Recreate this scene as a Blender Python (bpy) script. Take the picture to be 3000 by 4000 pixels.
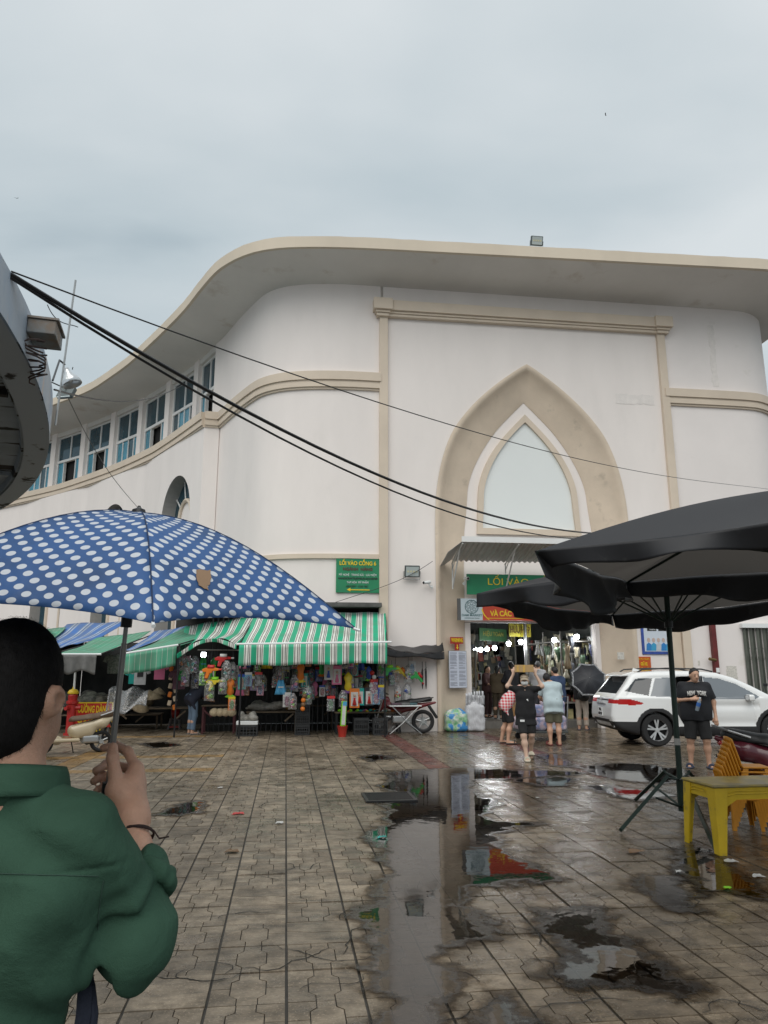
import bpy, bmesh, math, random
import numpy as np
from mathutils import Vector, Matrix, Euler
for o in list(bpy.data.objects): bpy.data.objects.remove(o)
random.seed(7)
scene = bpy.context.scene
col = scene.collection
# ------------------------------------------------------------------ camera, sky, sun, exposure
# world axes: X runs along the market's front wall, Y goes into the building, Z up
YAW = math.radians(7.5)
FPX = 2850.0
PITCH = math.atan(613 / FPX)
CAMH = 1.65
CAM = Vector((-4.05, -20.16, CAMH))
cd = bpy.data.cameras.new('camera'); cam = bpy.data.objects.new('camera', cd); col.objects.link(cam)
cd.sensor_fit = 'VERTICAL'; cd.sensor_height = 36.0; cd.lens = 36.0 * FPX / 4000.0
cd.clip_start = 0.05; cd.clip_end = 2000
cam.location = CAM; cam.rotation_euler = (math.pi / 2 + PITCH, 0, -YAW)
scene.camera = cam
world = bpy.data.worlds.new('World'); scene.world = world; world.use_nodes = True
def build_world():
    nt = world.node_tree; nt.nodes.clear(); N = nt.nodes.new; L = nt.links.new
    out = N('ShaderNodeOutputWorld'); bg = N('ShaderNodeBackground'); bg.inputs['Strength'].default_value = 0.1
    sky = N('ShaderNodeTexSky'); sky.sky_type = 'NISHITA'; sky.sun_disc = False
    sky.sun_elevation = math.radians(52); sky.sun_rotation = math.radians(205); sky.dust_density = 4; sky.air_density = 2
    tc = N('ShaderNodeTexCoord'); sep = N('ShaderNodeSeparateXYZ'); L(tc.outputs['Generated'], sep.inputs[0])
    # even overcast: brighter towards the zenith
    elev = N('ShaderNodeMapRange'); elev.inputs['From Min'].default_value = 0.0; elev.inputs['From Max'].default_value = 0.72
    L(sep.outputs['Z'], elev.inputs['Value'])
    div = N('ShaderNodeMath'); div.operation = 'ADD'; div.inputs[1].default_value = 0.25; L(sep.outputs['Z'], div.inputs[0])
    vd = N('ShaderNodeVectorMath'); vd.operation = 'DIVIDE'; L(tc.outputs['Generated'], vd.inputs[0])
    cmb = N('ShaderNodeCombineXYZ'); L(div.outputs[0], cmb.inputs[0]); L(div.outputs[0], cmb.inputs[1]); cmb.inputs[2].default_value = 1
    L(cmb.outputs[0], vd.inputs[1])
    n1 = N('ShaderNodeTexNoise'); n1.inputs['Scale'].default_value = 1.35; n1.inputs['Detail'].default_value = 7; n1.inputs['Roughness'].default_value = 0.45
    n1.inputs['Distortion'].default_value = 0.25
    mp = N('ShaderNodeMapping'); mp.inputs['Location'].default_value = (5.3, 1.9, 0.0); mp.inputs['Scale'].default_value = (0.8, 1.2, 1); L(vd.outputs[0], mp.inputs['Vector'])
    L(mp.outputs[0], n1.inputs['Vector'])
    ns = N('ShaderNodeMapRange'); ns.inputs['From Min'].default_value = 0.32; ns.inputs['From Max'].default_value = 0.70
    ns.inputs['To Min'].default_value = 0.0; ns.inputs['To Max'].default_value = 0.80; L(n1.outputs['Fac'], ns.inputs['Value'])
    e2 = N('ShaderNodeMath'); e2.operation = 'MULTIPLY'; e2.inputs[1].default_value = 0.42; L(elev.outputs[0], e2.inputs[0])
    ad = N('ShaderNodeMath'); ad.operation = 'ADD'; L(e2.outputs[0], ad.inputs[0]); L(ns.outputs[0], ad.inputs[1])
    cr = N('ShaderNodeValToRGB'); el = cr.color_ramp.elements
    el[0].position = 0.12; el[0].color = (0.345, 0.435, 0.495, 1); el[1].position = 0.95; el[1].color = (0.74, 0.79, 0.815, 1)
    e = el.new(0.45); e.color = (0.545, 0.625, 0.668, 1)
    L(ad.outputs[0], cr.inputs[0])
    sc = N('ShaderNodeVectorMath'); sc.operation = 'SCALE'; sc.inputs['Scale'].default_value = 7.5; L(cr.outputs[0], sc.inputs[0])
    mx = N('ShaderNodeMix'); mx.data_type = 'RGBA'; mx.inputs['Factor'].default_value = 0.95
    L(sky.outputs[0], mx.inputs['A']); L(sc.outputs[0], mx.inputs['B'])
    L(mx.outputs['Result'], bg.inputs['Color']); L(bg.outputs[0], out.inputs[0])
build_world()
sd = bpy.data.lights.new('sun', 'SUN'); sun = bpy.data.objects.new('sun', sd); col.objects.link(sun)
sd.energy = 1.5; sd.angle = math.radians(70); sd.color = (1, 0.96, 0.90)
sun.rotation_euler = Vector((0.30, 0.72, -0.95)).to_track_quat('-Z', 'Y').to_euler()
vs = scene.view_settings; vs.view_transform = 'Standard'; vs.look = 'None'; vs.exposure = 0.36; vs.gamma = 1.0; vs.use_curve_mapping = False
scene.render.engine = 'CYCLES'
scene.cycles.max_bounces = 8; scene.cycles.transparent_max_bounces = 12

# ------------------------------------------------------------------ pixel -> place helpers
_s, _c = math.sin(PITCH), math.cos(PITCH)
_cy, _sy = math.cos(YAW), math.sin(YAW)
def c2w(x, y, z=0.0):           # camera-aligned metres (x right, y ahead, z above ground) -> world
    return Vector((CAM.x + x * _cy + y * _sy, CAM.y - x * _sy + y * _cy, z))
def ray(px, py):
    dx = (px - 1500) / FPX; dy = (2000 - py) / FPX
    x, y, z = dx, _c - _s * dy, _s + _c * dy
    return Vector((x * _cy + y * _sy, -x * _sy + y * _cy, z))
def at_z(px, py, z):
    r = ray(px, py); t = (z - CAMH) / r.z; return CAM + r * t
def gnd(px, py): return at_z(px, py, 0.0)
def at_v(px, py, v=0.0):        # point on the vertical plane Y = v
    r = ray(px, py); t = (v - CAM.y) / r.y; return CAM + r * t
def at_d(px, py, d):            # point at d metres straight ahead of the camera
    dx = (px - 1500) / FPX; dy = (2000 - py) / FPX
    y = _c - _s * dy; t = d / y; return CAM + ray(px, py) * t
def loc_d(px, py, d):           # the same in camera-aligned metres
    dx = (px - 1500) / FPX; dy = (2000 - py) / FPX
    y = _c - _s * dy; t = d / y
    return Vector((dx * t, d, CAMH + (_s + _c * dy) * t))

# ------------------------------------------------------------------ materials
MATS = {}
def mat(name, color=(.5, .5, .5), rough=.6, metal=0., var=0., vscale=6., color2=None, bump=0., bscale=40., emit=None, estr=0., spec=None,
        coat=0., objrand=0., trans=0., stain=None, stscale=1.5, stlo=.5, sthi=.65, rvar=0., stretch=None, alpha=1.):
    if name in MATS: return MATS[name]
    m = bpy.data.materials.new(name); m.use_nodes = True; MATS[name] = m
    nt = m.node_tree; N = nt.nodes.new; L = nt.links.new
    b = nt.nodes['Principled BSDF']
    b.inputs['Roughness'].default_value = rough; b.inputs['Metallic'].default_value = metal
    if spec is not None: b.inputs['Specular IOR Level'].default_value = spec
    if coat: b.inputs['Coat Weight'].default_value = coat; b.inputs['Coat Roughness'].default_value = .05
    if trans: b.inputs['Transmission Weight'].default_value = trans
    b.inputs['Alpha'].default_value = alpha
    c4 = (*color, 1)
    b.inputs['Base Color'].default_value = c4
    last = None
    tc = N('ShaderNodeTexCoord'); vec = tc.outputs['Object']
    if stretch:
        mp = N('ShaderNodeMapping'); mp.inputs['Scale'].default_value = stretch; L(vec, mp.inputs['Vector']); vec = mp.outputs[0]
    def noise(scale, detail=5):
        n = N('ShaderNodeTexNoise'); n.inputs['Scale'].default_value = scale; n.inputs['Detail'].default_value = detail
        n.inputs['Roughness'].default_value = .6; L(vec, n.inputs['Vector']); return n
    def mixrgb(fac, A, B):
        x = N('ShaderNodeMix'); x.data_type = 'RGBA'
        if isinstance(fac, (int, float)): x.inputs['Factor'].default_value = fac
        else: L(fac, x.inputs['Factor'])
        for nm, v in (('A', A), ('B', B)):
            if isinstance(v, tuple): x.inputs[nm].default_value = v
            else: L(v, x.inputs[nm])
        return x.outputs['Result']
    cur = c4
    if var or color2:
        n = noise(vscale)
        c2 = (*color2, 1) if color2 else tuple(max(0, v * (1 - var)) for v in color) + (1,)
        rm = N('ShaderNodeMapRange'); rm.inputs['From Min'].default_value = .35; rm.inputs['From Max'].default_value = .65; L(n.outputs['Fac'], rm.inputs['Value'])
        cur = mixrgb(rm.outputs[0], cur, c2)
    if stain:
        n = noise(stscale, 7)
        rm = N('ShaderNodeMapRange'); rm.inputs['From Min'].default_value = stlo; rm.inputs['From Max'].default_value = sthi; L(n.outputs['Fac'], rm.inputs['Value'])
        cur = mixrgb(rm.outputs[0], cur, (*stain, 1))
    if objrand:
        oi = N('ShaderNodeObjectInfo'); hs = N('ShaderNodeHueSaturation')
        rm = N('ShaderNodeMapRange'); rm.inputs['To Min'].default_value = 1 - objrand; rm.inputs['To Max'].default_value = 1 + objrand
        L(oi.outputs['Random'], rm.inputs['Value']); L(rm.outputs[0], hs.inputs['Value'])
        if isinstance(cur, tuple): hs.inputs['Color'].default_value = cur
        else: L(cur, hs.inputs['Color'])
        cur = hs.outputs[0]
    if not isinstance(cur, tuple): L(cur, b.inputs['Base Color'])
    if rvar:
        n = noise(vscale * 1.7)
        rm = N('ShaderNodeMapRange'); rm.inputs['From Min'].default_value = .35; rm.inputs['From Max'].default_value = .65
        rm.inputs['To Min'].default_value = max(.02, rough - rvar); rm.inputs['To Max'].default_value = min(1, rough + rvar)
        L(n.outputs['Fac'], rm.inputs['Value']); L(rm.outputs[0], b.inputs['Roughness'])
    if bump:
        n = noise(bscale, 6); bp = N('ShaderNodeBump'); bp.inputs['Strength'].default_value = bump; bp.inputs['Distance'].default_value = .02
        L(n.outputs['Fac'], bp.inputs['Height']); L(bp.outputs[0], b.inputs['Normal'])
    if emit: b.inputs['Emission Color'].default_value = (*emit, 1); b.inputs['Emission Strength'].default_value = estr
    return m

# ------------------------------------------------------------------ meshes and things
class MB:
    def __init__(s): s.v = []; s.f = []; s.mi = []; s.cur = 0
    def add(s, vs, fs):
        o = len(s.v); s.v += [tuple(v) for v in vs]
        for f in fs: s.f.append([o + i for i in f]); s.mi.append(s.cur)
        return s
    def box(s, x0, x1, y0, y1, z0, z1):
        return s.add([(x0, y0, z0), (x1, y0, z0), (x1, y1, z0), (x0, y1, z0), (x0, y0, z1), (x1, y0, z1), (x1, y1, z1), (x0, y1, z1)],
                     [(0, 3, 2, 1), (4, 5, 6, 7), (0, 1, 5, 4), (1, 2, 6, 5), (2, 3, 7, 6), (3, 0, 4, 7)])
    def cbox(s, c, d, rot=None):
        x, y, z = d[0] / 2, d[1] / 2, d[2] / 2
        vs = [Vector((a * x, b * y, e * z)) for e in (-1, 1) for (a, b) in ((-1, -1), (1, -1), (1, 1), (-1, 1))]
        if rot is not None:
            R = rot if isinstance(rot, Matrix) else Euler(rot).to_matrix()
            vs = [R @ v for v in vs]
        c = Vector(c)
        return s.add([v + c for v in vs], [(0, 3, 2, 1), (4, 5, 6, 7), (0, 1, 5, 4), (1, 2, 6, 5), (2, 3, 7, 6), (3, 0, 4, 7)])
    def tube(s, pts, r, n=8, cap=True, flat=None):
        pts = [Vector(p) for p in pts]; k = len(pts)
        rs = r if isinstance(r, (list, tuple)) else [r] * k
        up = None; rings = []
        for i, p in enumerate(pts):
            t = (pts[min(i + 1, k - 1)] - pts[max(i - 1, 0)]).normalized()
            if up is None:
                up = Vector((0, 0, 1)) if abs(t.z) < .9 else Vector((1, 0, 0))
            a = t.cross(up)
            if a.length < 1e-5: a = t.orthogonal()
            a.normalize(); b = a.cross(t).normalized(); up = b
            rings.append([p + (a * math.cos(2 * math.pi * j / n) + b * math.sin(2 * math.pi * j / n) * (flat or 1)) * rs[i] for j in range(n)])
        vs = [v for R in rings for v in R]
        fs = [(i * n + j, i * n + (j + 1) % n, (i + 1) * n + (j + 1) % n, (i + 1) * n + j) for i in range(k - 1) for j in range(n)]
        if cap: fs += [tuple(range(n - 1, -1, -1)), tuple((k - 1) * n + j for j in range(n))]
        return s.add(vs, fs)
    def lathe(s, prof, n=16, c=(0, 0, 0), axis='z', cap=True):
        vs = []
        for r, h in prof:
            for j in range(n):
                a = 2 * math.pi * j / n
                p = (r * math.cos(a), r * math.sin(a), h)
                if axis == 'y': p = (p[0], p[2], p[1])
                if axis == 'x': p = (p[2], p[0], p[1])
                vs.append((p[0] + c[0], p[1] + c[1], p[2] + c[2]))
        k = len(prof)
        fs = [(i * n + j, i * n + (j + 1) % n, (i + 1) * n + (j + 1) % n, (i + 1) * n + j) for i in range(k - 1) for j in range(n)]
        if cap: fs += [tuple(range(n - 1, -1, -1)), tuple((k - 1) * n + j for j in range(n))]
        return s.add(vs, fs)
    def prism(s, poly, fn):        # poly: 2d outline, fn(a, b, side 0/1) -> 3d point
        n = len(poly)
        vs = [fn(a, b, 0) for a, b in poly] + [fn(a, b, 1) for a, b in poly]
        fs = [tuple(range(n - 1, -1, -1)), tuple(range(n, 2 * n))] + [(i, (i + 1) % n, n + (i + 1) % n, n + i) for i in range(n)]
        return s.add(vs, fs)
    def sheet(s, fn, nu, nv, closed=False):
        vs = [fn(i / (nu - (0 if closed else 1)) if nu > 1 else 0, j / (nv - 1)) for i in range(nu) for j in range(nv)]
        fs = [(i * nv + j, ((i + 1) % nu) * nv + j, ((i + 1) % nu) * nv + j + 1, i * nv + j + 1) for i in range(nu if closed else nu - 1) for j in range(nv - 1)]
        return s.add(vs, fs)
    def build(s, name, m, parent=None, smooth=False, fix=True, thick=0., bevel=0., loc=None, rot=None, sub=0, auto=None):
        me = bpy.data.meshes.new(name); me.from_pydata(s.v, [], s.f)
        ms = m if isinstance(m, (list, tuple)) else [m]
        for x in ms: me.materials.append(x)
        if len(ms) > 1: me.polygons.foreach_set('material_index', s.mi)
        if fix:
            bm = bmesh.new(); bm.from_mesh(me); bmesh.ops.recalc_face_normals(bm, faces=bm.faces); bm.to_mesh(me); bm.free()
        if smooth: me.polygons.foreach_set('use_smooth', [True] * len(me.polygons))
        me.update()
        o = bpy.data.objects.new(name, me); col.objects.link(o); o.parent = parent
        if loc is not None: o.location = loc
        if rot is not None: o.rotation_euler = rot
        if thick: md = o.modifiers.new('thick', 'SOLIDIFY'); md.thickness = thick; md.offset = 0
        if bevel: md = o.modifiers.new('bevel', 'BEVEL'); md.width = bevel; md.segments = 2; md.limit_method = 'ANGLE'
        if sub: md = o.modifiers.new('sub', 'SUBSURF'); md.levels = sub; md.render_levels = sub
        if auto is not None:
            me.polygons.foreach_set('use_smooth', [True] * len(me.polygons))
            me.set_sharp_from_angle(angle=math.radians(auto))
        return o
def tag(o, label, cat, group=None, kind=None):
    o['label'] = label; o['category'] = cat
    if group: o['group'] = group
    if kind: o['kind'] = kind
    return o
def thing(name, label, cat, loc=(0, 0, 0), rz=0., group=None):
    o = bpy.data.objects.new(name, None); col.objects.link(o); o.location = loc; o.rotation_euler = (0, 0, rz); o.empty_display_size = .2
    return tag(o, label, cat, group)
def struct(o, kind='structure'): o['kind'] = kind; return o
def copy_tree(o, parent=None):
    kids = [c for c in bpy.data.objects if c.parent == o] if parent is None else [c for c in o.children]
    c = o.copy(); col.objects.link(c)
    if parent is not None: c.parent = parent
    for k in o.children: copy_tree(k, c)
    return c
def text(name, body, size, m, parent, loc, rot=(math.pi / 2, 0, 0), width=None, ext=.004, bold=.0, shear=0., align='CENTER', space=1.):
    cu = bpy.data.curves.new(name, 'FONT'); cu.body = body; cu.size = size; cu.extrude = ext; cu.align_x = align; cu.align_y = 'CENTER'
    cu.offset = bold; cu.shear = shear; cu.space_character = space; cu.resolution_u = 3
    t = bpy.data.objects.new('tmp', cu); col.objects.link(t)
    dg = bpy.context.evaluated_depsgraph_get(); dg.update()
    me = bpy.data.meshes.new_from_object(t.evaluated_get(dg)); bpy.data.objects.remove(t)
    me.materials.clear(); me.materials.append(m)
    if width and len(me.vertices):
        xs = [v.co.x for v in me.vertices]; w = max(xs) - min(xs); k = width / w
        for v in me.vertices: v.co.x *= k
    o = bpy.data.objects.new(name, me); col.objects.link(o); o.parent = parent; o.location = loc; o.rotation_euler = rot
    return o

# ------------------------------------------------------------------ implicit surfaces (bodies, cloth, bags, car)
def s_cap(a, b, ra, rb=None):
    rb = ra if rb is None else rb
    def f(P):
        A = np.array(a, np.float32); D = np.array(b, np.float32) - A; q = P - A
        t = np.clip((q @ D) / max(1e-9, float(D @ D)), 0, 1)
        return np.linalg.norm(q - t[..., None] * D, axis=-1) - (ra + (rb - ra) * t)
    f.bb = (np.minimum(np.array(a) - ra, np.array(b) - rb), np.maximum(np.array(a) + ra, np.array(b) + rb)); return f
def s_ell(c, r, rot=None):
    R = np.array(Euler(rot).to_matrix(), np.float32) if rot else np.eye(3, dtype=np.float32)
    rr = np.array(r, np.float32)
    def f(P):
        q = (P - np.array(c, np.float32)) @ R
        k0 = np.linalg.norm(q / rr, axis=-1); k1 = np.linalg.norm(q / (rr * rr), axis=-1)
        return k0 * (k0 - 1) / np.maximum(k1, 1e-6)
    m = max(r); f.bb = (np.array(c) - m, np.array(c) + m); return f
def s_box(c, h, rad=.02, rot=None):
    R = np.array(Euler(rot).to_matrix(), np.float32) if rot else np.eye(3, dtype=np.float32)
    hh = np.array(h, np.float32) - rad
    def f(P):
        q = np.abs((P - np.array(c, np.float32)) @ R) - hh
        return np.linalg.norm(np.maximum(q, 0), axis=-1) + np.minimum(q.max(-1), 0) - rad
    m = float(np.linalg.norm(h)); f.bb = (np.array(c) - m, np.array(c) + m); return f
def s_union(fs, k=.03):
    def f(P):
        d = None
        for g in fs:
            e = g(P)
            if d is None: d = e
            elif k <= 0: d = np.minimum(d, e)
            else:
                h = np.clip(.5 + .5 * (d - e) / k, 0, 1); d = d + (e - d) * h - k * h * (1 - h)
        return d
    f.bb = (np.min([g.bb[0] for g in fs], 0), np.max([g.bb[1] for g in fs], 0)); return f
def s_cut(f0, p, n):            # keep the side opposite to n
    nn = np.array(n, np.float32); nn = nn / np.linalg.norm(nn)
    def f(P): return np.maximum(f0(P), (P - np.array(p, np.float32)) @ nn)
    f.bb = f0.bb; return f
def s_sub(f0, f1):
    def f(P): return np.maximum(f0(P), -f1(P))
    f.bb = f0.bb; return f
def s_rough(f0, amp, freq=20., seed=0., aniso=(1, 1, 1)):
    def f(P):
        q = P * np.array(aniso, np.float32) * freq + seed
        w = np.sin(q[..., 0] + 1.7 * np.sin(q[..., 1] * .7 + .9)) * np.sin(q[..., 1] * .9 + 1.3 * np.sin(q[..., 2] * .8)) + .5 * np.sin(q[..., 2] * 1.7 + 1.1 * np.sin(q[..., 0] * 1.3 + seed))
        return f0(P) + amp * w
    f.bb = f0.bb; return f
def surf(f, vox, pad=.03, bb=None):
    lo, hi = bb if bb is not None else f.bb
    lo = np.array(lo) - pad - vox; hi = np.array(hi) + pad + vox
    n = np.maximum(3, np.ceil((hi - lo) / vox).astype(int) + 1)
    ax = [lo[i] + vox * np.arange(n[i]) for i in range(3)]
    D = np.empty(tuple(n), np.float32)
    step = max(1, int(400000 // (n[1] * n[2])))
    YY, ZZ = np.meshgrid(ax[1], ax[2], indexing='ij')
    for i in range(0, n[0], step):
        xs = ax[0][i:i + step]
        P = np.empty((len(xs), n[1], n[2], 3), np.float32); P[..., 0] = xs[:, None, None]; P[..., 1] = YY; P[..., 2] = ZZ
        D[i:i + step] = f(P)
    D[0] = D[-1] = 1; D[:, 0] = D[:, -1] = 1; D[:, :, 0] = D[:, :, -1] = 1
    D = np.where(np.abs(D) < 1e-7, 1e-7, D)
    S = D < 0
    cs = [S[a:n[0] - 1 + a, b:n[1] - 1 + b, c:n[2] - 1 + c] for a in (0, 1) for b in (0, 1) for c in (0, 1)]
    cnt = sum(c_.astype(np.int8) for c_ in cs); act = (cnt > 0) & (cnt < 8)
    idx = np.full(act.shape, -1, np.int64); I = np.argwhere(act); idx[act] = np.arange(len(I))
    acc = np.zeros((len(I), 3)); num = np.zeros(len(I))
    cor = np.array([(a, b, c) for a in (0, 1) for b in (0, 1) for c in (0, 1)])
    for i in range(8):
        for j in range(i + 1, 8):
            if np.abs(cor[i] - cor[j]).sum() != 1: continue
            A = I + cor[i]; B_ = I + cor[j]
            da = D[A[:, 0], A[:, 1], A[:, 2]].astype(float); db = D[B_[:, 0], B_[:, 1], B_[:, 2]].astype(float)
            m_ = (da < 0) != (db < 0); t = np.where(m_, da / np.where(m_, da - db, 1), 0)
            acc += np.where(m_[:, None], cor[i] + t[:, None] * (cor[j] - cor[i]), 0); num += m_
    V = lo + vox * (I + acc / np.maximum(num, 1)[:, None])
    Fc = []
    for axn in range(3):
        a1, a2 = [(1, 2), (2, 0), (0, 1)][axn]
        sl0 = [slice(None)] * 3; sl1 = [slice(None)] * 3; sl0[axn] = slice(0, n[axn] - 1); sl1[axn] = slice(1, n[axn])
        ch = S[tuple(sl0)] != S[tuple(sl1)]
        E = np.argwhere(ch); E = E[(E[:, a1] > 0) & (E[:, a2] > 0)]
        if not len(E): continue
        ins = S[E[:, 0], E[:, 1], E[:, 2]]
        def g(o1, o2):
            q = E.copy(); q[:, a1] -= o1; q[:, a2] -= o2
            return idx[q[:, 0], q[:, 1], q[:, 2]]
        q = np.stack([g(1, 1), g(0, 1), g(0, 0), g(1, 0)], 1)
        q[~ins] = q[~ins][:, ::-1]; Fc.append(q)
    Fc = np.concatenate(Fc) if Fc else np.zeros((0, 4), int)
    return V, Fc[(Fc >= 0).all(1)]
def mesh_np(name, V, Fq, m, parent=None, smooth=True, loc=None, rot=None):
    me = bpy.data.meshes.new(name)
    me.vertices.add(len(V)); me.vertices.foreach_set('co', np.asarray(V, np.float32).ravel())
    k = Fq.shape[1]
    me.loops.add(Fq.size); me.loops.foreach_set('vertex_index', np.asarray(Fq, np.int32).ravel())
    me.polygons.add(len(Fq)); me.polygons.foreach_set('loop_start', np.arange(0, Fq.size, k, dtype=np.int32))
    me.update(calc_edges=True); me.validate()
    if smooth: me.polygons.foreach_set('use_smooth', [True] * len(me.polygons))
    for x in (m if isinstance(m, (list, tuple)) else [m]): me.materials.append(x)
    o = bpy.data.objects.new(name, me); col.objects.link(o); o.parent = parent
    if loc is not None: o.location = loc
    if rot is not None: o.rotation_euler = rot
    return o
def blob(name, f, vox, m, parent=None, bb=None, loc=None, rot=None):
    V, Q = surf(f, vox, bb=bb)
    return mesh_np(name, V, Q, m, parent, True, loc, rot)
# ================================================================== GROUND
def ground_material(name, base, dark, wetbase=.0):
    m = bpy.data.materials.new(name); m.use_nodes = True; nt = m.node_tree; N = nt.nodes.new; L = nt.links.new
    b = nt.nodes['Principled BSDF']
    g = N('ShaderNodeNewGeometry'); pos = g.outputs['Position']
    def noise(scale, detail=6, vec=pos, rough=.62):
        n = N('ShaderNodeTexNoise'); n.inputs['Scale'].default_value = scale; n.inputs['Detail'].default_value = detail; n.inputs['Roughness'].default_value = rough
        L(vec, n.inputs['Vector']); return n.outputs['Fac']
    def rng(v, a, b_, c=0., d=1.):
        r = N('ShaderNodeMapRange'); r.inputs['From Min'].default_value = a; r.inputs['From Max'].default_value = b_; r.inputs['To Min'].default_value = c; r.inputs['To Max'].default_value = d
        L(v, r.inputs['Value']); return r.outputs[0]
    def mix(f, A, B, t='MIX'):
        x = N('ShaderNodeMix'); x.data_type = 'RGBA'; x.blend_type = t
        if isinstance(f, float): x.inputs['Factor'].default_value = f
        else: L(f, x.inputs['Factor'])
        for nm, v in (('A', A), ('B', B)):
            if isinstance(v, tuple): x.inputs[nm].default_value = v
            else: L(v, x.inputs[nm])
        return x.outputs['Result']
    fine = rng(noise(38, 4), .3, .7); mid = rng(noise(5.5, 8), .40, .62); big = rng(noise(.62, 6), .42, .60)
    # streaky scuffs dragged across the paving
    mp = N('ShaderNodeMapping'); mp.inputs['Scale'].default_value = (1.0, 5.0, 1); mp.inputs['Rotation'].default_value = (0, 0, .9); L(pos, mp.inputs['Vector'])
    scuff = rng(noise(2.2, 8, mp.outputs[0], .7), .50, .68)
    spk = rng(noise(75, 2), .58, .70)
    c = mix(fine, (*base, 1), tuple(v * .72 for v in base) + (1,))
    c = mix(mid, c, tuple(v * .62 for v in dark) + (1,)) if False else mix(mid, c, (*dark, 1))
    sc = N('ShaderNodeMath'); sc.operation = 'MULTIPLY'; sc.inputs[1].default_value = .80; L(scuff, sc.inputs[0])
    c = mix(sc.outputs[0], c, (.062, .055, .043, 1))
    sp = N('ShaderNodeMath'); sp.operation = 'MULTIPLY'; sp.inputs[1].default_value = .65; L(spk, sp.inputs[0])
    c = mix(sp.outputs[0], c, tuple(min(1, v * 1.35) for v in base) + (1,))
    # wetter towards the parasols on the right, drier near the stalls on the left
    sx = N('ShaderNodeSeparateXYZ'); L(pos, sx.inputs[0])
    side = rng(sx.outputs['X'], -4.2, -.4); a = N('ShaderNodeMath'); a.operation = 'MULTIPLY_ADD'; a.inputs[1].default_value = .75; L(side, a.inputs[0])
    b3 = N('ShaderNodeMath'); b3.operation = 'MULTIPLY'; b3.inputs[1].default_value = .62; L(big, b3.inputs[0]); L(b3.outputs[0], a.inputs[2])
    wet = rng(a.outputs[0], .15, 1.0)
    wm = N('ShaderNodeMath'); wm.operation = 'MULTIPLY'; wm.inputs[1].default_value = .74; L(wet, wm.inputs[0])
    c = mix(wm.outputs[0], c, mix(1.0, c, (.32, .30, .27, 1), 'MULTIPLY'))
    ri = N('ShaderNodeObjectInfo'); hs = N('ShaderNodeHueSaturation'); L(c, hs.inputs['Color'])
    isl = N('ShaderNodeMath'); isl.operation = 'ADD'; L(ri.outputs['Random'], isl.inputs[0]); L(g.outputs['Random Per Island'], isl.inputs[1])
    fr = N('ShaderNodeMath'); fr.operation = 'FRACT'; L(isl.outputs[0], fr.inputs[0])
    L(rng(fr.outputs[0], 0, 1, .74, 1.2), hs.inputs['Value']); L(hs.outputs[0], b.inputs['Base Color'])
    rr = N('ShaderNodeMath'); rr.operation = 'SUBTRACT'
    L(rng(noise(3.1, 6), .35, .65, .30, .62), rr.inputs[0]); w2 = N('ShaderNodeMath'); w2.operation = 'MULTIPLY'; w2.inputs[1].default_value = .24; L(wet, w2.inputs[0]); L(w2.outputs[0], rr.inputs[1])
    L(rr.outputs[0], b.inputs['Roughness'])
    bp = N('ShaderNodeBump'); bp.inputs['Strength'].default_value = .35; bp.inputs['Distance'].default_value = .006
    L(noise(45, 6), bp.inputs['Height']); L(bp.outputs[0], b.inputs['Normal'])
    MATS[name] = m; return m
M_SLAB = ground_material('paving concrete', (.385, .31, .226), (.16, .126, .088))
M_SLABR = ground_material('paving red', (.30, .105, .085), (.20, .08, .065))
M_SLABO = ground_material('paving ochre', (.40, .24, .085), (.24, .15, .07))
M_GROUT = mat('paving grout', (.06, .054, .045), .6, var=.4, vscale=3)
g = MB(); g.add([(-420, -420, -.022), (420, -420, -.022), (420, 420, -.022), (-420, 420, -.022)], [(0, 1, 2, 3)])
ground = struct(g.build('ground', mat('far ground', (.12, .11, .095), .6, var=.4, vscale=.2, rvar=.2)))
g = MB(); g.add([(-30, -30, -.013), (30, -30, -.013), (30, 20, -.013), (-30, 20, -.013)], [(0, 1, 2, 3)])
g.build('joint_bed', M_GROUT, ground)
TS = .4
def slab_pieces(variant):
    G = .0030
    rnd = random.Random(variant)
    j = lambda: rnd.uniform(-.015, .015)
    a, b_ = .27 + j(), .36 + j(); c_, d_ = 1 - a, 1 - b_
    y1, y2, y3, y4 = .2 + j(), .29 + j(), .71 + j(), .8 + j()
    cen = [(b_, 0), (d_, 0), (d_, y1), (c_, y2), (c_, y3), (d_, y4), (d_, 1), (b_, 1), (b_, y4), (a, y3), (a, y2), (b_, y1)]
    L1 = [(0, 0), (b_, 0), (b_, y1), (a, y2), (a, .5), (0, .5)]
    L2 = [(0, .5), (a, .5), (a, y3), (b_, y4), (b_, 1), (0, 1)]
    R1 = [(1 - x, y) for x, y in L1][::-1]; R2 = [(1 - x, y) for x, y in L2][::-1]
    out = []
    for poly in (cen, L1, L2, R1, R2):
        P = [Vector((x * TS, y * TS)) for x, y in poly]; n = len(P)
        Q = []
        for i in range(n):
            p0, p1, p2 = P[i - 1], P[i], P[(i + 1) % n]
            e1 = (p1 - p0).normalized(); e2 = (p2 - p1).normalized()
            n1 = Vector((-e1.y, e1.x)); n2 = Vector((-e2.y, e2.x)); k = 1 + n1.dot(n2)
            Q.append(p1 + (n1 + n2) / max(k, .3) * G)
        out.append([((q.x - .2) * .974 + .2, (q.y - .2) * .988 + .2) for q in Q])
    return out
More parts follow.
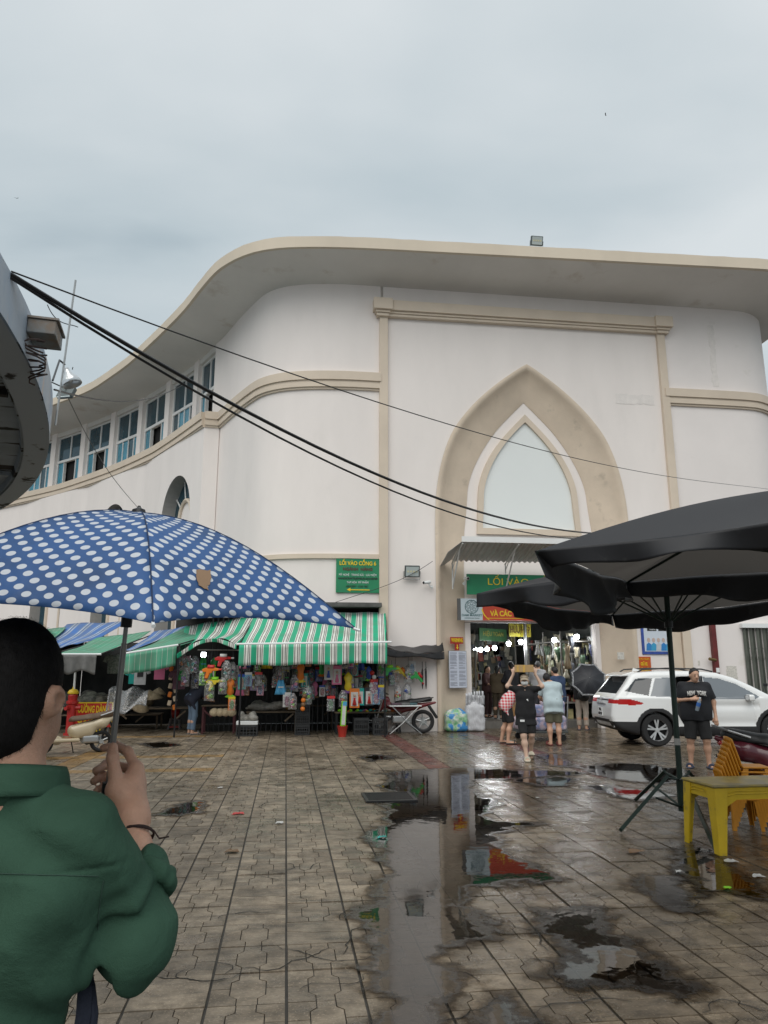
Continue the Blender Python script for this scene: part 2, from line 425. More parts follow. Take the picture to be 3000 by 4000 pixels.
def slab_mesh(variant):
    mb = MB()
    plain = [[(.006, .003), (.394, .003), (.394, .17), (.3, .2), (.18, .19), (.006, .24)], [(.006, .243), (.18, .193), (.3, .203), (.394, .173), (.394, .397), (.006, .397)]]
    for k, poly in enumerate(slab_pieces(variant) if variant < 4 else (plain if variant == 4 else [[(.006, .003), (.394, .003), (.394, .397), (.006, .397)]])):
        n = len(poly); h = random.Random(variant * 7 + k).uniform(-.0012, .0012)
        e = .004; cx = sum(p[0] for p in poly) / n; cy = sum(p[1] for p in poly) / n
        vs = [(x, y, -.012) for x, y in poly] + [(x, y, h) for x, y in poly]
        fs = [tuple(range(n, 2 * n))] + [(i, (i + 1) % n, n + (i + 1) % n, n + i) for i in range(n)]
        mb.add(vs, fs)
    return mb
rg = random.Random(3)
meshes = {}
for kind, M in (('c', M_SLAB), ('r', M_SLABR), ('o', M_SLABO)):
    for v in range(6):
        o = slab_mesh(v).build('slab', M, None); me = o.data; bpy.data.objects.remove(o); meshes[(kind, v)] = me
cells = []
for ix in range(-40, 34):
    for iy in range(-44, 9):
        x, y = ix * TS, iy * TS
        c = Vector((x + .2 - CAM.x, y + .2 - CAM.y)); ah = c.x * _sy + c.y * _cy; si = c.x * _cy - c.y * _sy
        if ah < 3.0 or abs(si) > ah * .56 + .5: continue
        if y > -.1 and (x > -6.8): 
            if y > .7: continue
        if y > 4: continue
        kind = 'c'
        if ix == -4 and -22 < iy < 1: kind = 'r'
        if ix == 2 and -23 < iy < -1: kind = 'r'
        if iy in (-13, -18) and x < -5.5: kind = 'o'
        if ix in (-20,) and iy < -9: kind = 'o'
        if iy == -2 and x < -6: kind = 'o'
        cells.append((c.length, ix, iy, kind))
cells.sort()
far = {'c': MB(), 'r': MB(), 'o': MB()}
for k, (dist, ix, iy, kind) in enumerate(cells):
    z = rg.uniform(-.003, .0015); v = rg.randrange(4) if rg.random() < .88 else rg.choice((4, 5)); tx, ty = rg.uniform(-.006, .006), rg.uniform(-.006, .006)
    fl = rg.random() < .5
    if k < 300:
        o = bpy.data.objects.new('slab', meshes[(kind, v)]); col.objects.link(o); o.parent = ground
        o.location = (ix * TS + (TS if fl else 0), iy * TS + (TS if fl else 0), z); o.rotation_euler = (tx, ty, math.pi if fl else 0)
    else:
        me = meshes[(kind, v)]
        far[kind].add([(ix * TS + p.co.x, iy * TS + p.co.y, p.co.z + z) for p in me.vertices], [tuple(p.vertices) for p in me.polygons])
for kind, M in (('c', M_SLAB), ('r', M_SLABR), ('o', M_SLABO)):
    o = far[kind].build('slab_field', M, ground, fix=False); struct(o, 'stuff')
# cracks: thin jagged lines of grime across the slabs, more of them on the wet side
M_CRACK = mat('crack grime', (.022, .019, .015), .7)
rc = random.Random(19)
for k in range(46):
    px, py = (rc.uniform(1750, 2950), rc.uniform(3150, 3980)) if k < 26 else (rc.uniform(700, 1750), rc.uniform(3000, 3950))
    q = gnd(px, py); a = rc.uniform(0, 6.28); pts_ = [(q.x, q.y)]
    for i in range(rc.randint(6, 16)): a += rc.uniform(-.9, .9); st_ = rc.uniform(.025, .075); pts_.append((pts_[-1][0] + st_ * math.cos(a), pts_[-1][1] + st_ * math.sin(a)))
    mb = MB(); n = len(pts_); w_ = [rc.uniform(.0015, .0055) * math.sin(math.pi * (i + .5) / n) + .0008 for i in range(n)]
    L_, R_ = [], []
    for i, p in enumerate(pts_):
        a0, b0 = pts_[max(i - 1, 0)], pts_[min(i + 1, n - 1)]; t = Vector((b0[0] - a0[0], b0[1] - a0[1])).normalized(); L_.append((p[0] - t.y * w_[i], p[1] + t.x * w_[i], .0032)); R_.append((p[0] + t.y * w_[i], p[1] - t.x * w_[i], .0032))
    mb.add(L_ + R_, [(i, i + 1, n + i + 1, n + i) for i in range(n - 1)]); mb.build('crack', M_CRACK, ground)
# ---- water
def poly_sdf2(poly, X, Z):
    P = np.array(poly, np.float32); d = np.full(X.shape, 1e9, np.float32); s = np.ones(X.shape, np.float32); n = len(P)
    for i in range(n):
        a = P[i]; b_ = P[i - 1]; e = b_ - a; wx = X - a[0]; wz = Z - a[1]
        t = np.clip((wx * e[0] + wz * e[1]) / max(1e-9, float(e @ e)), 0, 1); d = np.minimum(d, (wx - e[0] * t) ** 2 + (wz - e[1] * t) ** 2)
        c1 = Z >= a[1]; c2 = Z < b_[1]; c3 = e[0] * wz > e[1] * wx
        fl = (c1 & c2 & c3) | (~c1 & ~c2 & ~c3); s = np.where(fl, -s, s)
    return np.sqrt(d) * s
def water_mat():
    # standing water that thins out to a damp film at its margin (attribute 'edge': metres inside the outline)
    m = bpy.data.materials.new('puddle water'); m.use_nodes = True; nt = m.node_tree; nt.nodes.clear(); N = nt.nodes.new; L = nt.links.new
    out = N('ShaderNodeOutputMaterial'); mx = N('ShaderNodeMixShader'); tr = N('ShaderNodeBsdfTransparent'); gl = N('ShaderNodeBsdfGlossy'); fr = N('ShaderNodeFresnel')
    fr.inputs['IOR'].default_value = 1.95
    g = N('ShaderNodeNewGeometry'); at = N('ShaderNodeAttribute'); at.attribute_name = 'edge'
    def noise(sc, det=6):
        n = N('ShaderNodeTexNoise'); n.inputs['Scale'].default_value = sc; n.inputs['Detail'].default_value = det; n.inputs['Roughness'].default_value = .65; L(g.outputs['Position'], n.inputs['Vector']); return n.outputs['Fac']
    def rng(v, a, b_, c=0., d=1.):
        r = N('ShaderNodeMapRange'); r.inputs['From Min'].default_value = a; r.inputs['From Max'].default_value = b_; r.inputs['To Min'].default_value = c; r.inputs['To Max'].default_value = d; r.interpolation_type = 'SMOOTHSTEP'; L(v, r.inputs['Value']); return r.outputs[0]
    n1 = rng(noise(3.0), .3, .7, -.11, .11)
    ad = N('ShaderNodeMath'); ad.operation = 'ADD'; L(at.outputs['Fac'], ad.inputs[0]); L(n1, ad.inputs[1])
    deep = rng(ad.outputs[0], -.005, .055); damp = rng(ad.outputs[0], -.17, -.01)
    cm = N('ShaderNodeMix'); cm.data_type = 'RGBA'; L(damp, cm.inputs['Factor']); cm.inputs['A'].default_value = (1, 1, 1, 1); cm.inputs['B'].default_value = (.46, .42, .37, 1); L(cm.outputs['Result'], tr.inputs['Color'])
    L(rng(deep, 0, 1, .30, .02), gl.inputs['Roughness'])
    bp = N('ShaderNodeBump'); bp.inputs['Strength'].default_value = .04; bp.inputs['Distance'].default_value = .02; L(noise(5, 2), bp.inputs['Height'])
    L(bp.outputs[0], gl.inputs['Normal']); L(bp.outputs[0], fr.inputs['Normal'])
    wet = rng(ad.outputs[0], -.12, .03); mu = N('ShaderNodeMath'); mu.operation = 'MULTIPLY'; L(fr.outputs[0], mu.inputs[0]); L(wet, mu.inputs[1])
    L(mu.outputs[0], mx.inputs[0]); L(tr.outputs[0], mx.inputs[1]); L(gl.outputs[0], mx.inputs[2]); L(mx.outputs[0], out.inputs[0])
    return m
M_WATER = water_mat()
def ragged(pts, depth=5, amp=.16, seed=0):
    r = random.Random(seed); P = [Vector((p[0], p[1])) for p in pts]
    for d in range(depth):
        Q = []
        for i in range(len(P)):
            a, b_ = P[i], P[(i + 1) % len(P)]; e = b_ - a; nrm = Vector((-e.y, e.x))
            Q += [a, a + e * r.uniform(.4, .6) + nrm * r.uniform(-amp, amp)]
        P = Q
        if len(P) > 260: break
    return P
def puddle(px, seed, z=.0046):
    P = ragged([gnd(*q) for q in px], 2, .10, seed); A = np.array([(p.x, p.y) for p in P]); M_ = .22; st = .045
    lo = A.min(0) - M_; hi = A.max(0) + M_; xs = np.arange(lo[0], hi[0] + st, st); ys = np.arange(lo[1], hi[1] + st, st)
    X, Y = np.meshgrid(xs, ys, indexing='ij'); D = -poly_sdf2(A, X.astype(np.float32), Y.astype(np.float32)); nx, ny = X.shape
    keep = (np.maximum.reduce([D[:-1, :-1], D[1:, :-1], D[:-1, 1:], D[1:, 1:]]) > -M_)
    I, J = np.nonzero(keep); Fq = np.stack([I * ny + J, (I + 1) * ny + J, (I + 1) * ny + J + 1, I * ny + J + 1], 1)
    u, inv = np.unique(Fq, return_inverse=True); V = np.stack([X.ravel()[u], Y.ravel()[u], np.full(len(u), z)], 1)
    o = mesh_np('puddle', V, inv.reshape(Fq.shape), M_WATER); at = o.data.attributes.new('edge', 'FLOAT', 'POINT'); at.data.foreach_set('value', D.ravel()[u].astype(np.float32)); struct(o); return o
PUD = [
 [(1500, 3020), (1640, 3008), (1800, 3000), (1990, 3008), (2250, 3016), (2310, 3024), (2080, 3038), (1860, 3046), (1850, 3095), (1940, 3150), (1870, 3185), (1900, 3205), (2120, 3218), (1930, 3252),
  (1955, 3335), (2060, 3388), (2160, 3432), (2000, 3450), (1845, 3462), (1750, 3540), (1900, 3590), (1880, 3668), (1730, 3700), (1718, 3800), (1712, 4060), (1530, 4060), (1500, 3800), (1440, 3760), (1490, 3630), (1400, 3580), (1500, 3500), (1520, 3330), (1440, 3248), (1512, 3215), (1515, 3150), (1500, 3060), (1540, 3040)],
 [(2318, 2992), (2420, 2982), (2500, 2986), (2660, 3004), (2705, 3042), (2600, 3060), (2440, 3050), (2314, 3026)],
 [(2268, 3072), (2360, 3066), (2480, 3084), (2610, 3098), (2640, 3112), (2490, 3128), (2400, 3106)],
 [(2120, 3566), (2300, 3560), (2360, 3620), (2520, 3745), (2650, 3850), (2700, 3885), (2480, 3860), (2230, 3842), (2180, 3800), (2260, 3745), (2160, 3650)],
 [(2010, 3048), (2180, 3030), (2260, 3046), (2220, 3072), (2090, 3066)],
 [(2100, 2950), (2170, 2945), (2200, 2975), (2270, 3000), (2150, 2990)],
 [(620, 3180), (760, 3130), (800, 3150), (700, 3190)],
 [(560, 2905), (640, 2900), (700, 2912), (600, 2922)],
 [(2640, 3330), (2760, 3320), (2860, 3420), (2980, 3500), (2760, 3480), (2680, 3400)],
 [(2500, 3420), (2620, 3440), (2700, 3560), (2560, 3520)],
 [(1850, 3960), (1960, 3900), (2030, 3960), (1980, 4040), (1860, 4050)],
 [(1400, 2955), (1460, 2950), (1540, 2962), (1450, 2972)],
]
for i, p in enumerate(PUD): puddle(p, 11 + i, .0046 + .0002 * i)

# ================================================================== MARKET HALL
M_WALL = mat('wall paint', (.86, .80, .765), .75, var=.06, vscale=.8, bump=.08, bscale=60, stain=(.76, .71, .675), stscale=1.1, stlo=.58, sthi=.85, stretch=(1, 1, .35))
M_WALLW = mat('patched wall paint', (.85, .795, .77), .75, var=.06, vscale=.5, stain=(.68, .64, .58), stscale=.9, stlo=.60, sthi=.75, bump=.15, bscale=30)
M_TAN = mat('tan trim paint', (.70, .595, .48), .7, var=.10, vscale=.9, bump=.08, bscale=50)
M_TAND = mat('worn tan plaster', (.69, .575, .455), .75, var=.12, vscale=1.2, stain=(.50, .42, .33), stscale=2.2, stlo=.60, sthi=.74, bump=.2, bscale=25)
M_FASC = mat('fascia paint', (.66, .575, .46), .7, var=.1, vscale=.6, stain=(.34, .30, .25), stscale=2.5, stlo=.66, sthi=.74, stretch=(1, 1, .3))
M_SOFF = mat('soffit plaster', (.74, .715, .68), .8, var=.12, vscale=.35, stain=(.52, .46, .40), stscale=.8, stlo=.60, sthi=.75)
M_WHITE = mat('white frame paint', (.78, .78, .77), .5, var=.05, vscale=3)
M_PANEL = mat('frosted panel', (.80, .83, .82), .35, var=.03, vscale=.5)
M_GLASS = mat('blue window film', (.018, .07, .10), .06, var=.3, vscale=1.5, spec=.8)
M_GLASSB = mat('bright blue window film', (.05, .28, .40), .08, var=.3, vscale=1.5, spec=.8)
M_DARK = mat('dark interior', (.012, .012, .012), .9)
hall = thing('market_hall', 'pale rendered market hall with sweeping curved roof and pointed arch entrance', 'building', (0, 0, 0))
ZJ, ZF = 13.05, 13.3
JUNC = [(-22, 22), (-19.8, 20.0), (-17.9, 18.3), (-15.91, 16.48), (-14.04, 14.73), (-12.27, 12.84), (-10.67, 10.89), (-9.19, 8.71), (-7.82, 6.6), (-6.85, 4.75), (-6.5, 4.1), (-5.93, 2.76), (-5.38, 1.6), (-5.02, .95), (-4.64, .56), (-4.16, .29), (-3.47, .1), (-2.54, 0),
        (0, 0), (2.5, 0), (5, 0), (7.5, 0), (9.2, 0), (10.1, .02), (10.6, .10), (11.1, .36), (11.5, .75), (11.75, 1.3), (11.9, 2.2), (12.0, 4), (12.0, 9)]
FASC = [(-20.5, 18.5), (-18.3, 16.2), (-16.3, 14.15), (-14.69, 12.56), (-12.84, 10.76), (-11.57, 9.1), (-10.37, 7.35), (-9.12, 5.25), (-8.38, 3.95), (-7.68, 2.65), (-7.04, 1.3), (-6.47, .2), (-5.97, -.45), (-5.5, -.88), (-5.06, -1.15), (-4.49, -1.36), (-3.76, -1.5), (-2.9, -1.6), (-1.81, -1.67),
        (0, -1.74), (3.6, -1.88), (6.18, -1.97), (8.47, -2.06), (9.9, -2.1), (10.9, -2.0), (11.8, -1.55), (12.45, -.75), (12.8, .4), (12.88, 1.6), (12.9, 2.6), (12.95, 5), (12.95, 9)]
def smooth2(pts, n):
    P = [Vector((p[0], p[1], 0)) for p in pts]; out = []
    Q = []
    for i in range(len(P) - 1):
        p0 = P[max(i - 1, 0)]; p1 = P[i]; p2 = P[i + 1]; p3 = P[min(i + 2, len(P) - 1)]
        for k in range(8):
            t = k / 8; t2 = t * t; t3 = t2 * t
            Q.append(.5 * ((2 * p1) + (p2 - p0) * t + (2 * p0 - 5 * p1 + 4 * p2 - p3) * t2 + (3 * p1 - p0 - 3 * p2 + p3) * t3))
    Q.append(P[-1])
    acc = [0]
    for i in range(1, len(Q)): acc.append(acc[-1] + (Q[i] - Q[i - 1]).length)
    tot = acc[-1]; j = 0
    for k in range(n):
        s = tot * k / (n - 1)
        while j < len(Q) - 2 and acc[j + 1] < s: j += 1
        t = (s - acc[j]) / max(1e-9, acc[j + 1] - acc[j]); q = Q[j].lerp(Q[j + 1], t); out.append((q.x, q.y))
    return out
NR = 150
jc = smooth2(JUNC, NR); fc = smooth2(FASC, NR)
# match the soffit's two edges by bearing: for each fascia point the nearest wall point
soff = MB()
def near(p):
    return min(jc, key=lambda q: (q[0] - p[0]) ** 2 + (q[1] - p[1]) ** 2)
ni = [min(range(NR), key=lambda k: (jc[k][0] - p[0]) ** 2 + (jc[k][1] - p[1]) ** 2) for p in fc]
for i in range(1, NR): ni[i] = max(ni[i], ni[i - 1])
for _ in range(6): ni = [ni[0]] + [(ni[i - 1] + ni[i] + ni[i + 1]) / 3 for i in range(1, NR - 1)] + [ni[-1]]
def jat(f):
    a = min(int(f), NR - 2); t = f - a; return (jc[a][0] * (1 - t) + jc[a + 1][0] * t, jc[a][1] * (1 - t) + jc[a + 1][1] * t)
inner = [jat(f) for f in ni]
soff.add([(p[0], p[1], ZF) for p in fc] + [(q[0] + (q[0] - p[0]) * .35, q[1] + (q[1] - p[1]) * .35, ZJ - .08) for p, q in zip(fc, inner)], [(i, i + 1, NR + i + 1, NR + i) for i in range(NR - 1)])
roof = soff.build('roof', M_SOFF, hall, smooth=True)
fa = MB(); ft = random.Random(5)
fa.add([(p[0], p[1], ZF - .015) for p in fc] + [(p[0], p[1], 13.62 + ft.uniform(-.008, .008)) for p in fc] + [(p[0] + (q[0] - p[0]) * .9, p[1] + (q[1] - p[1]) * .9, 13.66) for p, q in zip(fc, inner)] + [(p[0] + (q[0] - p[0]) * .06, p[1] + (q[1] - p[1]) * .06, ZF - .015) for p, q in zip(fc, inner)],
       [(i, i + 1, NR + i + 1, NR + i) for i in range(NR - 1)] + [(NR + i, NR + i + 1, 2 * NR + i + 1, 2 * NR + i) for i in range(NR - 1)] + [(i, i + 1, 3 * NR + i + 1, 3 * NR + i) for i in range(NR - 1)])
fa.build('fascia', M_FASC, roof, auto=40)
# ---- curved walls left and right of the panel
def wall_strip(pts, z0, z1, name, m, parent, thick=.0):
    mb = MB(); n = len(pts)
    mb.add([(p[0], p[1], z0) for p in pts] + [(p[0], p[1], z1) for p in pts], [(i, i + 1, n + i + 1, n + i) for i in range(n - 1)])
    return mb.build(name, m, parent, auto=30)
LW = smooth2([p for p in JUNC if -7 < p[0] < -2.4] + [(-1.5, 0)], 60)
wall_strip(LW, 3.3, 13.2, 'wall', M_WALL, hall)
RW = smooth2([(7.4, 0)] + JUNC[22:], 50)
wall_strip(RW, 0, 13.2, 'wall', M_WALLW, hall)
# end return at the window wing
wall_strip([(-6.85, 4.75), (-6.45, 4.95)], 3.3, 13.2, 'wall_return', M_WALL, hall)
def band(path, prof, name, m, parent):      # sweep a (out, z) profile along a plan path; outward = right-hand side seen from above
    n = len(path); k = len(prof); vs = []
    for i, p in enumerate(path):
        a = path[max(i - 1, 0)]; b_ = path[min(i + 1, n - 1)]; t = Vector((b_[0] - a[0], b_[1] - a[1])).normalized(); nr = Vector((t.y, -t.x))
        vs += [(p[0] + nr.x * o_, p[1] + nr.y * o_, z) for o_, z in prof]
    mb = MB(); mb.add(vs, [(i * k + j, (i + 1) * k + j, (i + 1) * k + j + 1, i * k + j + 1) for i in range(n - 1) for j in range(k - 1)])
    mb.add(vs[:k], [tuple(range(k))]); mb.add(vs[-k:], [tuple(range(k))])
    return mb.build(name, m, parent, auto=35)
PROF = [(-.05, 10.19), (.15, 10.19), (.15, 9.93), (.10, 9.93), (.10, 9.86), (.11, 9.86), (.11, 9.72), (.06, 9.72), (.06, 9.66), (-.05, 9.66)]
band(LW, PROF, 'string_course', M_TAN, hall)
band(RW, PROF, 'string_course', M_TAN, hall)
band(LW[-34:], [(-.05, 4.79), (.07, 4.79), (.07, 4.66), (-.05, 4.66)], 'string_course', M_TAN, hall)
band(LW[-34:], [(-.05, 3.42), (.30, 3.42), (.34, 3.36), (.34, 3.30), (-.05, 3.30)], 'ledge', mat('sooty ledge', (.09, .09, .085), .8, var=.4, vscale=5), hall)
# ---- front panel with the pointed arch hole
def hwfit(pts, v, cx):
    out = []
    for q in pts:
        p = at_v(q[0], q[1], v); out.append((abs(p.x - cx), p.z))
    return sorted(out, key=lambda t: -t[1])
CX = 3.0
OUT_L = [(1948, 1492), (1855, 1570), (1776, 1664), (1740, 1744), (1713, 1844), (1699, 1962)]
oz = [(0.0, at_v(2057, 1425).z), (.10, at_v(2057, 1425).z - .045)] + hwfit(OUT_L, 0, CX)
oz = [(min(w, 2.93), z) for w, z in oz]
ow = 2.93
outer = oz + [(ow, 5.2), (ow, 0.0)]
IN_L = [(1985, 1632), (1930, 1690), (1870, 1782), (1827, 1884), (1822, 1990)]
VI = .42
iz = [(0.0, at_v(2046, 1574, VI).z)] + hwfit(IN_L, VI, CX)
iw = 2.02
inner_a = [(min(w, iw), z) for w, z in iz] + [(iw, 5.2), (iw, 0.0)]
def resamp(c, n):
    P = [Vector((a, b_)) for a, b_ in c]; S = [0]
    for i in range(1, len(P)): S.append(S[-1] + (P[i] - P[i - 1]).length)
    o = []; j = 0
    for k in range(n):
        s = S[-1] * k / (n - 1)
        while j < len(P) - 2 and S[j + 1] < s: j += 1
        q = P[j].lerp(P[j + 1], (s - S[j]) / max(1e-9, S[j + 1] - S[j])); o.append((q.x, q.y))
    return o
def sm(c, it=2):
    for _ in range(it):
        d = [c[0]]
        for i in range(len(c) - 1):
            a, b_ = c[i], c[i + 1]; d += [(a[0] * .75 + b_[0] * .25, a[1] * .75 + b_[1] * .25), (a[0] * .25 + b_[0] * .75, a[1] * .25 + b_[1] * .75)]
        d.append(c[-1]); c = d
    return c
NA = 60
oc = resamp(sm(outer), NA); ic = resamp(sm(inner_a), NA)
def full(c): return [(CX - w, z) for w, z in c[::-1]] + [(CX + w, z) for w, z in c[1:]]
OF = full(oc); IF = full(ic)
# flat panel around the arch, as one polygon
mb = MB(); xl, xr, zt = -1.42, 7.42, 13.2
poly = [(xl, 0), (xl, zt), (xr, zt), (xr, 0)] + OF[::-1]
half = len(OF) // 2
n = len(OF)
vs = [(x, 0, z) for x, z in OF] + [(xl if i <= half else xr, 0, z) for i, (x, z) in enumerate(OF)] + [(xl, 0, zt), (xr, 0, zt), (CX, 0, zt)]
fs = [(i, i + 1, n + i + 1, n + i) for i in range(n - 1) if not (i == half)]
mb.add([v for v in vs], [])
mb.v = list(vs); mb.f = []; mb.mi = []
for i in range(n - 1):
    if i < half: f = (i, i + 1, n + i + 1, n + i)
    else: f = (i, i + 1, n + i + 1, n + i)
    if i == half: f = (i, i + 1, n + i + 1)
    mb.f.append(list(f)); mb.mi.append(0)
T = 2 * n
mb.f += [[half, n + half, T, T + 2], [half, T + 2, T + 1, n + half + 1]]; mb.mi += [0, 0]
mb.build('front_panel', M_WALL, hall)
# splayed arch surround
prof = [(0, -.02), (.0, -.05), (.05, -.065), (.11, -.05), (.16, -.01), (.22, .06), (.36, .16), (.55, .24), (.75, .31), (.92, .36), (1, .40), (1, VI + .03)]
mb = MB(); k = len(prof); n = len(OF)
vs = []
for (ox, oz_), (ix, iz_) in zip(OF, IF):
    for t, v in prof: vs.append((ox + (ix - ox) * t, v, oz_ + (iz_ - oz_) * t))
mb.add(vs, [(i * k + j, (i + 1) * k + j, (i + 1) * k + j + 1, i * k + j + 1) for i in range(n - 1) for j in range(k - 1)])
mb.build('arch_surround', M_TAND, hall, auto=50)
# inner wall above the door
DX0, DX1, DZ = at_v(1837, 2440, VI).x, at_v(2325, 2440, VI).x, 2.95
mb = MB()
up = [(x, z) for x, z in IF if z > DZ]
mb.add([(x * 1.0, VI, z) for x, z in up], [tuple(range(len(up)))])
mb.box(CX - iw - .0, DX0, VI, VI + .25, 0, DZ - .001) if DX0 > CX - iw else None
mb.box(DX1, CX + iw, VI, VI + .25, 0, DZ - .001) if DX1 < CX + iw else None
mb.build('inner_wall', M_WALL, hall)
# window frame with flat sill + frosted panel
def hw_pts(pts, v): return hwfit(pts, v, CX)
fo = resamp(sm([(0, at_v(2049, 1623, VI).z)] + hw_pts([(1995, 1675), (1950, 1725), (1901, 1797), (1866, 1891), (1864, 1985)], VI) + [(at_v(2267, 2094, VI).x - CX, 5.55)]), 40)
W0 = fo[-1][0]
fi = resamp(sm([(0, at_v(2050, 1653, VI).z)] + [(max(0.02, w - .17), z - .05) for w, z in hw_pts([(1995, 1675), (1950, 1725), (1901, 1797), (1866, 1891), (1864, 1985)], VI)] + [(W0 - .17, 5.55 + .2)]), 40)
def ring(co, ci, v0, v1, zo, zi, name, m, parent):
    A = full(co); Bq = full(ci); n = len(A); mb = MB()
    A = A + [(A[-1][0], zo), (A[0][0], zo)]; Bq = Bq + [(Bq[-1][0], zi), (Bq[0][0], zi)]; n = len(A)
    vs = [(x, v0, z) for x, z in A] + [(x, v0, z) for x, z in Bq] + [(x, v1, z) for x, z in A] + [(x, v1, z) for x, z in Bq]
    fs = []
    for i in range(n):
        j = (i + 1) % n
        fs += [(i, j, n + j, n + i), (i, j, 2 * n + j, 2 * n + i), (n + i, n + j, 3 * n + j, 3 * n + i)]
    mb.add(vs, fs); return mb.build(name, m, parent)
fr = ring(fo, fi, VI - .10, VI - .002, 5.52, 5.70, 'window_frame', M_TAN, hall)
A = full(fi); A = A + [(A[-1][0], 5.70), (A[0][0], 5.70)]
mb = MB(); mb.add([(x, VI - .02, z) for x, z in A], [tuple(range(len(A)))]); mb.build('pane', M_PANEL, fr)
# pilasters and the stepped cornice
for x0, x1 in ((-1.54, -1.29), (7.29, 7.54)):
    MB().box(x0, x1, -.12, .05, 0, 12.02).build('pilaster', M_TAN, hall, bevel=.01)
mb = MB()
mb.box(-1.45, 7.45, -.26, .05, 12.18, 12.5).box(-1.45, 7.45, -.19, .05, 12.105, 12.178).box(-1.45, 7.45, -.15, .05, 12.022, 12.10)
for a, b_ in ((-1.74, -1.17), (7.17, 7.74)):
    mb.box(a, b_, -.34, .06, 12.17, 12.52).box(a + .06, b_ - .06, -.26, .06, 12.095, 12.168).box(a + .1, b_ - .1, -.21, .06, 12.0, 12.09)
mb.build('cornice', M_TAN, hall, bevel=.008)
# ---- right lower strip beside the entrance: white recessed panel in a tan border
mb = MB(); mb.box(6.98, 7.28, -.05, .03, 0, 5.3); mb.build('plinth_strip', M_TAND, hall, bevel=.01)
# ---- window wing
PW = [(-21.7, 21.6), (-19.7, 19.9), (-17.75, 18.15), (-15.91, 16.48), (-14.04, 14.73), (-12.27, 12.84), (-10.67, 10.89), (-9.19, 8.71), (-7.82, 6.6), (-6.85, 4.75)]
MW = [(-21.5, 20.6), (-19.4, 18.9), (-17.2, 17.0), (-14.99, 15.01), (-13.18, 13.02), (-11.47, 10.99), (-9.91, 8.85), (-9.35, 8.0), (-8.44, 6.38), (-7.57, 4.75), (-7.14, 3.93)]
mws = smooth2(MW, 60)
off = []
for i, p in enumerate(mws):
    a = mws[max(i - 1, 0)]; b_ = mws[min(i + 1, 59)]; t = Vector((b_[0] - a[0], b_[1] - a[1])).normalized(); off.append((p[0] - t.y * .15, p[1] + t.x * .15))
band(off, PROF, 'string_course', M_TAN, hall)
# buttress where the wing meets the curved corner
bx = [(off[-1][0], off[-1][1]), (-6.62, 4.05), (-6.3, 4.6), (-6.9, 4.9)]
mb = MB(); mb.prism([(off[-1][0], off[-1][1]), (-6.52, 4.06), (-6.3, 4.9), (-7.3, 4.9)], lambda a, b_, s: (a, b_, 0 if s == 0 else 9.66)); mb.build('buttress', M_WALL, hall)
band([(off[-1][0], off[-1][1]), (-6.5, 4.07)], PROF, 'string_course', M_TAN, hall)
# lower wing wall, bay by bay, with arched openings
def bay_panel(p0, p1, z1, arch=None):
    A = Vector((*p0, 0)); Bv = Vector((*p1, 0)); ln = (Bv - A).length; t = (Bv - A) / ln; nin = Vector((-t.y, t.x, 0))
    P = lambda s, z, d=0.: tuple(A + t * s + nin * d + Vector((0, 0, z)))
    mb = MB()
    if arch is None:
        mb.add([P(0, 0), P(ln, 0), P(ln, z1), P(0, z1)], [(0, 1, 2, 3)])
        mb.build('wall', M_WALL, hall); return
    cx, r, zs = arch; n = 24
    arc = [(cx - r, 0)] + [(cx - r * math.cos(math.pi * i / n), zs + r * math.sin(math.pi * i / n) * 1.12) for i in range(n + 1)] + [(cx + r, 0)]
    up = [(0, 0)] + [(ln * i / n, z1) for i in range(n + 1)] + [(ln, 0)]
    k = len(arc)
    mb.add([P(*a) for a in arc] + [P(*a) for a in up], [(i, i + 1, k + i + 1, k + i) for i in range(k - 1)])
    mb.build('wall', M_WALL, hall)
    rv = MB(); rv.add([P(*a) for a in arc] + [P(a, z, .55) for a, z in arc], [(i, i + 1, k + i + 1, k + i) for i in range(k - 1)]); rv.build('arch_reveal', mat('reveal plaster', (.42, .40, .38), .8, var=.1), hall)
    w = thing_part = MB(); w.add([P(a, z, .5) for a, z in arc], [tuple(range(k))]); win = w.build('arched_window', M_GLASS, hall)
    fr = MB()
    for i in range(1, 5):
        a_ = math.pi * i / 5; fr.tube([P(cx - .42 * r * math.cos(a_), zs + .42 * r * math.sin(a_), .46), P(cx - r * math.cos(a_), zs + r * 1.12 * math.sin(a_), .46)], .03, 5)
    fr.build('glazing_bar', M_WHITE, win)
    rg_ = MB(); rg_.tube([P(cx - .42 * r, 0, .4)] + [P(cx - .42 * r * math.cos(math.pi * i / 12), zs + .5 * r * math.sin(math.pi * i / 12), .4) for i in range(13)] + [P(cx + .42 * r, 0, .4)], .08, 6); rg_.build('arch_band', M_TAN, win)
    pn = MB(); pn.add([P(cx - .38 * r, 0, .43)] + [P(cx - .38 * r * math.cos(math.pi * i / 12), zs + .46 * r * math.sin(math.pi * i / 12), .43) for i in range(13)] + [P(cx + .38 * r, 0, .43)], [tuple(range(15))]); pn.build('door_panel', M_WALL, win)
bw = off[::4] + [off[-1]]
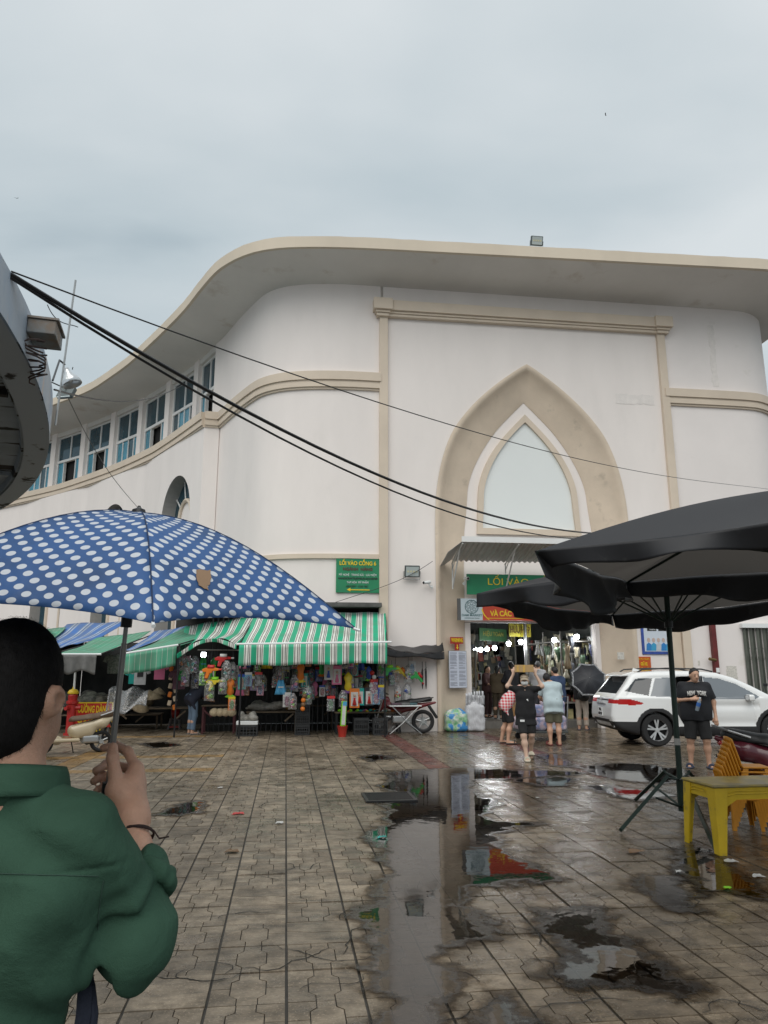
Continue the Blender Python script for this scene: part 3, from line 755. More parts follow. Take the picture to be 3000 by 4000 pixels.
# wing bays follow the piers
def on_bay_z(px, py, p0, p1):
    A = Vector((*p0, 0)); t = (Vector((*p1, 0)) - A).normalized(); nn = Vector((-t.y, t.x, 0)); r = ray(px, py); k = nn.dot(A - CAM) / nn.dot(r); q = CAM + r * k; return (q - A).dot(t), q.z
pts = [(-21.3, 20.8), (-17.05, 17.1), (-13.05, 13.1), (-9.8, 8.95), (off[-1][0], off[-1][1])]
for i in range(len(pts) - 1):
    p0, p1 = pts[i], pts[i + 1]; arch = None
    ln = math.hypot(p1[0] - p0[0], p1[1] - p0[1]); s_, z_ = on_bay_z(692, 1860, pts[3], pts[4])
    arch = (s_ if i == 3 else ln * .5, 1.35, z_ - 1.35 * 1.12)
    bay_panel(p0, p1, 9.7, arch)
# windows between the piers
M_PIER = M_WALL
openings = [1, 2, 0, 1, 1, 0, 1, 0, 1]
for i in range(len(PW) - 1):
    p0 = Vector((*PW[i], 0)); p1 = Vector((*PW[i + 1], 0)); ln = (p1 - p0).length; t = (p1 - p0) / ln; nin = Vector((-t.y, t.x, 0))
    def P(s, d, z): return tuple(p0 + t * s + nin * d + Vector((0, 0, z)))
    def bar(mb, s0, s1, d0, d1, z0, z1):
        mb.add([P(s0, d0, z0), P(s1, d0, z0), P(s1, d1, z0), P(s0, d1, z0), P(s0, d0, z1), P(s1, d0, z1), P(s1, d1, z1), P(s0, d1, z1)],
               [(0, 3, 2, 1), (4, 5, 6, 7), (0, 1, 5, 4), (1, 2, 6, 5), (2, 3, 7, 6), (3, 0, 4, 7)])
    mb = MB(); bar(mb, 0, .42, 0, .5, 10.0, 13.1); mb.build('pier', M_PIER, hall)
    mb = MB(); bar(mb, .42, ln, .05, .5, 12.84, 13.1); mb.build('lintel', M_SOFF, hall)
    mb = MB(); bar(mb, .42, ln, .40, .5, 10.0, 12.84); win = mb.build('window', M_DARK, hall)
    a, b_, zb, zt_, zm = .42, ln, 10.15, 12.84, 11.58
    mb = MB(); fw = .075
    bar(mb, a, a + fw, .16, .3, zb, zt_); bar(mb, b_ - fw, b_, .16, .3, zb, zt_); bar(mb, a, b_, .161, .3, zt_ - fw, zt_ - .002); bar(mb, a, b_, .161, .3, zb, zb + fw); bar(mb, a, b_, .155, .3, zm - .06, zm + .06)
    mid = (a + b_) / 2; bar(mb, mid - .035, mid + .035, .165, .3, zm, zt_ - .01)
    w = b_ - a; cuts = [a + w * .27, a + w * .5, a + w * .73]
    for q_, c_ in enumerate(cuts):
        if openings[i] and q_ == 1: continue
        bar(mb, c_ - .025, c_ + .025, .17, .3, zb + .01, zm)
    mb.build('frame', M_WHITE, win)
    mb = MB(); bar(mb, a + fw, mid - .035, .21, .225, zm + .06, zt_ - fw); mb.build('pane', M_GLASS, win)
    mb = MB(); bar(mb, mid + .035, b_ - fw, .21, .225, zm + .06, zt_ - fw); mb.build('pane', M_GLASS, win)
    ed = [a + fw] + cuts + [b_ - fw]
    for k_ in range(4):
        if openings[i] and k_ in (1, 2): continue
        mb = MB(); bar(mb, ed[k_] + .02, ed[k_ + 1] - .02, .21, .225, zb + fw, zm - .06); mb.build('pane', M_GLASSB if (k_ + i) % 3 != 1 or openings[i] else M_GLASS, win)
    mb = MB(); bar(mb, 0, ln, -.30, .45, 9.95, 10.15); mb.build('window_sill', M_TAN, hall)
# dark rooms behind the openings and the shop under the corner
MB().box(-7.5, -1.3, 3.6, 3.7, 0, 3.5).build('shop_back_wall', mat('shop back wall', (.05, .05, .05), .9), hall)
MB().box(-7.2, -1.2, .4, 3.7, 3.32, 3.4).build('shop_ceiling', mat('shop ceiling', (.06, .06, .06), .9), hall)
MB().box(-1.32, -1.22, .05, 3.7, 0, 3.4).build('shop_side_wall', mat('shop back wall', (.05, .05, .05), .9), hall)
# ================================================================== ENTRANCE HALL AND WHAT HANGS ON THE FRONT
M_METAL = mat('galvanised steel', (.42, .43, .43), .4, metal=.8, var=.2)
M_BLACK = mat('black plastic', (.012, .012, .013), .45)
M_BLKMET = mat('black metal', (.02, .02, .022), .4, metal=.3)
M_RED = mat('red enamel', (.42, .02, .018), .4, var=.15)
M_YEL = mat('yellow lettering', (.78, .56, .02), .5)
M_SIGNG = mat('green sign board', (.012, .23, .10), .5, var=.12, vscale=2)
M_MAROON = mat('maroon lettering', (.12, .03, .025), .6)
M_SIGNW = mat('sign white', (.78, .80, .80), .5)
M_INK = mat('sign ink', (.015, .03, .022), .6)
M_LAMP = mat('lamp glow', (.9, .95, 1), .3, emit=(.92, .97, 1), estr=14)
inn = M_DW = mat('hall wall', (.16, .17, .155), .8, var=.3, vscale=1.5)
room = MB()
HZ = .20
MB().box(.3, 6.0, .75, 9.5, -.05, HZ).build('hall_floor', mat('hall floor', (.17, .16, .145), .5, var=.3, rvar=.2), hall)
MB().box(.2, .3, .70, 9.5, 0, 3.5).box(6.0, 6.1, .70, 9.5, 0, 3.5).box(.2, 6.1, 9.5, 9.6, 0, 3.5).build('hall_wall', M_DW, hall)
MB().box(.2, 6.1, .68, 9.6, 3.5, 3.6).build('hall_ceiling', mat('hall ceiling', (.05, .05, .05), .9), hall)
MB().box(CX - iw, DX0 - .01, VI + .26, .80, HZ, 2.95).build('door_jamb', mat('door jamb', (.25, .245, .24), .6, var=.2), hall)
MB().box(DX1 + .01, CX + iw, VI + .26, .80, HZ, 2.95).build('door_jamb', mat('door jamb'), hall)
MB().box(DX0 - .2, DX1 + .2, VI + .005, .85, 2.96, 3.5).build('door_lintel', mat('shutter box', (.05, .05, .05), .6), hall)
# shop rows inside: shelves and counters each side of the aisle
pal = [(.55, .50, .36), (.62, .62, .60), (.30, .31, .20), (.66, .58, .30), (.14, .15, .17), (.34, .26, .16), (.45, .47, .44), (.10, .16, .10), (.50, .15, .12), (.70, .66, .52), (.07, .08, .16)]
PM = [mat('goods %d' % i, c, .35, var=.35, vscale=9) for i, c in enumerate(pal)]
M_SHELF = mat('shop shelf', (.20, .19, .17), .6, var=.3)
rs = random.Random(21)
for side, x0, x1 in ((-1, .35, 1.6), (1, 4.1, 5.95)):
    t = thing('shop_shelf', 'crowded %s shop shelving inside the market entrance' % ('left' if side < 0 else 'right'), 'shelf', ((x0 + x1) / 2, 1.6 if side < 0 else 1.2, HZ))
    w = (x1 - x0) / 2
    mb = MB()
    for z in (.45, .85): mb.box(-w, w, 0, 4.5, z, z + .04)
    for y in (0, 1.5, 3, 4.46):
        for x in (-w, w - .04): mb.box(x, x + .04, y, y + .04, 0, 2.6)
    mb.box(-w, w, 0, 4.5, 2.25, 2.28)
    mb.build('rack', M_SHELF, t)
    for k in range(90):
        y = rs.uniform(.05, 3.6); z = rs.choice((.49, .49, .89, .0)); ww = rs.uniform(.08, .22); hh = rs.uniform(.08, .3)
        x = rs.uniform(-w + .12, w - .12)
        mb = MB(); mb.cbox((x, y, z + hh / 2 + .001), (ww, rs.uniform(.08, .2), hh), (0, 0, rs.uniform(-.4, .4))); mb.build('package', rs.choice(PM), t, bevel=.012)
    for k in range(130):
        y = rs.uniform(-.15, 4.2) * rs.uniform(.3, 1); x = (rs.uniform(-w, w)); L_ = rs.uniform(.25, .75); ww = rs.uniform(.06, .16); zt2 = rs.uniform(1.5, 2.55)
        mb = MB(); q = rs.uniform(0, 3)
        mb.sheet(lambda a, b_: (x + (a - .5) * ww * (1 + .5 * math.sin(b_ * 5 + q)), y + .02 * math.sin(a * 9 + q), zt2 - b_ * L_), 5, 6)
        mb.build('hanging_packet', rs.choice(PM), t, smooth=True, thick=.02)
# back of the aisle
t = thing('shop_shelf', 'stall of hanging goods closing the far end of the entrance aisle', 'shelf', (3, 8.2, HZ))
MB().box(-2, 2, .2, .25, 0, 2.8).build('backing', M_DW, t)
for k in range(120):
    x = rs.uniform(-1.9, 1.9); z = rs.uniform(.5, 2.6); ww = rs.uniform(.1, .25); hh = rs.uniform(.15, .5)
    mb = MB(); mb.cbox((x, .1, z), (ww, .1, hh), (0, rs.uniform(-.2, .2), 0)); mb.build('packet', rs.choice(PM), t, bevel=.02)
# steel post in the aisle
tag(MB().tube([(3.35, 2.2, HZ), (3.35, 2.2, 3.5)], .05, 10).build('post', M_METAL), 'slim grey steel post rising in the middle of the entrance', 'post')
# lamps: bulb lamps hanging in the hall
LP = [(1858, 2536), (1878, 2535), (1903, 2533), (1932, 2528), (1987, 2511), (2034, 2504), (2165, 2497), (2253, 2484)]
M_LAMPS = mat('bulb glow', (.9, .95, 1), .3, emit=(.92, .97, 1), estr=30)
for i, (px, py) in enumerate(LP):
    d = [26.2, 25.8, 25.2, 24.6, 23.6, 23.0, 22.6, 22.2][i]
    p = at_d(px, py, d)
    lab = ['small bulb lamp farthest along the left shelves, by the arch leg', 'small bulb lamp second farthest along the left shelves', 'small bulb lamp over the middle of the left shelves', 'bulb lamp over the left shelves, next to the green sign',
           'bright bulb lamp hanging below the green shop sign', 'bright bulb lamp hanging below the yellow shop sign', 'bulb lamp hanging right of the steel post', 'bulb lamp hanging by the entrance right jamb'][i]
    t = thing('bulb_lamp', lab, 'lamp', p, 0, 'bulb lamps in the entrance')
    MB().lathe([(.004, -.10), (.05, -.09), (.075, -.04), (.075, .0), (.05, .035)], 12).build('bulb', M_LAMPS, t, smooth=True)
    MB().lathe([(.05, .036), (.03, .08), (.015, .10)], 10).build('socket', M_SIGNW, t)
    MB().tube([(0, 0, .1), (0, 0, max(.12, 3.49 - p.z))], .006, 5).build('cord', M_BLACK, t)
    ld = bpy.data.lights.new('bulb', 'POINT'); ld.energy = 9; ld.shadow_soft_size = .07; lo = bpy.data.objects.new('bulb_light', ld); col.objects.link(lo); lo.parent = t; lo.location = (0, 0, -.14)
# shop signs in the hall
t = thing('shop_sign', 'yellow hanging shop sign with dark red letters in entrance', 'sign', at_d(2030, 2462, 23.2), math.radians(24))
MB().box(-.45, .45, -.02, .02, -.2, .2).build('board', mat('yellow board', (.55, .48, .05), .5, var=.2), t)
text('lettering', 'HỮU HIỆP', .3, M_MAROON, t, (0, -.026, 0), width=.8)
t = thing('shop_sign', 'long dim green shop sign over the left shelves', 'sign', at_d(1925, 2480, 24.4), math.radians(38))
MB().box(-.75, .75, -.02, .02, -.2, .2).build('board', mat('dim green board', (.06, .16, .07), .5, var=.3), t)
text('lettering', 'HIỆU TOÀN', .2, mat('dim gold', (.30, .26, .06), .6), t, (0, -.026, .02), width=1.1)
# ---- corrugated canopy over the door
can = thing('entrance_canopy', 'corrugated metal canopy on white brackets over the entrance', 'canopy', (0, 0, 0))
cz0, cz1 = 4.98, 5.02
def canp(px, py, z): return at_z(px, py, z)
fl = at_z(1725, 2098, 5.05); fr_ = at_z(2610, 2104, 5.05)
yf = -1.35
X0, X1 = .55, 7.1
mb = MB(); nx = 150
mb.sheet(lambda a, b_: (X0 - .55 * (1 - b_) * 0 + (X1 - X0) * a, yf + (-.0 - yf) * b_, 5.0 - .34 * b_ * 1 + .02 * math.sin(a * 2 * math.pi * 42)), 420, 3)
mb.build('corrugated_sheet', mat('corrugated steel', (.52, .52, .52), .5, metal=.4, var=.2, vscale=1), can, thick=.004)
MB().box(X0 - .03, X1 + .03, yf - .05, yf - .008, 4.97, 5.12).build('front_gutter', M_WHITE, can)
for x in (X0, 2.1, 4.0, 5.6, X1):
    mb = MB(); mb.tube([(x, yf, 4.94), (x, -.02, 4.58)], .022, 6); mb.tube([(x, -.05, 3.85), (x, -.05, 4.6)], .02, 6); mb.tube([(x, -.05, 3.9), (x, yf * .72, 4.82)], .022, 6); mb.tube([(x, -.05, 4.4), (x, yf * .4, 4.7)], .015, 6)
    mb.build('bracket', M_WHITE, can)
# left side return sheet
mb = MB(); mb.sheet(lambda a, b_: (X0 - .34 * a, yf + (.0 - yf) * b_ * .98 + .3 * a, 5.0 - .26 * a - .3 * b_), 4, 8); mb.build('side_flap', mat('corrugated steel', ), can, thick=.006)
# ---- signs
t = thing('entrance_sign', 'wide green entrance sign with yellow letters under the canopy', 'sign', (at_v(1823, 2280, -.05).x, -.05, 0))
MB().box(0, 4.3, -.04, .02, 3.70, 4.28).build('board', M_SIGNG, t)
text('lettering', 'LỐI VÀO CỔNG 6', .27, M_YEL, t, (1.85, -.048, 4.06), width=2.5)
text('lettering', 'NGÀNH HÀNG', .2, M_MAROON, t, (1.85, -.048, 3.80), width=1.75)
t = thing('direction_sign', 'green wall sign with yellow arrow beside the pilaster', 'sign', (-2.14, -.03, 0))
MB().box(-.60, .60, -.03, .02, 3.71, 4.65).build('board', M_SIGNG, t)
y = -.038
text('lettering', 'LỐI VÀO CỔNG 6', .15, M_YEL, t, (0, y, 4.52), width=1.02, bold=.004)
text('lettering', 'NGÀNH  HÀNG', .12, M_MAROON, t, (0, y, 4.36), width=.82, bold=.003)
text('lettering', 'MỸ NGHỆ · TRANG SỨC · LƯU NIỆM', .08, M_SIGNW, t, (0, y, 4.20), width=1.04)
text('lettering', 'HANDICRAFTS-JEWELRI-SOUVENIR', .075, M_INK, t, (0, y, 4.10), width=1.1, shear=.3, bold=.002)
text('lettering', 'TẠP HÓA  MỸ PHẨM', .08, M_SIGNW, t, (0, y, 3.99), width=.6)
text('lettering', 'GROCERY · COSI TEIC', .075, M_INK, t, (-.02, y, 3.88), width=.62, shear=.3)
MB().prism([(-.3, 3.79), (-.2, 3.84), (-.2, 3.80), (.33, 3.80), (.33, 3.775), (-.2, 3.775), (-.2, 3.74)], lambda a, b_, s: (a, y - .004 * s, b_)).build('arrow', M_YEL, t)
# market name panel + red banner
t = thing('market_banner', 'red banner with pale round-emblem panel above the doorway', 'banner', (at_v(1800, 2400, -.12).x, -.12, 0))
w0 = .62
MB().box(0, w0, -.02, .06, 2.98, 3.58).build('emblem_panel', mat('pale blue panel', (.50, .58, .62), .5), t)
MB().box(-.09, -.003, -.01, .06, 2.98, 3.58).build('panel_edge', mat('grey edge', (.10, .10, .10), .6), t)
MB().box(w0 + .001, 3.9, -.018, .06, 2.98, 3.58).build('banner_board', mat('banner red', (.52, .055, .022), .5), t)
MB().box(w0 + .14, 3.9, -.024, -.019, 3.03, 3.045).build('stripe', M_YEL, t)
mb = MB(); mb.sheet(lambda a, b_: (w0 - .03 + .2 * a * a + .035 * b_, -.026, 3.3 - a * .315), 12, 2); mb.build('stripe', M_YEL, t)
ink = mat('emblem teal', (.06, .15, .16), .6)
ex, ez = .31, 3.35
mb = MB()
def circ(cx_, cz_, r, n=28): return [(cx_ + r * math.cos(2 * math.pi * i / n), -.024, cz_ + r * math.sin(2 * math.pi * i / n)) for i in range(n + 1)]
mb.tube(circ(ex, ez, .19), .006, 4); mb.tube(circ(ex, ez, .175), .003, 4)
for k in range(8):
    a = math.pi / 4 * k; c_, s_ = math.cos(a), math.sin(a)
    loop = []
    for i in range(13):
        u = i / 12 * 2 * math.pi; r_ = .115 + .05 * math.cos(u); w_ = .035 * math.sin(u) * (1.2 - .4 * math.cos(u))
        loop.append((ex + r_ * c_ - w_ * s_, -.024, ez + r_ * s_ + w_ * c_))
    mb.tube(loop, .004, 4)
    mb.tube([(ex + .13 * c_ + .012 * math.cos(i), -.024, ez + .13 * s_ + .012 * math.sin(i)) for i in range(7)], .004, 4)
    mb.tube([(ex + .02 * math.cos(a), -.024, ez + .02 * math.sin(a)), (ex + .065 * math.cos(a + .5), -.024, ez + .065 * math.sin(a + .5))], .004, 4)
mb.build('emblem', ink, t)
text('lettering', 'DAM MARKET', .085, ink, t, (ex, -.024, 3.115), width=.58, bold=.001)
text('lettering', 'CHỢ ĐẦM NHA TRANG', .035, ink, t, (ex, -.024, 3.035), width=.42)
text('lettering', 'VÀ CÁC', .2, M_YEL, t, (1.15, -.022, 3.16), width=.62, bold=.006)
text('lettering', 'VUI', .2, M_YEL, t, (2.93, -.022, 3.16), width=.30, bold=.006)
# warning sign + notice board on the arch leg
def on_leg(px, py): return at_v(px, py, .22)
p = on_leg(1781, 2500); ry = math.radians(24)
t = thing('warning_sign', 'small red warning sign with yellow arrow above notice board', 'sign', (p.x, .12, 0), ry)
za, zb_ = at_v(1781, 2489, .15).z, at_v(1781, 2515, .15).z
MB().box(-.22, .22, -.015, .01, zb_, za).box(-.07, .07, -.015, .01, zb_ - .18, zb_ - .001).build('board', M_RED, t)
text('lettering', 'WARNING', .15, M_YEL, t, (0, -.02, (za + zb_) / 2), width=.40, bold=.005)
MB().prism([(-.015, zb_ - .02), (.015, zb_ - .02), (.015, zb_ - .09), (.045, zb_ - .09), (0, zb_ - .16), (-.045, zb_ - .09), (-.015, zb_ - .09)], lambda a, b_, s: (a, -.016 - .005 * s, b_)).build('arrow', M_YEL, t)
t = thing('notice_board', 'white two-column notice board on the tan arch leg', 'notice board', (on_leg(1783, 2600).x, .10, 0), ry)
z0, z1 = at_v(1783, 2688, .15).z, at_v(1783, 2542, .15).z
MB().box(-.31, .31, -.02, .01, z0, z1).build('frame', M_METAL, t)
MB().box(-.295, .295, -.025, -.021, z0 + .015, z1 - .015).build('sheet', mat('notice paper', (.62, .66, .76), .5), t)
mb = MB(); rr_ = random.Random(4); zz = z1 - .06
while zz > z0 + .06:
    if rr_.random() > .12:
        for cx_ in (-.15, .15): mb.box(cx_ - .12, cx_ - .12 + rr_.choice((.24, .235, .22, .14)), -.0275, -.026, zz, zz + .008)
    zz -= .019
mb.build('lettering', mat('notice ink', (.18, .19, .24), .7), t)
# blue poster and orange notice by the right pilaster
p0, p1 = at_v(2505, 2440, -.02), at_v(2635, 2556, -.02)
t = thing('blue_poster', 'blue framed poster showing a row of smiling people', 'poster', ((p0.x + p1.x) / 2, -.02, 0))
w = .50; zc0, zc1 = p1.z, 3.55
MB().box(-w, w, -.02, .018, zc0, zc1).build('frame', mat('poster blue', (.05, .10, .42), .4, var=.4, vscale=6), t)
MB().box(-w + .07, w - .07, -.025, -.021, zc0 + .08, zc1 - .05).build('sheet', mat('poster pale', (.66, .72, .80), .4), t)
mb = MB()
for k in range(2): mb.box(-.32 + .34 * k, -.04 + .34 * k, -.03, -.026, zc0 + .66, zc0 + .74)
mb.build('badge', M_BLACK, t)
text('lettering', 'Google Play', .05, M_SIGNW, t, (-.16, -.034, zc0 + .70), width=.18); text('lettering', 'App Store', .05, M_SIGNW, t, (.20, -.034, zc0 + .70), width=.16)
mb = MB(); 
for k in range(4): mb.box(-.3, .3 - .1 * (k % 2), -.03, -.026, zc0 + .80 + .03 * k, zc0 + .81 + .03 * k)
mb.build('lettering', mat('notice ink'), t)
for k in range(5):
    x = -.30 + .15 * k
    MB().prism([(x - .09, zc0 + .10), (x + .09, zc0 + .10), (x + .07, zc0 + .28), (x, zc0 + .33), (x - .07, zc0 + .28)], lambda a, b_, s: (a, -.028 - .003 * s - .0005 * k, b_)).build('printed_figure', mat('poster cloth %d' % (k % 3), [(.03, .22, .55), (.05, .35, .6), (.55, .58, .62)][k % 3], .5), t)
    MB().prism([(x + .05 * math.cos(i * .63), zc0 + .40 + .065 * math.sin(i * .63)) for i in range(10)], lambda a, b_, s: (a, -.029 - .003 * s - .0005 * k, b_)).build('printed_face', mat('poster skin', (.58, .45, .40), .5), t)
p0, p1 = at_v(2488, 2565, -.02), at_v(2543, 2640, -.02)
t = thing('orange_notice', 'small orange notice board with yellow lettering under the blue poster', 'sign', ((p0.x + p1.x) / 2, -.02, 0))
MB().box(-.21, .21, -.015, .018, p1.z - .1, p0.z).build('board', mat('orange board', (.55, .10, .01), .5), t)
text('lettering', 'KHU VỰC', .06, M_YEL, t, (0, -.02, p0.z - .07), width=.34); text('lettering', 'GIỮ XE', .12, M_YEL, t, (0, -.02, p0.z - .21), width=.2, bold=.004); text('lettering', 'HƯỚNG DẪN', .1, M_YEL, t, (0, -.02, p0.z - .36), width=.34, bold=.004)
# red down-pipe and folding shutter at the right
t = thing('drain_pipe', 'dark red square drain pipe running down the white wall', 'pipe', (at_v(2790, 2550, -.06).x, -.08, 0))
MB().box(-.07, .07, -.07, .07, 1.4, 3.4).build('pipe', mat('maroon pipe', (.15, .02, .02), .5, var=.3), t, bevel=.008)
MB().box(-.09, .09, -.09, .07, 1.38, 1.42).build('collar', mat('maroon pipe'), t)
MB().tube([(-.02, -.05, 1.9), (-.25, -.12, 1.93)], .045, 8).build('tap', mat('brass', (.20, .14, .06), .5, metal=.6), t)
MB().box(-.05, .05, -.09, -.072, 1.55, 1.68).build('sticker', M_SIGNW, t)
t = thing('folding_shutter', 'grey green folding metal shutter at the right end', 'shutter', (at_v(2905, 2500, -.03).x + .02, -.04, 0))
M_SH = mat('shutter steel', (.11, .12, .10), .5, metal=.3, var=.3, vscale=3)
for k in range(26):
    x = k * .105
    MB().cbox((x, -.02 + .03 * (k % 2), 1.42), (.085, .02, 2.8), (0, 0, .5 if k % 2 else -.5)).build('slat', M_SH, t)
    mb = MB(); mb.tube([(x, -.06, .4), (x + .1, -.06, .75)], .008, 4); mb.tube([(x, -.06, 1.9), (x + .1, -.06, 2.25)], .008, 4); mb.build('lattice_bar', M_SH, t)
MB().box(-.1, 2.8, -.12, .02, 2.83, 2.95).build('head_rail', M_SIGNW, t)
# ---- floodlights, cameras
def floodlight(label, p, rz=0., tilt=.3, s=1.):
    t = thing('floodlight', label, 'floodlight', p, rz)
    R = (tilt, 0, 0)
    MB().cbox((0, 0, 0), (.42 * s, .10 * s, .32 * s), R).build('housing', mat('floodlight grey', (.10, .12, .12), .4, metal=.4), t, bevel=.012)
    f = MB().cbox(Matrix.Rotation(tilt, 3, 'X') @ Vector((0, -.056 * s, 0)), (.36 * s, .012 * s, .26 * s), R).build('lens', mat('floodlight glass', (.50, .56, .56), .2, spec=.8), t)
    mb = MB()
    for i in range(4): mb.cbox(Matrix.Rotation(tilt, 3, 'X') @ Vector((-.12 * s + .08 * s * i, -.064 * s, 0)), (.05 * s, .004, .05 * s), R)
    mb.build('led', mat('led yellow', (.66, .62, .40), .4), f)
    mb = MB(); mb.tube([(-.23 * s, 0, 0), (-.23 * s, .07 * s, -.22 * s), (.23 * s, .07 * s, -.22 * s), (.23 * s, 0, 0)], .012 * s, 6); mb.build('bracket', M_METAL, t)
    return t
p = at_z(2089, 955, 13.85)
floodlight('large floodlight mounted on the roof edge above the arch', (at_z(2089, 985, 13.62).x, -1.75, 13.86), 0, .35, .85)
floodlight('grey floodlight fixed to the white wall beside the entrance', (at_v(1605, 2235).x, -.2, at_v(1605, 2235).z), 0, .25, 1.0)
def cctv(label, p, rz, tilt):
    t = thing('security_camera', label, 'camera', p, rz)
    Rm = Matrix.Rotation(tilt, 3, 'X')
    mb = MB(); mb.tube([Rm @ Vector((0, .12, 0)), Rm @ Vector((0, -.12, 0))], .045, 12); mb.build('housing', M_SIGNW, t)
    mb = MB(); mb.tube([Rm @ Vector((0, -.121, 0)), Rm @ Vector((0, -.135, 0))], .036, 12); mb.build('lens', M_BLACK, t)
    mb = MB(); mb.tube([(0, .06, -.03), (0, .12, -.12), (0, .17, -.12)], .018, 6); mb.lathe([(.05, 0), (.05, .02)], 10, (0, .17, -.12), 'y'); mb.build('mount', M_SIGNW, t)
cctv('white security camera on the wall left of the arch', at_v(1668, 2275, -.2), math.radians(-60), .15)
cctv('white security camera beside the green entrance sign', at_v(1822, 2260, -.2), math.radians(8), .1)
# clutter painted/patched on the wall: plaster scars
M_SCAR = mat('bare plaster', (.72, .69, .63), .9, var=.3, vscale=20)
def scar(px, py, w_, h_, v, seed, rz=0, m=None):
    p = at_v(px, py, v); e_ = [(-w_ + 2 * w_ * i / 6, -h_) for i in range(6)] + [(w_, -h_ + 2 * h_ * i / 6) for i in range(6)] + [(w_ - 2 * w_ * i / 6, h_) for i in range(6)] + [(-w_, h_ - 2 * h_ * i / 6) for i in range(6)]
    P = ragged(e_, 2, .16, seed)
    mb = MB(); mb.prism([(q.x, q.y) for q in P], lambda a, b_, s: (p.x + a, v - .004 * s, p.z + b_)); mb.build('plaster_patch', m or M_SCAR, hall)
for i, (px, py, w_, h_) in enumerate([(2425, 2562, .10, .10), (2860, 2640, .16, .28), (2730, 2590, .03, .07), (1612, 2640, .05, .16)]): scar(px, py, w_, h_, -.003, 60 + i)
M_PATCH = mat('repaint patch', (.825, .775, .74), .8, var=.1)
for i, (px, py, w_, h_) in enumerate([(2785, 1390, .10, 1.05), (2480, 1560, .62, .16)]): scar(px, py, w_, h_, -.003 - .0005 * i, 80 + i, m=M_PATCH)
# ================================================================== STALLS
def stripe_mat(name, cols, period, axis='X', rough=.6, dirt=.42):
    m = bpy.data.materials.new(name); m.use_nodes = True; nt = m.node_tree; N = nt.nodes.new; L = nt.links.new; b = nt.nodes['Principled BSDF']; b.inputs['Roughness'].default_value = rough
    uv = N('ShaderNodeUVMap'); sp = N('ShaderNodeSeparateXYZ'); L(uv.outputs[0], sp.inputs[0])
    d = N('ShaderNodeMath'); d.operation = 'DIVIDE'; d.inputs[1].default_value = period; L(sp.outputs[axis], d.inputs[0])
    f = N('ShaderNodeMath'); f.operation = 'FRACT'; L(d.outputs[0], f.inputs[0])
    cr = N('ShaderNodeValToRGB'); cr.color_ramp.interpolation = 'CONSTANT'; el = cr.color_ramp.elements
    el[0].position = 0; el[0].color = (*cols[0][1], 1); el[1].position = cols[1][0]; el[1].color = (*cols[1][1], 1)
    for p_, c in cols[2:]:
        e = el.new(p_); e.color = (*c, 1)
    L(f.outputs[0], cr.inputs[0])
    tc = N('ShaderNodeTexCoord'); n = N('ShaderNodeTexNoise'); n.inputs['Scale'].default_value = 2.5; n.inputs['Detail'].default_value = 7; L(tc.outputs['Object'], n.inputs['Vector'])
    r = N('ShaderNodeMapRange'); r.inputs['From Min'].default_value = .4; r.inputs['From Max'].default_value = .75; r.inputs['To Max'].default_value = dirt; L(n.outputs['Fac'], r.inputs['Value'])
    mx = N('ShaderNodeMix'); mx.data_type = 'RGBA'; L(r.outputs[0], mx.inputs['Factor']); L(cr.outputs[0], mx.inputs['A']); mx.inputs['B'].default_value = (.16, .16, .13, 1); L(mx.outputs['Result'], b.inputs['Base Color'])
    MATS[name] = m; return m
GREEN, WHT, BLK = (.012, .40, .22), (.74, .75, .70), (.03, .045, .04)
M_AWN = stripe_mat('green striped canvas', [(0, GREEN), (.40, WHT), (.47, BLK), (.53, WHT), (.70, BLK), (.76, WHT), (.83, BLK), (.89, WHT), (.96, GREEN)], .30)
M_AWNF = stripe_mat('faded green canvas', [(0, (.07, .32, .20)), (.86, (.42, .52, .42)), (.93, (.10, .30, .20))], .13, dirt=.6)
M_AWNB = stripe_mat('blue striped canvas', [(0, (.05, .16, .45)), (.5, (.10, .22, .46)), (.62, (.55, .60, .66)), (.72, (.05, .13, .36)), (.85, (.35, .42, .52))], .26, dirt=.5)
M_TARP = mat('grey tarp', (.16, .16, .155), .6, var=.4, vscale=3)
M_WOOD = mat('weathered wood', (.20, .15, .10), .7, var=.5, vscale=5, stretch=(1, 1, 8))
def cloth(name, fn, nu, nv, m, parent, lu, lv, thick=.004):
    mb = MB(); mb.sheet(fn, nu, nv); o = mb.build(name, m, parent, smooth=True, fix=False)
    me = o.data; uvl = me.uv_layers.new(name='UVMap')
    for poly in me.polygons:
        for li in poly.loop_indices:
            vi = me.loops[li].vertex_index; i, j = divmod(vi, nv); uvl.data[li].uv = (i / (nu - 1) * lu, j / (nv - 1) * lv)
    if thick: md = o.modifiers.new('thick', 'SOLIDIFY'); md.thickness = thick; md.offset = 0
    return o
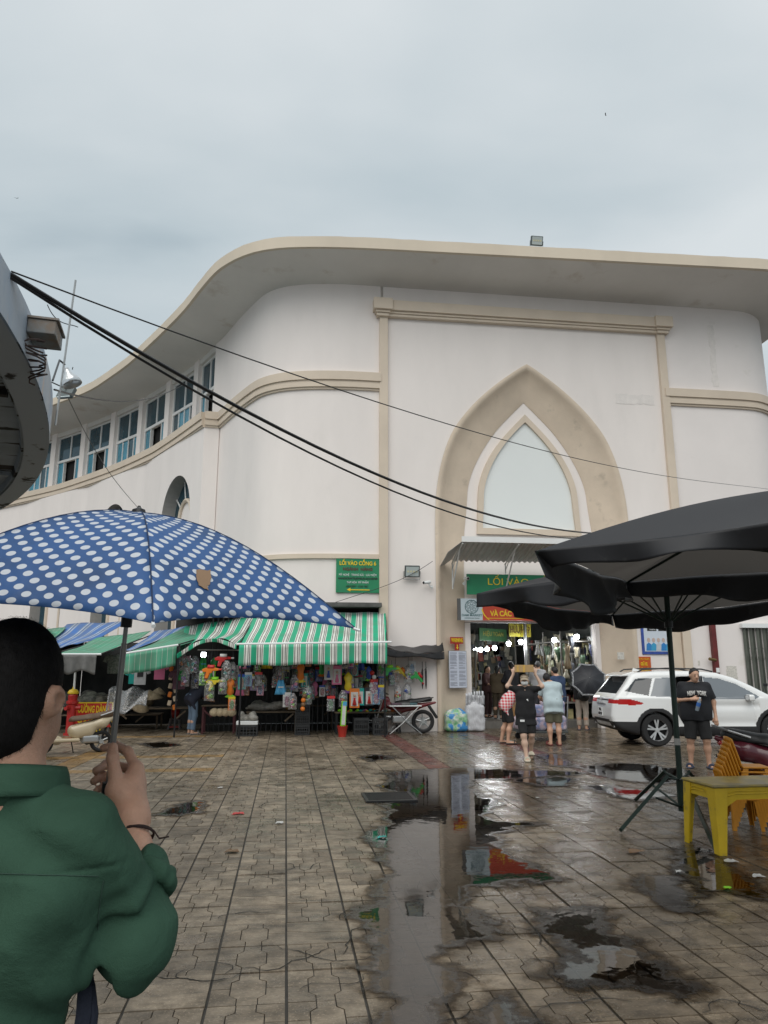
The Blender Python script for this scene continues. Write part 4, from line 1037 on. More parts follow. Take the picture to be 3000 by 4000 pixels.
def awning(label, FL, FR, BL, BR, val, m, group='stall awnings', sag=.05, arch=0., frame=True, nu=50, seed=0, valm=None, wav=.012):
    FL, FR, BL, BR = map(Vector, (FL, FR, BL, BR)); base = (FL + FR) / 2; base.z = 0
    t = thing('stall_awning', label, 'awning', base, 0, group)
    r = random.Random(seed); ph = [r.uniform(0, 6) for _ in range(6)]
    lu = (FR - FL).length; lv = (BL - FL).length
    def fn(a, b_):
        f = FL.lerp(FR, a) + Vector((0, 0, arch * math.sin(math.pi * a)))
        p = f.lerp(BL.lerp(BR, a), b_)
        p.z += -sag * math.sin(math.pi * b_) * (1 + .4 * math.sin(a * 9 + ph[0])) + wav * math.sin(a * lu * 9 + ph[1]) * (1 - .5 * b_) + .012 * math.sin(b_ * 11 + a * 4 + ph[2])
        return tuple(p - base)
    cloth('canvas', fn, nu, 14, m, t, lu, lv)
    if val:
        nrm = Vector(((FR - FL).y, -(FR - FL).x, 0)).normalized()
        def fv(a, b_):
            p = FL.lerp(FR, a) + Vector((0, 0, arch * math.sin(math.pi * a))) + nrm * (.03 + .05 * b_ * math.sin(a * lu * 8 + ph[3]) + .03 * b_ * math.sin(a * lu * 19 + ph[4]))
            p.z -= .02 + b_ * (val + .015 * math.sin(a * lu * 5 + ph[5])); return tuple(p - base)
        cloth('valance', fv, nu * 2, 7, valm or m, t, lu, val)
    if frame:
        MB().tube([FL - base - (FR - FL) * .02, FR - base + (FR - FL) * .03], .028, 8).build('front_bar', M_SIGNW, t)
        mb = MB(); mb.tube([FL - base, BL - base - Vector((0, 0, .12))], .018, 6); mb.build('arm', M_BLKMET, t)
        mb = MB(); mb.tube([FR - base, BR - base - Vector((0, 0, .12))], .018, 6); mb.build('arm', M_BLKMET, t)
    return t
VA = -1.75
awning('bright green, white and black striped awning on the curved wall corner', at_v(935, 2516, VA), at_v(1512, 2508, VA), at_v(1010, 2392, -.02) + Vector((-.1, .25, 0)), at_v(1506, 2392, -.06), .50, M_AWN, sag=.04, nu=70, seed=1)
t = awning('faded green awning with a pleated scalloped valance', at_v(487, 2553, -1.2), at_v(690, 2520, -.9), at_v(718, 2450, 2.4), at_v(945, 2430, 2.3), .50, M_AWNF, sag=.06, seed=2, wav=.02)
awning('bunched up green striped awning next to the corner stall', at_v(692, 2553, -1.0), at_v(925, 2515, -1.3), at_v(722, 2448, 2.0), at_v(1010, 2400, .4), .10, M_AWN, sag=.12, arch=.26, frame=False, seed=3, wav=.03)
awning('narrow blue striped awning between two green ones', at_v(470, 2548, -.1), at_v(600, 2530, .3), at_v(600, 2470, 3.0), at_v(735, 2444, 3.2), .12, M_AWNB, sag=.05, frame=False, seed=4, wav=.03)
awning('faded green awning with grey tarp hanging from it', at_v(205, 2556, -.8), at_v(390, 2556, -.6), at_v(385, 2488, 3.0), at_v(590, 2466, 3.2), .0, M_AWNF, sag=.08, seed=5)
awning('wide blue striped awning at the back of the stall row', at_v(120, 2540, 1.2), at_v(300, 2519, 1.6), at_v(262, 2438, 4.6), at_v(500, 2426, 4.8), .0, M_AWNB, sag=.08, seed=6, frame=False, wav=.03)
awning('green striped awning at the far left behind the kiosk', at_v(-260, 2556, .2), at_v(130, 2552, .4), at_v(-60, 2470, 4), at_v(260, 2450, 4), .35, M_AWNF, sag=.08, seed=7, frame=False)
# grey tarp flap
p0, p1 = at_v(246, 2556, -.9), at_v(378, 2558, -.9)
t = thing('tarp_flap', 'torn grey tarp flap hanging below the faded green awning', 'tarp', ((p0.x + p1.x) / 2, -.9, 0), 0)
cx_ = (p0.x + p1.x) / 2
cloth('flap', lambda a, b_: (p0.x - cx_ + (p1.x - p0.x) * a, .04 * math.sin(a * 17) * b_, p0.z - b_ * (.44 + .05 * math.sin(a * 8))), 30, 8, M_TARP, t, 1, .4)
# black tarp reaching to the notice board
A_, B_2, C_, D_ = at_v(1500, 2528, -1.6), at_v(1735, 2546, -.2), at_v(1505, 2560, -.6), at_v(1728, 2560, .1)
t = thing('black_tarp', 'black tarp slung between striped awning and arch leg', 'tarp', (A_.x, A_.y, 0))
cloth('sheet', lambda a, b_: tuple(Vector(A_).lerp(B_2, a).lerp(Vector((Vector(A_).lerp(B_2, a).x, .0, 2.35)), b_) - Vector((A_.x, A_.y, 0)) + Vector((0, 0, -.10 * math.sin(math.pi * a) + .02 * math.sin(a * 20)))), 30, 8, mat('black tarp cloth', (.025, .025, .027), .5, var=.3), t, 1, 1)
cloth('hem', lambda a, b_: tuple(Vector(A_).lerp(B_2, a) - Vector((A_.x, A_.y, 0)) + Vector((0, -.01 + .02 * math.sin(a * 25), -.10 * math.sin(math.pi * a) - b_ * (.14 + .06 * math.sin(a * 7 + 1)))) ), 30, 5, mat('black tarp cloth'), t, 1, 1)
# stall posts
for px, v_, lab in ((1504, -1.5, 'thin dark steel post at the right end of the striped awning'), (690, -.9, 'dark post between the pleated and bunched awnings'), (940, -1.5, 'thin dark post at the left end of the striped awning')):
    p = at_v(px, 2700, v_); tag(MB().tube([(0, 0, 0), (0, 0, 2.25)], .022, 8).build('stall_post', M_BLKMET, loc=(p.x, v_, 0)), lab, 'post', 'stall posts')
# added near-black sheets: colour stands in for the shaded depth of the stalls
M_BACK = mat('dark stall shade', (.022, .024, .024), .8, var=.5, vscale=2)
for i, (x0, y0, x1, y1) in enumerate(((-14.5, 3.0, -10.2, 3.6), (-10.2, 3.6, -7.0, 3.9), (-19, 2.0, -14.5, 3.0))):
    t = thing('shade_sheet', ['dark sheet added for the shade behind the shoe stall', 'dark sheet added for the shade behind the hanging shirts', 'dark sheet added for the shade behind the far left scooter'][i], 'tarp', (x0, y0, 0))
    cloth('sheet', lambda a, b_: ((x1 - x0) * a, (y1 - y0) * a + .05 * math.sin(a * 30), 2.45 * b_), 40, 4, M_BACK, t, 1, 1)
# ---- concertina shutter and dark shelf inside the corner shop
t = thing('concertina_gate', 'folded dark concertina gate inside the toy shop', 'gate', (-6.1, .75, 0))
for k in range(34):
    x = k * .14; MB().box(x, x + .03, 0, .03, 0, 3.2).build('gate_bar', M_BLKMET, t)
# ---- toys
TC = {'orange': (.75, .20, .02), 'yellow': (.72, .55, .03), 'lime': (.25, .65, .03), 'green': (.03, .38, .08), 'sky blue': (.08, .36, .62), 'blue': (.03, .09, .42), 'pink': (.70, .18, .34), 'red': (.55, .03, .03), 'purple': (.22, .08, .34), 'white': (.62, .62, .60), 'teal': (.02, .38, .34), 'black': (.025, .025, .03), 'brown': (.20, .11, .05)}
TM = {k: mat('toy ' + k, v, .35, var=.12, vscale=12) for k, v in TC.items()}
def clear_mat():
    m = bpy.data.materials.new('clear wrap'); m.use_nodes = True; nt = m.node_tree; nt.nodes.clear(); N = nt.nodes.new; L = nt.links.new
    out = N('ShaderNodeOutputMaterial'); mx = N('ShaderNodeMixShader'); tr = N('ShaderNodeBsdfTransparent'); gl = N('ShaderNodeBsdfGlossy'); df = N('ShaderNodeBsdfDiffuse'); m2 = N('ShaderNodeMixShader'); m2.inputs[0].default_value = .4
    gl.inputs['Roughness'].default_value = .12; df.inputs['Color'].default_value = (.7, .72, .74, 1); L(gl.outputs[0], m2.inputs[1]); L(df.outputs[0], m2.inputs[2])
    lw = N('ShaderNodeFresnel'); lw.inputs['IOR'].default_value = 1.5
    n = N('ShaderNodeTexNoise'); n.inputs['Scale'].default_value = 14; tc = N('ShaderNodeTexCoord'); L(tc.outputs['Object'], n.inputs['Vector']); bp = N('ShaderNodeBump'); bp.inputs['Strength'].default_value = .9; bp.inputs['Distance'].default_value = .05; L(n.outputs['Fac'], bp.inputs['Height'])
    L(bp.outputs[0], gl.inputs['Normal']); L(bp.outputs[0], lw.inputs['Normal'])
    ad = N('ShaderNodeMath'); ad.operation = 'ADD'; ad.inputs[1].default_value = .12; L(lw.outputs[0], ad.inputs[0])
    L(ad.outputs[0], mx.inputs[0]); L(tr.outputs[0], mx.inputs[1]); L(m2.outputs[0], mx.inputs[2]); L(mx.outputs[0], out.inputs[0]); MATS['clear wrap'] = m; return m
M_CLEAR = clear_mat()
rt = random.Random(77)
def string(t, h): MB().tube([(0, 0, h), (0, 0, h + .3)], .004, 4).build('string', M_BLACK, t)
GUN = [(-.18, .05), (-.1, .09), (.05, .10), (.2, .08), (.2, .03), (.06, .02), (.05, -.02), (.0, -.03), (-.04, -.14), (-.11, -.13), (-.08, 0), (-.16, 0)]
TOYL = set()
def toy(kind, p, c1, c2, where, s=1., rz=0., grp='toys hung under the striped awning', rot=0.):
    art = {'gun': '%s and %s toy water gun', 'card': '%s toy packet with %s card', 'bag': 'bag of %s and %s toys', 'doll': '%s boxed doll with %s print', 'ball': 'net of %s and %s balls', 'fish': '%s and %s inflatable toy', 'shirt': '%s toy dress with %s trim'}[kind] % (c1, c2)
    if art + where in TOYL:
        return toy(kind, p, rt.choice(list(TC)), rt.choice(list(TC)), where, s, rz, grp, rot)
    TOYL.add(art + where)
    t = thing({'gun': 'water_gun', 'card': 'toy_packet', 'bag': 'toy_bag', 'doll': 'doll_box', 'ball': 'ball_net', 'fish': 'inflatable_toy', 'shirt': 'toy_dress'}[kind], art + ' ' + where, 'toy', p, rz, grp)
    t.scale = (s, s, s)
    if rot: t.rotation_euler = (0, rot, rz)
    a, b_ = TM[c1], TM[c2]
    if kind == 'gun':
        MB().prism(GUN, lambda x, z, q: (x, -.03 + .06 * q, z)).build('body', a, t, bevel=.008)
        MB().tube([(-.05, 0, .11), (.1, 0, .11)], .045, 8).build('tank', b_, t, smooth=True); MB().tube([(.2, 0, .055), (.27, 0, .055)], .02, 8).build('nozzle', b_, t)
        string(t, .1)
    elif kind == 'card':
        MB().box(-.09, .09, 0, .006, -.19, .15).build('card', b_, t); MB().box(-.09, .09, -.004, -.001, .09, .15).build('header', TM[rt.choice(['white', 'yellow', 'red', 'blue'])], t)
        q = rt.random()
        MB().sheet(lambda u, v: (.07 * math.cos(u * 6.283) * math.sin(v * 3.1416) * (.6 + .4 * math.sin(u * 6.283 * 2 + q * 9)), -.03 - .025 * math.sin(v * 3.1416), -.05 - .12 * math.cos(v * 3.1416)), 12, 8, True).build('toy_figure', a, t, smooth=True)
        MB().box(-.085, .085, -.062, -.06, -.185, .085).build('wrap', M_CLEAR, t); string(t, .15)
    elif kind == 'bag':
        for k in range(5):
            x, z = rt.uniform(-.06, .06), rt.uniform(-.14, .05); r_ = rt.uniform(.03, .055)
            MB().lathe([(.001, -r_), (r_ * .8, -r_ * .6), (r_, 0), (r_ * .7, r_ * .7), (.001, r_)], 8, (x, rt.uniform(-.02, .02), z)).build('small_toy', [a, b_, a, b_, TM[rt.choice(list(TC))]][k], t, smooth=True)
        MB().sheet(lambda u, v: ((.11 - .07 * max(0, v - .72) / .28) * math.cos(u * 6.283), .065 * math.sin(u * 6.283) * (1 - v ** 6), -.2 + .42 * v), 14, 8, True).build('bag', M_CLEAR, t, smooth=True); string(t, .2)
    elif kind == 'doll':
        MB().box(-.11, .11, -.04, .04, -.22, .2).build('box', b_, t, bevel=.004); MB().box(-.08, .08, -.046, -.041, -.18, .12).build('window', TM['white'], t)
        MB().lathe([(.001, -.17), (.05, -.16), (.02, -.03), (.03, 0)], 10, (0, -.055, 0)).build('dress', a, t, smooth=True)
        MB().lathe([(.001, 0), (.028, .015), (.03, .04), (.001, .065)], 10, (0, -.055, .02)).build('head', mat('doll skin', (.6, .42, .32), .5), t, smooth=True); string(t, .2)
    elif kind == 'ball':
        for k in range(4):
            r_ = .06; MB().lathe([(.001, -r_), (r_ * .75, -r_ * .66), (r_, 0), (r_ * .75, r_ * .66), (.001, r_)], 10, (rt.uniform(-.05, .05), 0, .04 - .1 * k)).build('ball', [a, b_][k % 2], t, smooth=True)
        string(t, .1)
    elif kind == 'fish':
        MB().sheet(lambda u, v: (.10 * abs(math.sin(v * 3.1416)) ** .8 * (1 + .35 * math.sin(v * 9)) * math.cos(u * 6.283), .05 * math.sin(v * 3.1416) * math.sin(u * 6.283), .2 - .45 * v), 12, 12, True).build('body', a, t, smooth=True)
        MB().prism([(-.13, -.25), (0, -.16), (.13, -.25), (.05, -.27), (-.05, -.27)], lambda x, z, q: (x, -.01 + .02 * q, z)).build('fin', b_, t); string(t, .2)
    elif kind == 'shirt':
        cloth('dress', lambda u, v: ((u - .5) * (.14 + .16 * v), .02 * math.sin(u * 14), .15 - .36 * v), 14, 6, a, t, 1, 1, .01); MB().box(-.07, .07, -.025, -.01, -.04, -.01).build('trim', b_, t); string(t, .14)
    return t
W1, W2, W3 = 'under the striped awning', 'at the left end of toy stall', 'on the wall by the motorbike'
# hand-placed leading pieces (px, py, depth, kind, colours, scale)
LEAD = [(1345, 2600, -.9, 'card', 'black', 'brown'), (818, 2720, -1.2, 'bag', 'lime', 'yellow'), (835, 2690, -1.15, 'gun', 'yellow', 'lime'), (805, 2655, -1.1, 'card', 'orange', 'lime'), (820, 2645, -1.2, 'gun', 'orange', 'red'), (793, 2665, -1.0, 'card', 'green', 'lime'),
        (868, 2600, -1.1, 'gun', 'red', 'white'), (885, 2640, -1.15, 'bag', 'brown', 'white'), (900, 2700, -1.1, 'fish', 'orange', 'lime'), (870, 2700, -1.2, 'bag', 'white', 'brown'), (905, 2765, -1.25, 'card', 'lime', 'orange'),
        (945, 2680, -1.0, 'card', 'orange', 'teal'), (970, 2670, -1.0, 'card', 'blue', 'sky blue'), (1010, 2670, -.8, 'card', 'white', 'black'), (1097, 2700, -1.1, 'shirt', 'sky blue', 'white'), (1150, 2690, -1.05, 'bag', 'purple', 'pink'), (1175, 2640, -1.0, 'fish', 'orange', 'yellow'),
        (1185, 2745, -1.2, 'ball', 'brown', 'orange'), (1200, 2735, -1.1, 'bag', 'lime', 'green'), (1143, 2760, -1.2, 'bag', 'orange', 'pink'), (1120, 2750, -1.1, 'card', 'pink', 'white'), (1315, 2655, -.9, 'doll', 'pink', 'pink'), (1285, 2640, -.9, 'doll', 'blue', 'white'),
        (1293, 2765, -1.3, 'card', 'green', 'black'), (1340, 2750, -1.1, 'bag', 'orange', 'red'), (1360, 2680, -.95, 'fish', 'yellow', 'purple'), (1370, 2690, -.9, 'bag', 'yellow', 'purple'), (1385, 2745, -1.0, 'doll', 'red', 'orange'), (1405, 2740, -1.0, 'doll', 'pink', 'pink'),
        (1455, 2655, -1.0, 'ball', 'red', 'white'), (1460, 2700, -1.0, 'card', 'pink', 'purple'), (1490, 2720, -1.1, 'card', 'sky blue', 'blue'), (1470, 2740, -1.05, 'card', 'pink', 'sky blue'), (1440, 2740, -1.0, 'doll', 'red', 'black'), (1520, 2640, -.9, 'gun', 'green', 'lime')]
for k, (px, py, v_, kind, c1, c2) in enumerate(LEAD):
    toy(kind, at_v(px, py - 20, v_), c1, c2, (W2 if px < 930 else W1), rt.uniform(.95, 1.15), rt.uniform(-.3, .3))
for k, (px, py, kind, c1, c2) in enumerate([(1560, 2640, 'gun', 'yellow', 'orange'), (1545, 2650, 'card', 'orange', 'brown'), (1595, 2650, 'bag', 'blue', 'white'), (1625, 2660, 'gun', 'green', 'red'), (1555, 2725, 'bag', 'orange', 'lime'), (1590, 2720, 'bag', 'white', 'blue'), (1530, 2665, 'card', 'green', 'black'), (1610, 2620, 'card', 'sky blue', 'white')]):
    toy(kind, at_v(px, py - 15, -.35), c1, c2, W3, 1.05, rt.uniform(-.3, .3), 'toys hung on the wall', .9 if kind == 'gun' else 0)
kinds = ['card', 'card', 'bag', 'doll', 'card', 'fish', 'shirt', 'bag']; cn = list(TC)
for k in range(75):
    px = rt.uniform(935, 1505); py = rt.choice((2600, 2625, 2650, 2680, 2710)) + rt.uniform(-10, 10); v_ = rt.uniform(-.75, -.1)
    toy(rt.choice(kinds), at_v(px, py - 15, v_), rt.choice(cn), rt.choice(cn), W1, rt.uniform(.8, 1.1), rt.uniform(-.4, .4))
for k in range(22):
    px = rt.uniform(700, 930); py = rt.choice((2610, 2640, 2670)) + rt.uniform(-10, 10); v_ = rt.uniform(-.6, .2)
    toy(rt.choice(kinds), at_v(px, py - 15, v_), rt.choice(['black', 'brown', 'white', 'green', 'purple']), rt.choice(cn), W2, rt.uniform(.8, 1.1), rt.uniform(-.4, .4))
MB_RAIL = MB().tube([(at_v(770, 2580, -.9).x, -.9, 2.12), (-1.4, -.9, 2.12)], .015, 6); tag(MB_RAIL.build('hanging_rail', M_METAL), 'thin steel rail the toys hang from under the awning', 'rail')
# thin black umbrellas hanging at the wall
for px in (1650, 1664):
    p = at_v(px, 2640, -.15); t = thing('folded_umbrella', 'slim folded black umbrella hanging on the wall by the arch', 'umbrella', p, 0, 'folded umbrellas on the wall')
    MB().lathe([(.006, -.35), (.022, -.25), (.026, .1), (.012, .2)], 8).build('canopy', M_BLACK, t, smooth=True); MB().tube([(0, 0, .2), (0, 0, .38)], .008, 6).build('handle', M_BLKMET, t)
# ---- tables, crates, buckets on the ground
def trestle(label, p, w, d, h, rz=0., m=None, top=None, name='stall_table'):
    t = thing(name, label, 'table', p, rz, None)
    MB().box(-w / 2, w / 2, -d / 2, d / 2, h - .03, h).build('tabletop', top or M_WOOD, t, bevel=.006)
    for x in (-w / 2 + .05, w / 2 - .05):
        for y_ in (-d / 2 + .05, d / 2 - .05): MB().cbox((x, y_, (h - .03) / 2), (.05, .05, h - .031)).build('leg', m or M_WOOD, t)
        mb = MB(); mb.cbox((x * .72, -d / 2 + .02, h * .72), (.3, .02, .04), (0, (.7 if x < 0 else -.7), 0)); mb.build('brace', m or M_WOOD, t)
    return t
g1 = gnd(1060, 2864); trestle('rough grey wooden bench with clear bags on it', (g1.x, g1.y + .2, 0), 1.35, .5, .55, 0)
g1 = gnd(865, 2866); trestle('small maroon legged table at the left end of toy stall', (g1.x - .1, g1.y + .3, 0), .9, .6, .72, 0, mat('maroon metal', (.09, .02, .025), .5))
g1 = gnd(1440, 2868); trestle('low table of bright trinkets beneath the striped awning', (g1.x, g1.y + .35, 0), 1.75, .55, .55, 0, M_BLKMET)
g2 = gnd(1235, 2840); trestle('dark wooden table deep under the striped awning', (g2.x, g2.y, 0), 1.0, .5, .62)
for k in range(26):
    x = g1.x - .8 + 1.6 * rt.random(); y_ = g1.y + .15 + .4 * rt.random(); s_ = rt.uniform(.03, .06); c = rt.choice(['pink', 'red', 'white', 'sky blue', 'teal', 'yellow', 'orange', 'lime'])
    t = MB().lathe([(.001, 0), (s_, .005), (s_ * 1.1, s_ * .6), (s_ * .4, s_ * 1.1), (.001, s_ * 1.15)], 10).build('trinket', TM[c], loc=(x, y_, .551), smooth=True); tag(t, 'small %s trinket on the low bright table' % c, 'trinket', 'trinkets on the low table')
def crate(label, p, m, w=.36, d=.30, h=.26, rz=0.):
    t = thing('plastic_crate', label, 'crate', p, rz, 'black plastic crates')
    mb = MB(); mb.box(-w / 2, w / 2, -d / 2, d / 2, 0, .015); mb.build('base', m, t)
    for sx, sy, L_, rz_ in ((0, -d / 2, w, 0), (0, d / 2, w, 0), (-w / 2, 0, d, math.pi / 2), (w / 2, 0, d, math.pi / 2)):
        mb = MB(); R = Matrix.Rotation(rz_, 3, 'Z')
        for z in (.03, h * .35, h * .65, h - .03): mb.cbox(Vector((sx, sy, z)), (L_, .014, .022 if 0 < z < h - .04 else .05), R)
        nn = 6
        for i in range(nn + 1): mb.cbox(Vector((sx, sy, h / 2)) + R @ Vector((-L_ / 2 + .012 + (L_ - .024) * i / nn, 0, 0)), (.02, .018, h - .004), R)
        mb.build('side', m, t)
    return t
M_CR = mat('crate plastic', (.03, .032, .034), .5, var=.3)
p = gnd(1180, 2872)
for k in range(3): crate(['black crate at the bottom of the stack of three', 'black crate in the middle of the stack of three', 'black crate on top of the stack of three'][k], (p.x, p.y + .15, .262 * k), M_CR)
p = gnd(1412, 2872); crate('black lattice crate beside the red bucket under table', (p.x, p.y + .15, 0), M_CR, h=.42); p = gnd(1487, 2873); crate('black lattice crate next to the folding table', (p.x, p.y + .15, 0), M_CR, h=.42)
p = gnd(963, 2876); crate('black crate with a white foam box on it', (p.x, p.y + .15, 0), M_CR, .52, .36, .27)
t = thing('foam_box', 'white foam box filled with clear bags on a crate', 'box', (p.x, p.y + .15, .271)); MB().box(-.27, .27, -.19, .19, 0, .1).build('box', M_SIGNW, t, bevel=.02)
M_PBAG = mat('pale plastic bag', (.42, .40, .36), .3, var=.5, vscale=14, bump=.6, bscale=25)
def lumps(label, p, w, d, h, n, m, name, cat, seed=0, group=None):
    r = random.Random(seed); f = s_union([s_ell((r.uniform(-w, w), r.uniform(-d, d), r.uniform(.3, .8) * h), (r.uniform(.3, .5) * w, r.uniform(.4, .6) * d, r.uniform(.35, .6) * h)) for _ in range(n)] + [s_ell((0, 0, h * .35), (w, d, h * .36))], .05)
    f = s_cut(s_rough(f, .006, 28, seed), (0, 0, 0), (0, 0, -1)); o = blob(name, f, max(w, h) / 16, m, loc=p); return tag(o, label, cat, group)
lumps('clear bags of pale goods heaped on the foam box', (p.x, p.y + .15, .372), .22, .14, .2, 7, M_PBAG, 'goods_bag', 'bag', 1)
p = gnd(1010, 2862); lumps('row of clear bags of pale goods on the wooden bench', (p.x + .1, p.y + .22, .552), .5, .18, .2, 12, M_PBAG, 'goods_bag', 'bag', 2)
lumps('mustard coloured bag on the wooden bench end', (p.x + .85, p.y + .22, .552), .13, .12, .18, 4, mat('mustard bag', (.25, .15, .03), .4, var=.3), 'goods_bag', 'bag', 3)
# red bucket holding a tall boxed toy
p = gnd(1338, 2880)
t = thing('red_bucket', 'red plastic bucket standing in front of the toy stall', 'bucket', (p.x, p.y + .1, 0)); MB().lathe([(.09, 0), (.13, .26), (.14, .27), (.12, .26), (.085, .02)], 18, cap=False).build('shell', mat('bucket red', (.42, .03, .02), .35), t, smooth=True); MB().lathe([(.088, .004), (.089, .016)], 18).build('bottom', mat('bucket red'), t)
t = thing('boxed_toy', 'tall lime green boxed toy standing in the red bucket', 'toy', (p.x + .02, p.y + .1, .02), .2); MB().cbox((0, 0, .42), (.13, .05, .84), (0, .05, 0)).build('box', TM['lime'], t, bevel=.004); MB().cbox((.005, -.028, .52), (.09, .008, .5), (0, .05, 0)).build('label_panel', TM['white'], t); MB().cbox((.03, -.03, .78), (.1, .008, .1), (0, .05, 0)).build('label_panel', TM['sky blue'], t)
# folding table with steel scissor legs
p = gnd(1585, 2870)
t = thing('folding_table', 'white topped folding table with crossed steel legs', 'table', (p.x, p.y + .25, 0))
MB().box(-.42, .42, -.28, .28, .70, .725).build('tabletop', M_SIGNW, t, bevel=.005)
for y_ in (-.26, .26):
    for s_ in (-1, 1): MB().tube([(-.34 * s_, y_, .69), (.08 * s_, y_, .28), (.36 * s_, y_, .06), (.42 * s_, y_, .01)], .013, 6).build('leg', M_METAL, t)
MB().tube([(0, -.26, .36), (0, .26, .36)], .01, 6).build('stretcher', M_METAL, t)
for k in range(3): 
    o = MB().cbox((0, 0, .03), (.3 - .05 * k, .2, .05)).build('folded_cloth', [mat('plum cloth', (.16, .10, .13), .7, var=.4), mat('grey cloth', (.22, .22, .22), .7, var=.4), mat('teal cloth', (.08, .16, .18), .7, var=.4)][k], loc=(p.x - .2 + .22 * k, p.y + .25, .726), bevel=.018); tag(o, ['plum', 'grey', 'teal'][k] + ' folded cloth lying on the white folding table', 'cloth')
# ---- left stalls: heaps, hats, shirts
M_HAT = mat('palm leaf hat', (.50, .40, .26), .7, var=.25, vscale=20)
def conehat(p, tilt, label, s=1.):
    t = thing('conical_hat', label, 'hat', p, 0, 'conical hats'); t.rotation_euler = tilt; t.scale = (s, s, s)
    MB().lathe([(.23, 0), (.12, .105), (.005, .19)], 22, cap=False).build('cone', M_HAT, t, smooth=True, thick=.006); MB().lathe([(.23, .0), (.236, .006), (.23, .012)], 22, cap=False).build('rim', M_WOOD, t)
conehat(at_v(548, 2765, .4), (.5, .35, 0), 'tilted conical palm hat at the edge of the hat table'); conehat(at_v(585, 2722, 1.2), (.2, 0, 0), 'conical palm hat flat on the hat pile'); conehat(at_v(618, 2712, 1.3), (0, .1, 0), 'topmost conical palm hat on the hat pile'); conehat(at_v(605, 2730, 1.1), (.1, -.1, 0), 'conical palm hat low in the hat pile')
for k in range(4): 
    p = at_v(838 + 22 * k, 2782, -.8); conehat(p, (.9, .1 * k, 0), ['leftmost of four small hats propped on the maroon table', 'second of four small hats propped on the maroon table', 'third of four small hats propped on the maroon table', 'small hat at the bench end of the maroon table'][k].replace('leftmost', 'first'), .55)
p = at_v(600, 2760, 1.2); trestle('dark hat table under the faded green awning', (p.x, 1.2, 0), 2.2, .9, p.z - .02, .1)
t = thing('plastic_sheet', 'clear plastic sheet draped over goods near the hat table', 'sheet', (at_v(500, 2750, .2).x, .2, 0)); cloth('sheet', lambda a, b_: (-.5 + 1.0 * a, .1 * math.sin(a * 9) - .3 * b_, 1.15 - .75 * b_ * (1 - .5 * a) + .06 * math.sin(a * 12 + b_ * 5)), 24, 12, M_CLEAR, t, 1, 1)
for k, (px, py, c) in enumerate([(330, 2745, 'shoe'), (400, 2740, 'shoe'), (460, 2745, 'shoe'), (290, 2735, 'shoe'), (500, 2740, 'shoe')]):
    p = at_v(px, py, 2.2); lumps(['heap of dusty brown shoes', 'heap of grey green shoes', 'heap of pale slippers', 'heap of dark shoes at the stall end', 'heap of tan slippers next to hats'][k] + ' on the left stall', (p.x, 2.2, p.z - .25), .5, .3, .4, 16, mat('shoe heap %d' % k, [(.16, .15, .11), (.14, .15, .12), (.22, .20, .15), (.08, .08, .07), (.20, .16, .10)][k], .6, color2=(.03, .03, .028), vscale=9), 'shoe_heap', 'shoes', 10 + k, 'heaps of shoes')
p = at_v(390, 2790, 2.2); trestle('long low shoe table in the dark left stall', (p.x, 2.2, 0), 3.4, .9, max(.4, p.z), .0)
def tshirt(p, label, m, s=1., m2=None):
    t = thing('hanging_shirt', label, 'shirt', p, rt.uniform(-.3, .3), 'shirts hung in the stalls'); t.scale = (s, s, s)
    MB().prism([(-.1, .3), (-.3, .22), (-.36, .05), (-.24, .0), (-.2, .08), (-.2, -.35), (.2, -.35), (.2, .08), (.24, 0), (.36, .05), (.3, .22), (.1, .3), (.04, .26), (-.04, .26)], lambda a, b_, q: (a, -.02 + .04 * q + .02 * math.sin(a * 20), b_)).build('shirt', m, t, bevel=.012)
    if m2: MB().box(-.1, .1, -.035, -.022, -.08, .12).build('print', m2, t)
tshirt(at_v(548, 2635, .1), 'white printed shirt hung beneath the pleated awning', mat('dull white cloth', (.42, .44, .46), .8, var=.2), .75, TM['black']); tshirt(at_v(624, 2618, -.1), 'pink shirt hung beneath the pleated awning', TM['pink'], .68); tshirt(at_v(700, 2650, .2), 'dull purple shirt hung by the bunched awning', mat('dull purple cloth', (.16, .08, .12), .8), .8)
tshirt(at_v(520, 2640, .5), 'teal blue shirt half hidden behind the white one', TM['teal'], .6); tshirt(at_v(445, 2590, .8), 'dark patterned shirt hung under the blue awning', mat('dark pattern cloth', (.05, .07, .05), .8, color2=(.16, .17, .15), vscale=20), .8)
# string of little toys + red stool
p = gnd(682, 2848)
t = thing('red_stool', 'small red and grey plastic stool beside the toy stall', 'stool', (p.x, p.y, 0)); MB().box(-.15, .15, -.15, .15, .26, .30).build('seat', mat('stool grey', (.16, .15, .15), .5), t, bevel=.02)
for sx in (-1, 1):
    for sy in (-1, 1): MB().tube([(.12 * sx, .12 * sy, .26), (.16 * sx, .16 * sy, 0)], .022, 6).build('leg', mat('stool grey'), t)
MB().box(-.15, .15, -.15, .15, .05, .08).build('lower_ring', M_RED, t)
t = thing('red_basket', 'red basket of flowers standing on the small stool', 'basket', (p.x, p.y, .301)); MB().lathe([(.09, 0), (.13, .22), (.12, .22)], 14).build('basket', mat('bucket red'), t, smooth=True)
for k in range(4): MB().lathe([(.001, .0), (.04, .03), (.001, .09)], 8, (.07 * math.cos(k * 1.6), .07 * math.sin(k * 1.6), .22)).build('flower', TM['pink' if k % 2 else 'red'], t, smooth=True)
t = thing('toy_garland', 'string of small cream slippers hung above red basket', 'garland', (at_v(675, 2700, .3).x, .3, 0))
